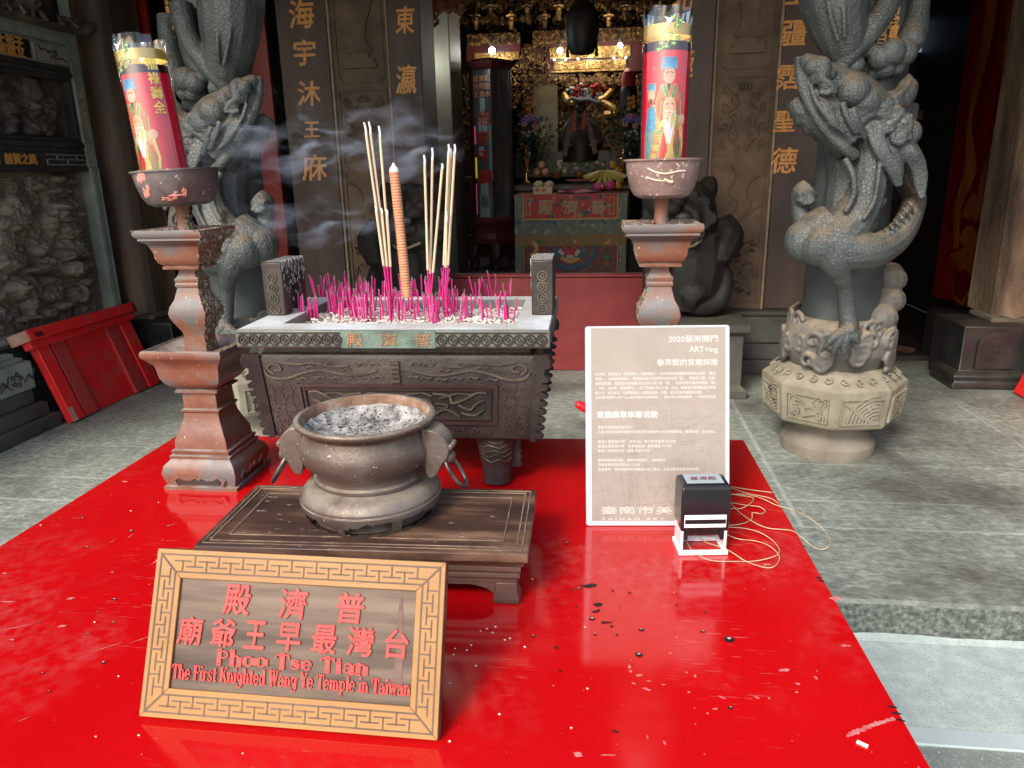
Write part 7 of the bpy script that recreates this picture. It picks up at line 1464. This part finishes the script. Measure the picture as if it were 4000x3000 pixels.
for nm, key, n in (('green_flower', 'gn', 22), ('blue_flower', 'bl', 14), ('beige_flower', 'bg', 24)):
    b = MB()
    for k in range(n):
        u, v = R_.uniform(xa + .03, xb - .03), R_.uniform(zm + .05, zt - .02)
        for q in range(4): b.ell((x0 + u * W_ + .01 * cos(q * 1.57), YA - .017, v + .01 * sin(q * 1.57)), (.008, .002, .008), 6, 4)
    b.build(nm, cl_col[key], rp)
drape(zf + .005, zm + .025, .018, cl_col['gr'], 'brocade_band', .004)
b = MB(); R_ = random.Random(5)
for k in range(40): u, v = R_.uniform(.02, .98), R_.uniform(zm - .01, zm + .015); b.ell((x0 + u * W_, YA - .022, v), (.014, .002, .006), 6, 4)
b.build('blue_edging', cl_col['bl'], al)
drape(zf - .09, zf + .012, .026, cl_col['fr'], 'fringe', .004)
lo_ = drape(.36, zf - .02, .012, cl_col['em'], 'lower_cloth', .006)
b = MB()
for u in (.0, .94): b.add([vf(.02)(a, v, 0) for a, v in ((u, .36), (u + .06, .36), (u + .06, zf), (u, zf))], [(0, 1, 2, 3)])
b.build('side_band', cl_col['gr'], lo_)
b = MB(); stripe(b, [(.075, zf - .02), (.075, .37)], vf(.021), .008); stripe(b, [(.925, zf - .02), (.925, .37)], vf(.021), .008)
b.build('gold_edge', cl_col['or_'], lo_)
def zz(y): return at(2230, y, YA).z
for nm, key, items in (('dragon_blue', 'bl', [((.37, 955), (.36, 985), (.43, 1000)), ((.62, 955), (.64, 990), (.56, 1005)), ((.35, 1025), (.45, 1045), (.55, 1040), (.65, 1030), (.72, 985), (.7, 950)), ((.3, 940), (.33, 960))]), ('dragon_white', 'wh', [((.4, 975), (.44, 995)), ((.58, 975), (.55, 998)), ((.47, 1000), (.53, 1000))]), ('dragon_red', 'red', [((.44, 955), (.5, 985), (.56, 955)), ((.46, 990), (.54, 990)), ((.42, 940), (.44, 950)), ((.58, 938), (.56, 950))]), ('dragon_gold', 'or_', [((.38, 935), (.44, 945), (.47, 935)), ((.62, 935), (.56, 945), (.53, 935)), ((.42, 1005), (.5, 1020), (.58, 1005)), ((.74, 935), (.82, 950), (.86, 930)), ((.15, 935), (.2, 970), (.14, 1000)), ((.2, 1020), (.28, 1010))]), ('dragon_green', 'gn', [((.49, 935), (.51, 950)), ((.2, 940), (.25, 945)), ((.12, 930), (.13, 960)), ((.8, 1000), (.86, 1010))])):
    b = MB()
    for it in items: b.tube([vf(.021)(u, zz(y), 0) for u, y in it], .02, 6, smooth=4, flat=.2)
    b.build(nm, cl_col[key], lo_)
# second altar shelf behind with its offerings
b = MB(); zs2 = at(2230, 722, 7.3).z; xx0, xx1 = at(2005, 720, 7.3).x, at(2475, 720, 7.3).x; b.box(xx0, xx1, 7.3, 8.1, zs2 - .05, zs2); b.box(xx0 + .03, xx1 - .03, 7.36, 8.05, .352, zs2 - .0505)
tag(b.build('offering_table', dkwood, loc=((xx0 + xx1) / 2, 7.7, .35), bevel=.006), 'dark wooden offering table behind the cloth draped altar table', 'table')
b = MB(); pxbox(b, 2010, 590, 2480, 690, 8.2, .2); tag(b.build('altar_step', dkwood, loc=at(2240, 690, 8.3)), 'dark stepped shelf below the altar niche, behind the offerings', 'shelf')
def on(px, py, Y): return at(px, py, Y)
def fruit(px, py, Y, r, m_, nm, lab, cat, grp=None, sz=(1, 1, 1)):
    p = at(px, py, Y); b = MB(); b.ell(p, (r * sz[0], r * sz[1], r * sz[2]), 16, 12); b.tube([p + Vector((0, 0, r * sz[2] * .95)), p + Vector((.004, 0, r * sz[2] * 1.15))], r * .09, 5, 1)
    return tag(b.build(nm, [m_, M('fruit_stem', (.12, .08, .03), rough=.8)], loc=p), lab, cat, grp)
peach = M('peach_skin', (.5, .22, .12), (.6, .36, .2), scale=14, rough=.5); orng = M('orange_skin', (.6, .25, .03), (.66, .32, .06), scale=60, rough=.4, bump=.0008, bscale=200); pear = M('pear_skin', (.5, .45, .18), (.56, .5, .26), scale=20, rough=.5); dragf = M('dragon_fruit_skin', (.42, .03, .16), (.5, .06, .22), scale=12, rough=.45)
for x, y, lab in ((2116, 645, 'topmost of three peaches piled left on the offering table'), (2097, 672, 'lower left peach of the three piled on the offering table'), (2130, 672, 'lower right peach of the three piled on the offering table')): fruit(x, y, 7.35, .036, peach, 'peach', lab, 'peach', 'peaches on the offering table')
for x, y, lab in ((2187, 640, 'pale pear on top beside the left greenery'), (2203, 668, 'pale pear lower beside the left greenery')): fruit(x, y, 7.4, .034, pear, 'pear', lab, 'pear', 'pears on the offering table')
for x, y, lab in ((2395, 643, 'upper orange on the right pile behind the bananas'), (2412, 666, 'lower orange on the right pile behind the bananas')): fruit(x, y, 7.35, .036, orng, 'orange', lab, 'orange', 'oranges on the offering table')
for x, y, s_, lab in ((2339, 728, (1.3, 1, .85), 'left pink dragon fruit on the red cloth table'), (2383, 724, (1.25, 1, 1.0), 'right pink dragon fruit on the red cloth table')): fruit(x, y, 6.9, .043, dragf, 'dragon_fruit', lab, 'dragon fruit', 'dragon fruits on the altar', s_)
fruit(2415, 724, 6.92, .034, orng, 'orange', 'orange lying right of the dragon fruits', 'orange'); fruit(2353, 728, 6.82, .018, orng, 'orange', 'tiny orange between the two dragon fruits', 'orange')
for x, y, lab in ((2104, 722, 'left pale yellow melon behind the small printed box'), (2145, 722, 'right pale yellow melon behind the small printed box')): fruit(x, y, 6.95, .04, pear, 'melon', lab, 'melon', 'melons on the altar', (1.2, 1, .9))
b = MB(); p0 = at(2365, 668, 7.2)
for k in range(11):
    a = -2.0 + k * .4; d = Vector((sin(a) * 1.2, -.4 + .3 * cos(a), -.25 - .5 * cos(a) ** 2)); b.tube([p0, p0 + d * .06 + Vector((0, -.03, .0)), p0 + d * .13 + Vector((0, -.05, -.01)), p0 + d * .17 + Vector((0, -.05, .0))], [.01, .02, .02, .007], 8, smooth=3)
tag(b.build('banana_bunch', M('banana_skin', (.52, .4, .08), (.6, .5, .16), scale=20, rough=.45), loc=p0), 'fanned bunch of yellow bananas on the offering table', 'bananas')
for x0_, x1_, y_, lab, kk in ((2145, 2200, 640, 'leafy green posy left of the middle plate', 3), (2225, 2305, 640, 'leafy green posy in a gold bowl over the middle plate', 4), (2310, 2370, 630, 'leafy green posy right, with small pink blooms', 5)):
    R_ = random.Random(kk); p = at((x0_ + x1_) / 2, y_ + 40, 7.35); o = thing('leafy_posy', lab, 'plant', p, 0, 'posies on the offering table'); b = MB(); q = MB()
    for k in range(70):
        c = at(R_.uniform(x0_, x1_), R_.uniform(y_ - 5, y_ + 32), 7.35 + R_.uniform(-.04, .04)); a = R_.uniform(0, 6.28); l = R_.uniform(.015, .03); d = Vector((cos(a), R_.uniform(-.6, .2), sin(a))); s_ = d.cross(Vector((R_.uniform(-1, 1), -1, R_.uniform(-1, 1)))).normalized() * l * .35
        b.add([c, c + d * l * .5 + s_, c + d * l, c + d * l * .5 - s_], [(0, 1, 2, 3)])
    for k in range(5): c = at(R_.uniform(x0_ + 8, x1_ - 8), R_.uniform(y_, y_ + 20), 7.28); q.ell(c, .012, 7, 5)
    b.build('leaves', M('posy_leaf', (.025, .1, .03), (.06, .2, .07), scale=30, rough=.5), o, fix=False); q.build('bloom', M('pale_pink_bloom', (.55, .32, .36), rough=.6), o)
    q = MB(); q.lathe([(.03, -.03), (.05, 0), (.062, .03), (.058, .03)], 18, p - Vector((0, 0, .01))); q.build('bowl', M('gold_bowl', (.5, .3, .08), rough=.25, metal=.8), o)
b = MB(); p = at(2262, 706, 7.15); b.lathe([(.03, -.012), (.09, -.006), (.13, .008), (.135, .012), (.11, .008)], 36, p); tag(b.build('plate', [M('white_red_plate', (.55, .1, .1), (.7, .66, .62), scale=16, rough=.3)], loc=p), 'white and red plate in the middle of the offering table', 'plate')
b = MB(); x0_, x1_, z0_, z1_ = pxbox(b, 2083, 730, 2156, 758, 6.75, .09); bx = thing('printed_box', 'small beige box printed with red fish on the red altar cloth', 'box', ((x0_ + x1_) / 2, 6.75, z0_)); b.build('carton', M('cream_card', (.55, .38, .24), (.6, .45, .3), scale=20, rough=.5), bx)
b = MB(); 
for u in (2100, 2125): b.ell(at(u, 742, 6.747), (.02, .002, .012), 8, 5)
b.build('fish_print', M('red_fish_ink', (.5, .1, .04), rough=.5), bx)
b = MB(); b.grid(24, 8, lambda u, v: (at(2178 + 160 * u, 740, 6.7).x, 6.7 + .42 * v, zt + .012 + .014 * sin(u * 9 + v * 4) * (.4 + v) + .012 * v)); tag(b.build('pink_cloth', M('pink_satin', (.6, .12, .16), (.66, .2, .22), scale=10, rough=.4), loc=at(2260, 740, 6.8)), 'folded pink satin cloth on the altar table top', 'cloth')
gold_m = M('polished_brass', (.55, .34, .09), (.62, .42, .14), scale=20, rough=.2, metal=.9)
for x, lab in ((2057, 'brass candle holder at the left end of the offering table'), (2433, 'brass candle holder at the right end of the offering table')):
    p = at(x, 715, 7.25); b = MB(); b.lathe([(.05, -.01), (.045, .0), (.014, .02), (.012, .09), (.028, .11), (.012, .13), (.03, .19), (.034, .22), (.014, .25), (.01, .3), (.022, .31), (.012, .34), (.003, .36)], 20, p); tag(b.build('brass_holder', gold_m, loc=p), lab, 'candle holder', 'brass holders')
for x, yb, lab, sd in ((2068, 620, 'vase of purple and pink flowers with dark foliage left of the altar', 6), (2462, 620, 'vase of purple and pink flowers right, half behind the right candle', 7)):
    p = at(x, yb, 7.55); o = thing('flower_vase', lab, 'flowers', p, 0, 'flower vases on the altar'); R_ = random.Random(sd)
    b = MB(); b.lathe([(.05, -.06), (.07, .0), (.08, .07), (.045, .14), (.06, .17)], 18, p); b.build('vase', M('dark_vase', (.02, .02, .025), rough=.2), o)
    b = MB()
    for k in range(420):
        c = at(x + R_.gauss(0, 38), yb - 55 + R_.gauss(0, 52) - 30, 7.55 + R_.uniform(-.12, .12)); a = R_.uniform(0, 6.28); l = R_.uniform(.02, .05); d = Vector((cos(a), R_.uniform(-.6, .4), sin(a))); s_ = d.cross(Vector((R_.uniform(-1, 1), -1, R_.uniform(-1, 1)))).normalized() * l * .3
        b.add([c, c + d * l * .5 + s_, c + d * l, c + d * l * .5 - s_], [(0, 1, 2, 3)])
    b.build('foliage', M('dark_foliage', (.012, .035, .016), (.03, .075, .03), scale=20, rough=.5), o, fix=False)
    for nm, col, pts, r in (('purple_bloom', M('purple_petal', (.17, .1, .42), (.26, .18, .5), scale=60, rough=.6), ((-22, -148), (0, -152), (18, -160), (26, -150), (-10, -160), (32, -145)), .026), ('pink_bloom', M('pink_petal', (.6, .16, .2), (.62, .28, .3), scale=60, rough=.6), ((-20, -135), (20, -128), (0, -165)), .026), ('lily_bloom', M('pale_yellow_petal', (.5, .52, .26), rough=.6), ((48, -135), (58, -105), (50, -90)), .022), ('white_bloom', M('pale_violet_petal', (.42, .4, .5), rough=.6), ((-20, -100), (0, -105), (18, -108), (26, -98), (-6, -90)), .014), ('orange_spike', M('orange_petal', (.6, .28, .05), rough=.6), ((-5, -235), (-3, -215), (-6, -195), (12, -240), (12, -222), (14, -205)), .018)):
        b = MB()
        for dx, dy in pts:
            c = at(x + dx, yb + dy, 7.42)
            for q in range(6): b.ell(c + Vector((r * .7 * cos(q), -.01 * (q % 2), r * .6 * sin(q))), (r * .5, r * .35, r * .45), 7, 5)
        b.build(nm, col, o)
# deity statue in its niche, in dark robes with a beaded crown
p = at(2285, 600, 8.3); dt = thing('deity_statue', 'seated dark robed deity statue with a white and red pompom crown in the niche', 'statue', p)
b = MB(); S_ = lambda pts, n=12: b.tube([at(x, y, Y) for x, y, Y, r in pts], [r for *_, r in pts], n, smooth=4)
S_([(2268, 630, 8.25, .2), (2268, 560, 8.25, .2), (2268, 500, 8.27, .16), (2268, 455, 8.28, .1), (2268, 440, 8.28, .05)]); S_([(2268, 470, 8.25, .09), (2225, 500, 8.22, .075), (2205, 560, 8.18, .065), (2240, 580, 8.1, .05)]); S_([(2268, 470, 8.25, .09), (2312, 500, 8.22, .075), (2335, 560, 8.18, .065), (2298, 580, 8.1, .05)]); b.ell(at(2268, 425, 8.27), (.062, .06, .075)); b.build('body', M('dark_robe', (.012, .01, .012), (.04, .02, .02), scale=20, rough=.5), dt)
b = MB(); b.lathe([(.03, .0), (.085, .02), (.09, .07), (.06, .1), (.07, .13), (.02, .17)], 16, at(2268, 408, 8.27)); cr = b.build('crown', M('silver_crown', (.3, .29, .29), (.5, .48, .46), scale=40, rough=.35, metal=.5), dt)
for nm, col, sd, n in (('white_pompom', M('white_pompom', (.6, .58, .58), rough=.8), 1, 26), ('red_pompom', M('red_pompom', (.55, .02, .015), rough=.7), 2, 24)):
    b = MB(); R_ = random.Random(sd)
    for k in range(n): b.ell(at(R_.gauss(2288, 32), R_.gauss(362 if sd == 1 else 348, 14), 8.2), R_.uniform(.014, .026), 7, 5)
    b.build(nm, col, cr)
for s_, pts in ((0, [(2248, 430), (2240, 480), (2243, 510)]), (1, [(2284, 430), (2280, 480), (2276, 505)])): b = MB(); b.tube([at(x, y, 8.08) for x, y in pts], [.012, .03, .026], 6, flat=.3); b.build('orange_sash', M('orange_sash', (.55, .12, .03), rough=.6), dt)
for pts in ([(2235, 450), (2220, 520), (2205, 610)], [(2290, 450), (2308, 520), (2325, 600)]): b = MB(); b.tube([at(x, y, 8.06) for x, y in pts], [.02, .03, .03], 6, flat=.3); b.build('brocade_band', M('dull_pink_brocade', (.2, .09, .08), (.26, .16, .13), scale=30, rough=.6), dt)
b = MB()
for pts in ([(2210, 400), (2235, 385), (2262, 392), (2300, 390), (2330, 400), (2352, 395)],): b.tube([at(x, y, 8.15) for x, y in pts], [.01, .02, .022, .022, .02, .008], 8, smooth=3)
b.build('crown_wing', M('grey_wing', (.2, .2, .2), rough=.5), cr)
p = at(2455, 430, 8.0); rh = thing('guardian_statue', 'small dark statue with a bright red hood right of the niche', 'statue', p); b = MB(); b.tube([at(2455, 470, 8.0), at(2455, 400, 8.0), at(2455, 345, 8.0), at(2455, 330, 8.0)], [.09, .085, .08, .04], 12, smooth=3); b.build('body', black_wood, rh); b = MB(); b.lathe([(.07, -.04), (.075, .05), (.06, .11), (.02, .14)], 16, at(2455, 328, 8.0)); b.build('hood', M('red_hood_cloth', (.42, .015, .02), rough=.6), rh)

# ================================================================ incense smoke drifting left from the sticks
sm_m = bpy.data.materials.new('incense_smoke'); sm_m.use_nodes = True; t = sm_m.node_tree; t.nodes.clear()
o_ = t.nodes.new('ShaderNodeOutputMaterial'); pv = t.nodes.new('ShaderNodeVolumePrincipled'); pv.inputs['Color'].default_value = (.72, .82, 1, 1); pv.inputs['Anisotropy'].default_value = .0
tc = t.nodes.new('ShaderNodeTexCoord'); mp = t.nodes.new('ShaderNodeMapping'); mp.inputs['Scale'].default_value = (8, 10, 17); t.links.new(tc.outputs['Object'], mp.inputs[0])
wv = t.nodes.new('ShaderNodeTexNoise'); wv.inputs['Scale'].default_value = 1.0; wv.inputs['Detail'].default_value = 5; wv.inputs['Distortion'].default_value = 1.6; t.links.new(mp.outputs[0], wv.inputs['Vector'])
rm = t.nodes.new('ShaderNodeMapRange'); rm.inputs[1].default_value = .53; rm.inputs[2].default_value = .7; rm.inputs[3].default_value = 0; rm.inputs[4].default_value = 14.0; t.links.new(wv.outputs[0], rm.inputs[0])
gr = t.nodes.new('ShaderNodeVectorMath'); gr.operation = 'LENGTH'
mp2_ = t.nodes.new('ShaderNodeMapping'); mp2_.inputs['Location'].default_value = (-1, -1, -1); mp2_.inputs['Scale'].default_value = (2, 2, 2); t.links.new(tc.outputs['Generated'], mp2_.inputs[0]); t.links.new(mp2_.outputs[0], gr.inputs[0])
fr_ = t.nodes.new('ShaderNodeMapRange'); fr_.inputs[1].default_value = .35; fr_.inputs[2].default_value = 1.0; fr_.inputs[3].default_value = 1; fr_.inputs[4].default_value = 0; t.links.new(gr.outputs['Value'], fr_.inputs[0])
ml = t.nodes.new('ShaderNodeMath'); ml.operation = 'MULTIPLY'; t.links.new(rm.outputs[0], ml.inputs[0]); t.links.new(fr_.outputs[0], ml.inputs[1]); t.links.new(ml.outputs[0], pv.inputs['Density']); t.links.new(pv.outputs[0], o_.inputs['Volume'])
for i, (px, py, rx, rz, Y) in enumerate(((1180, 540, .3, .1, 1.45), (1600, 560, .11, .09, 1.4), (1250, 850, .2, .07, 1.5))):
    c = at(px, py, Y); b = MB(); b.ell(c, (rx, .07, rz), 24, 14); tag(b.build('incense_smoke', sm_m, loc=c), ['thin bluish incense smoke drifting left of the tall sticks', 'small blue curl of smoke between the tall sticks', 'faint low wisp of incense smoke above the censer'][i], 'smoke', kind='stuff')
bpy.data.objects.remove(_to); bpy.data.curves.remove(_tc)
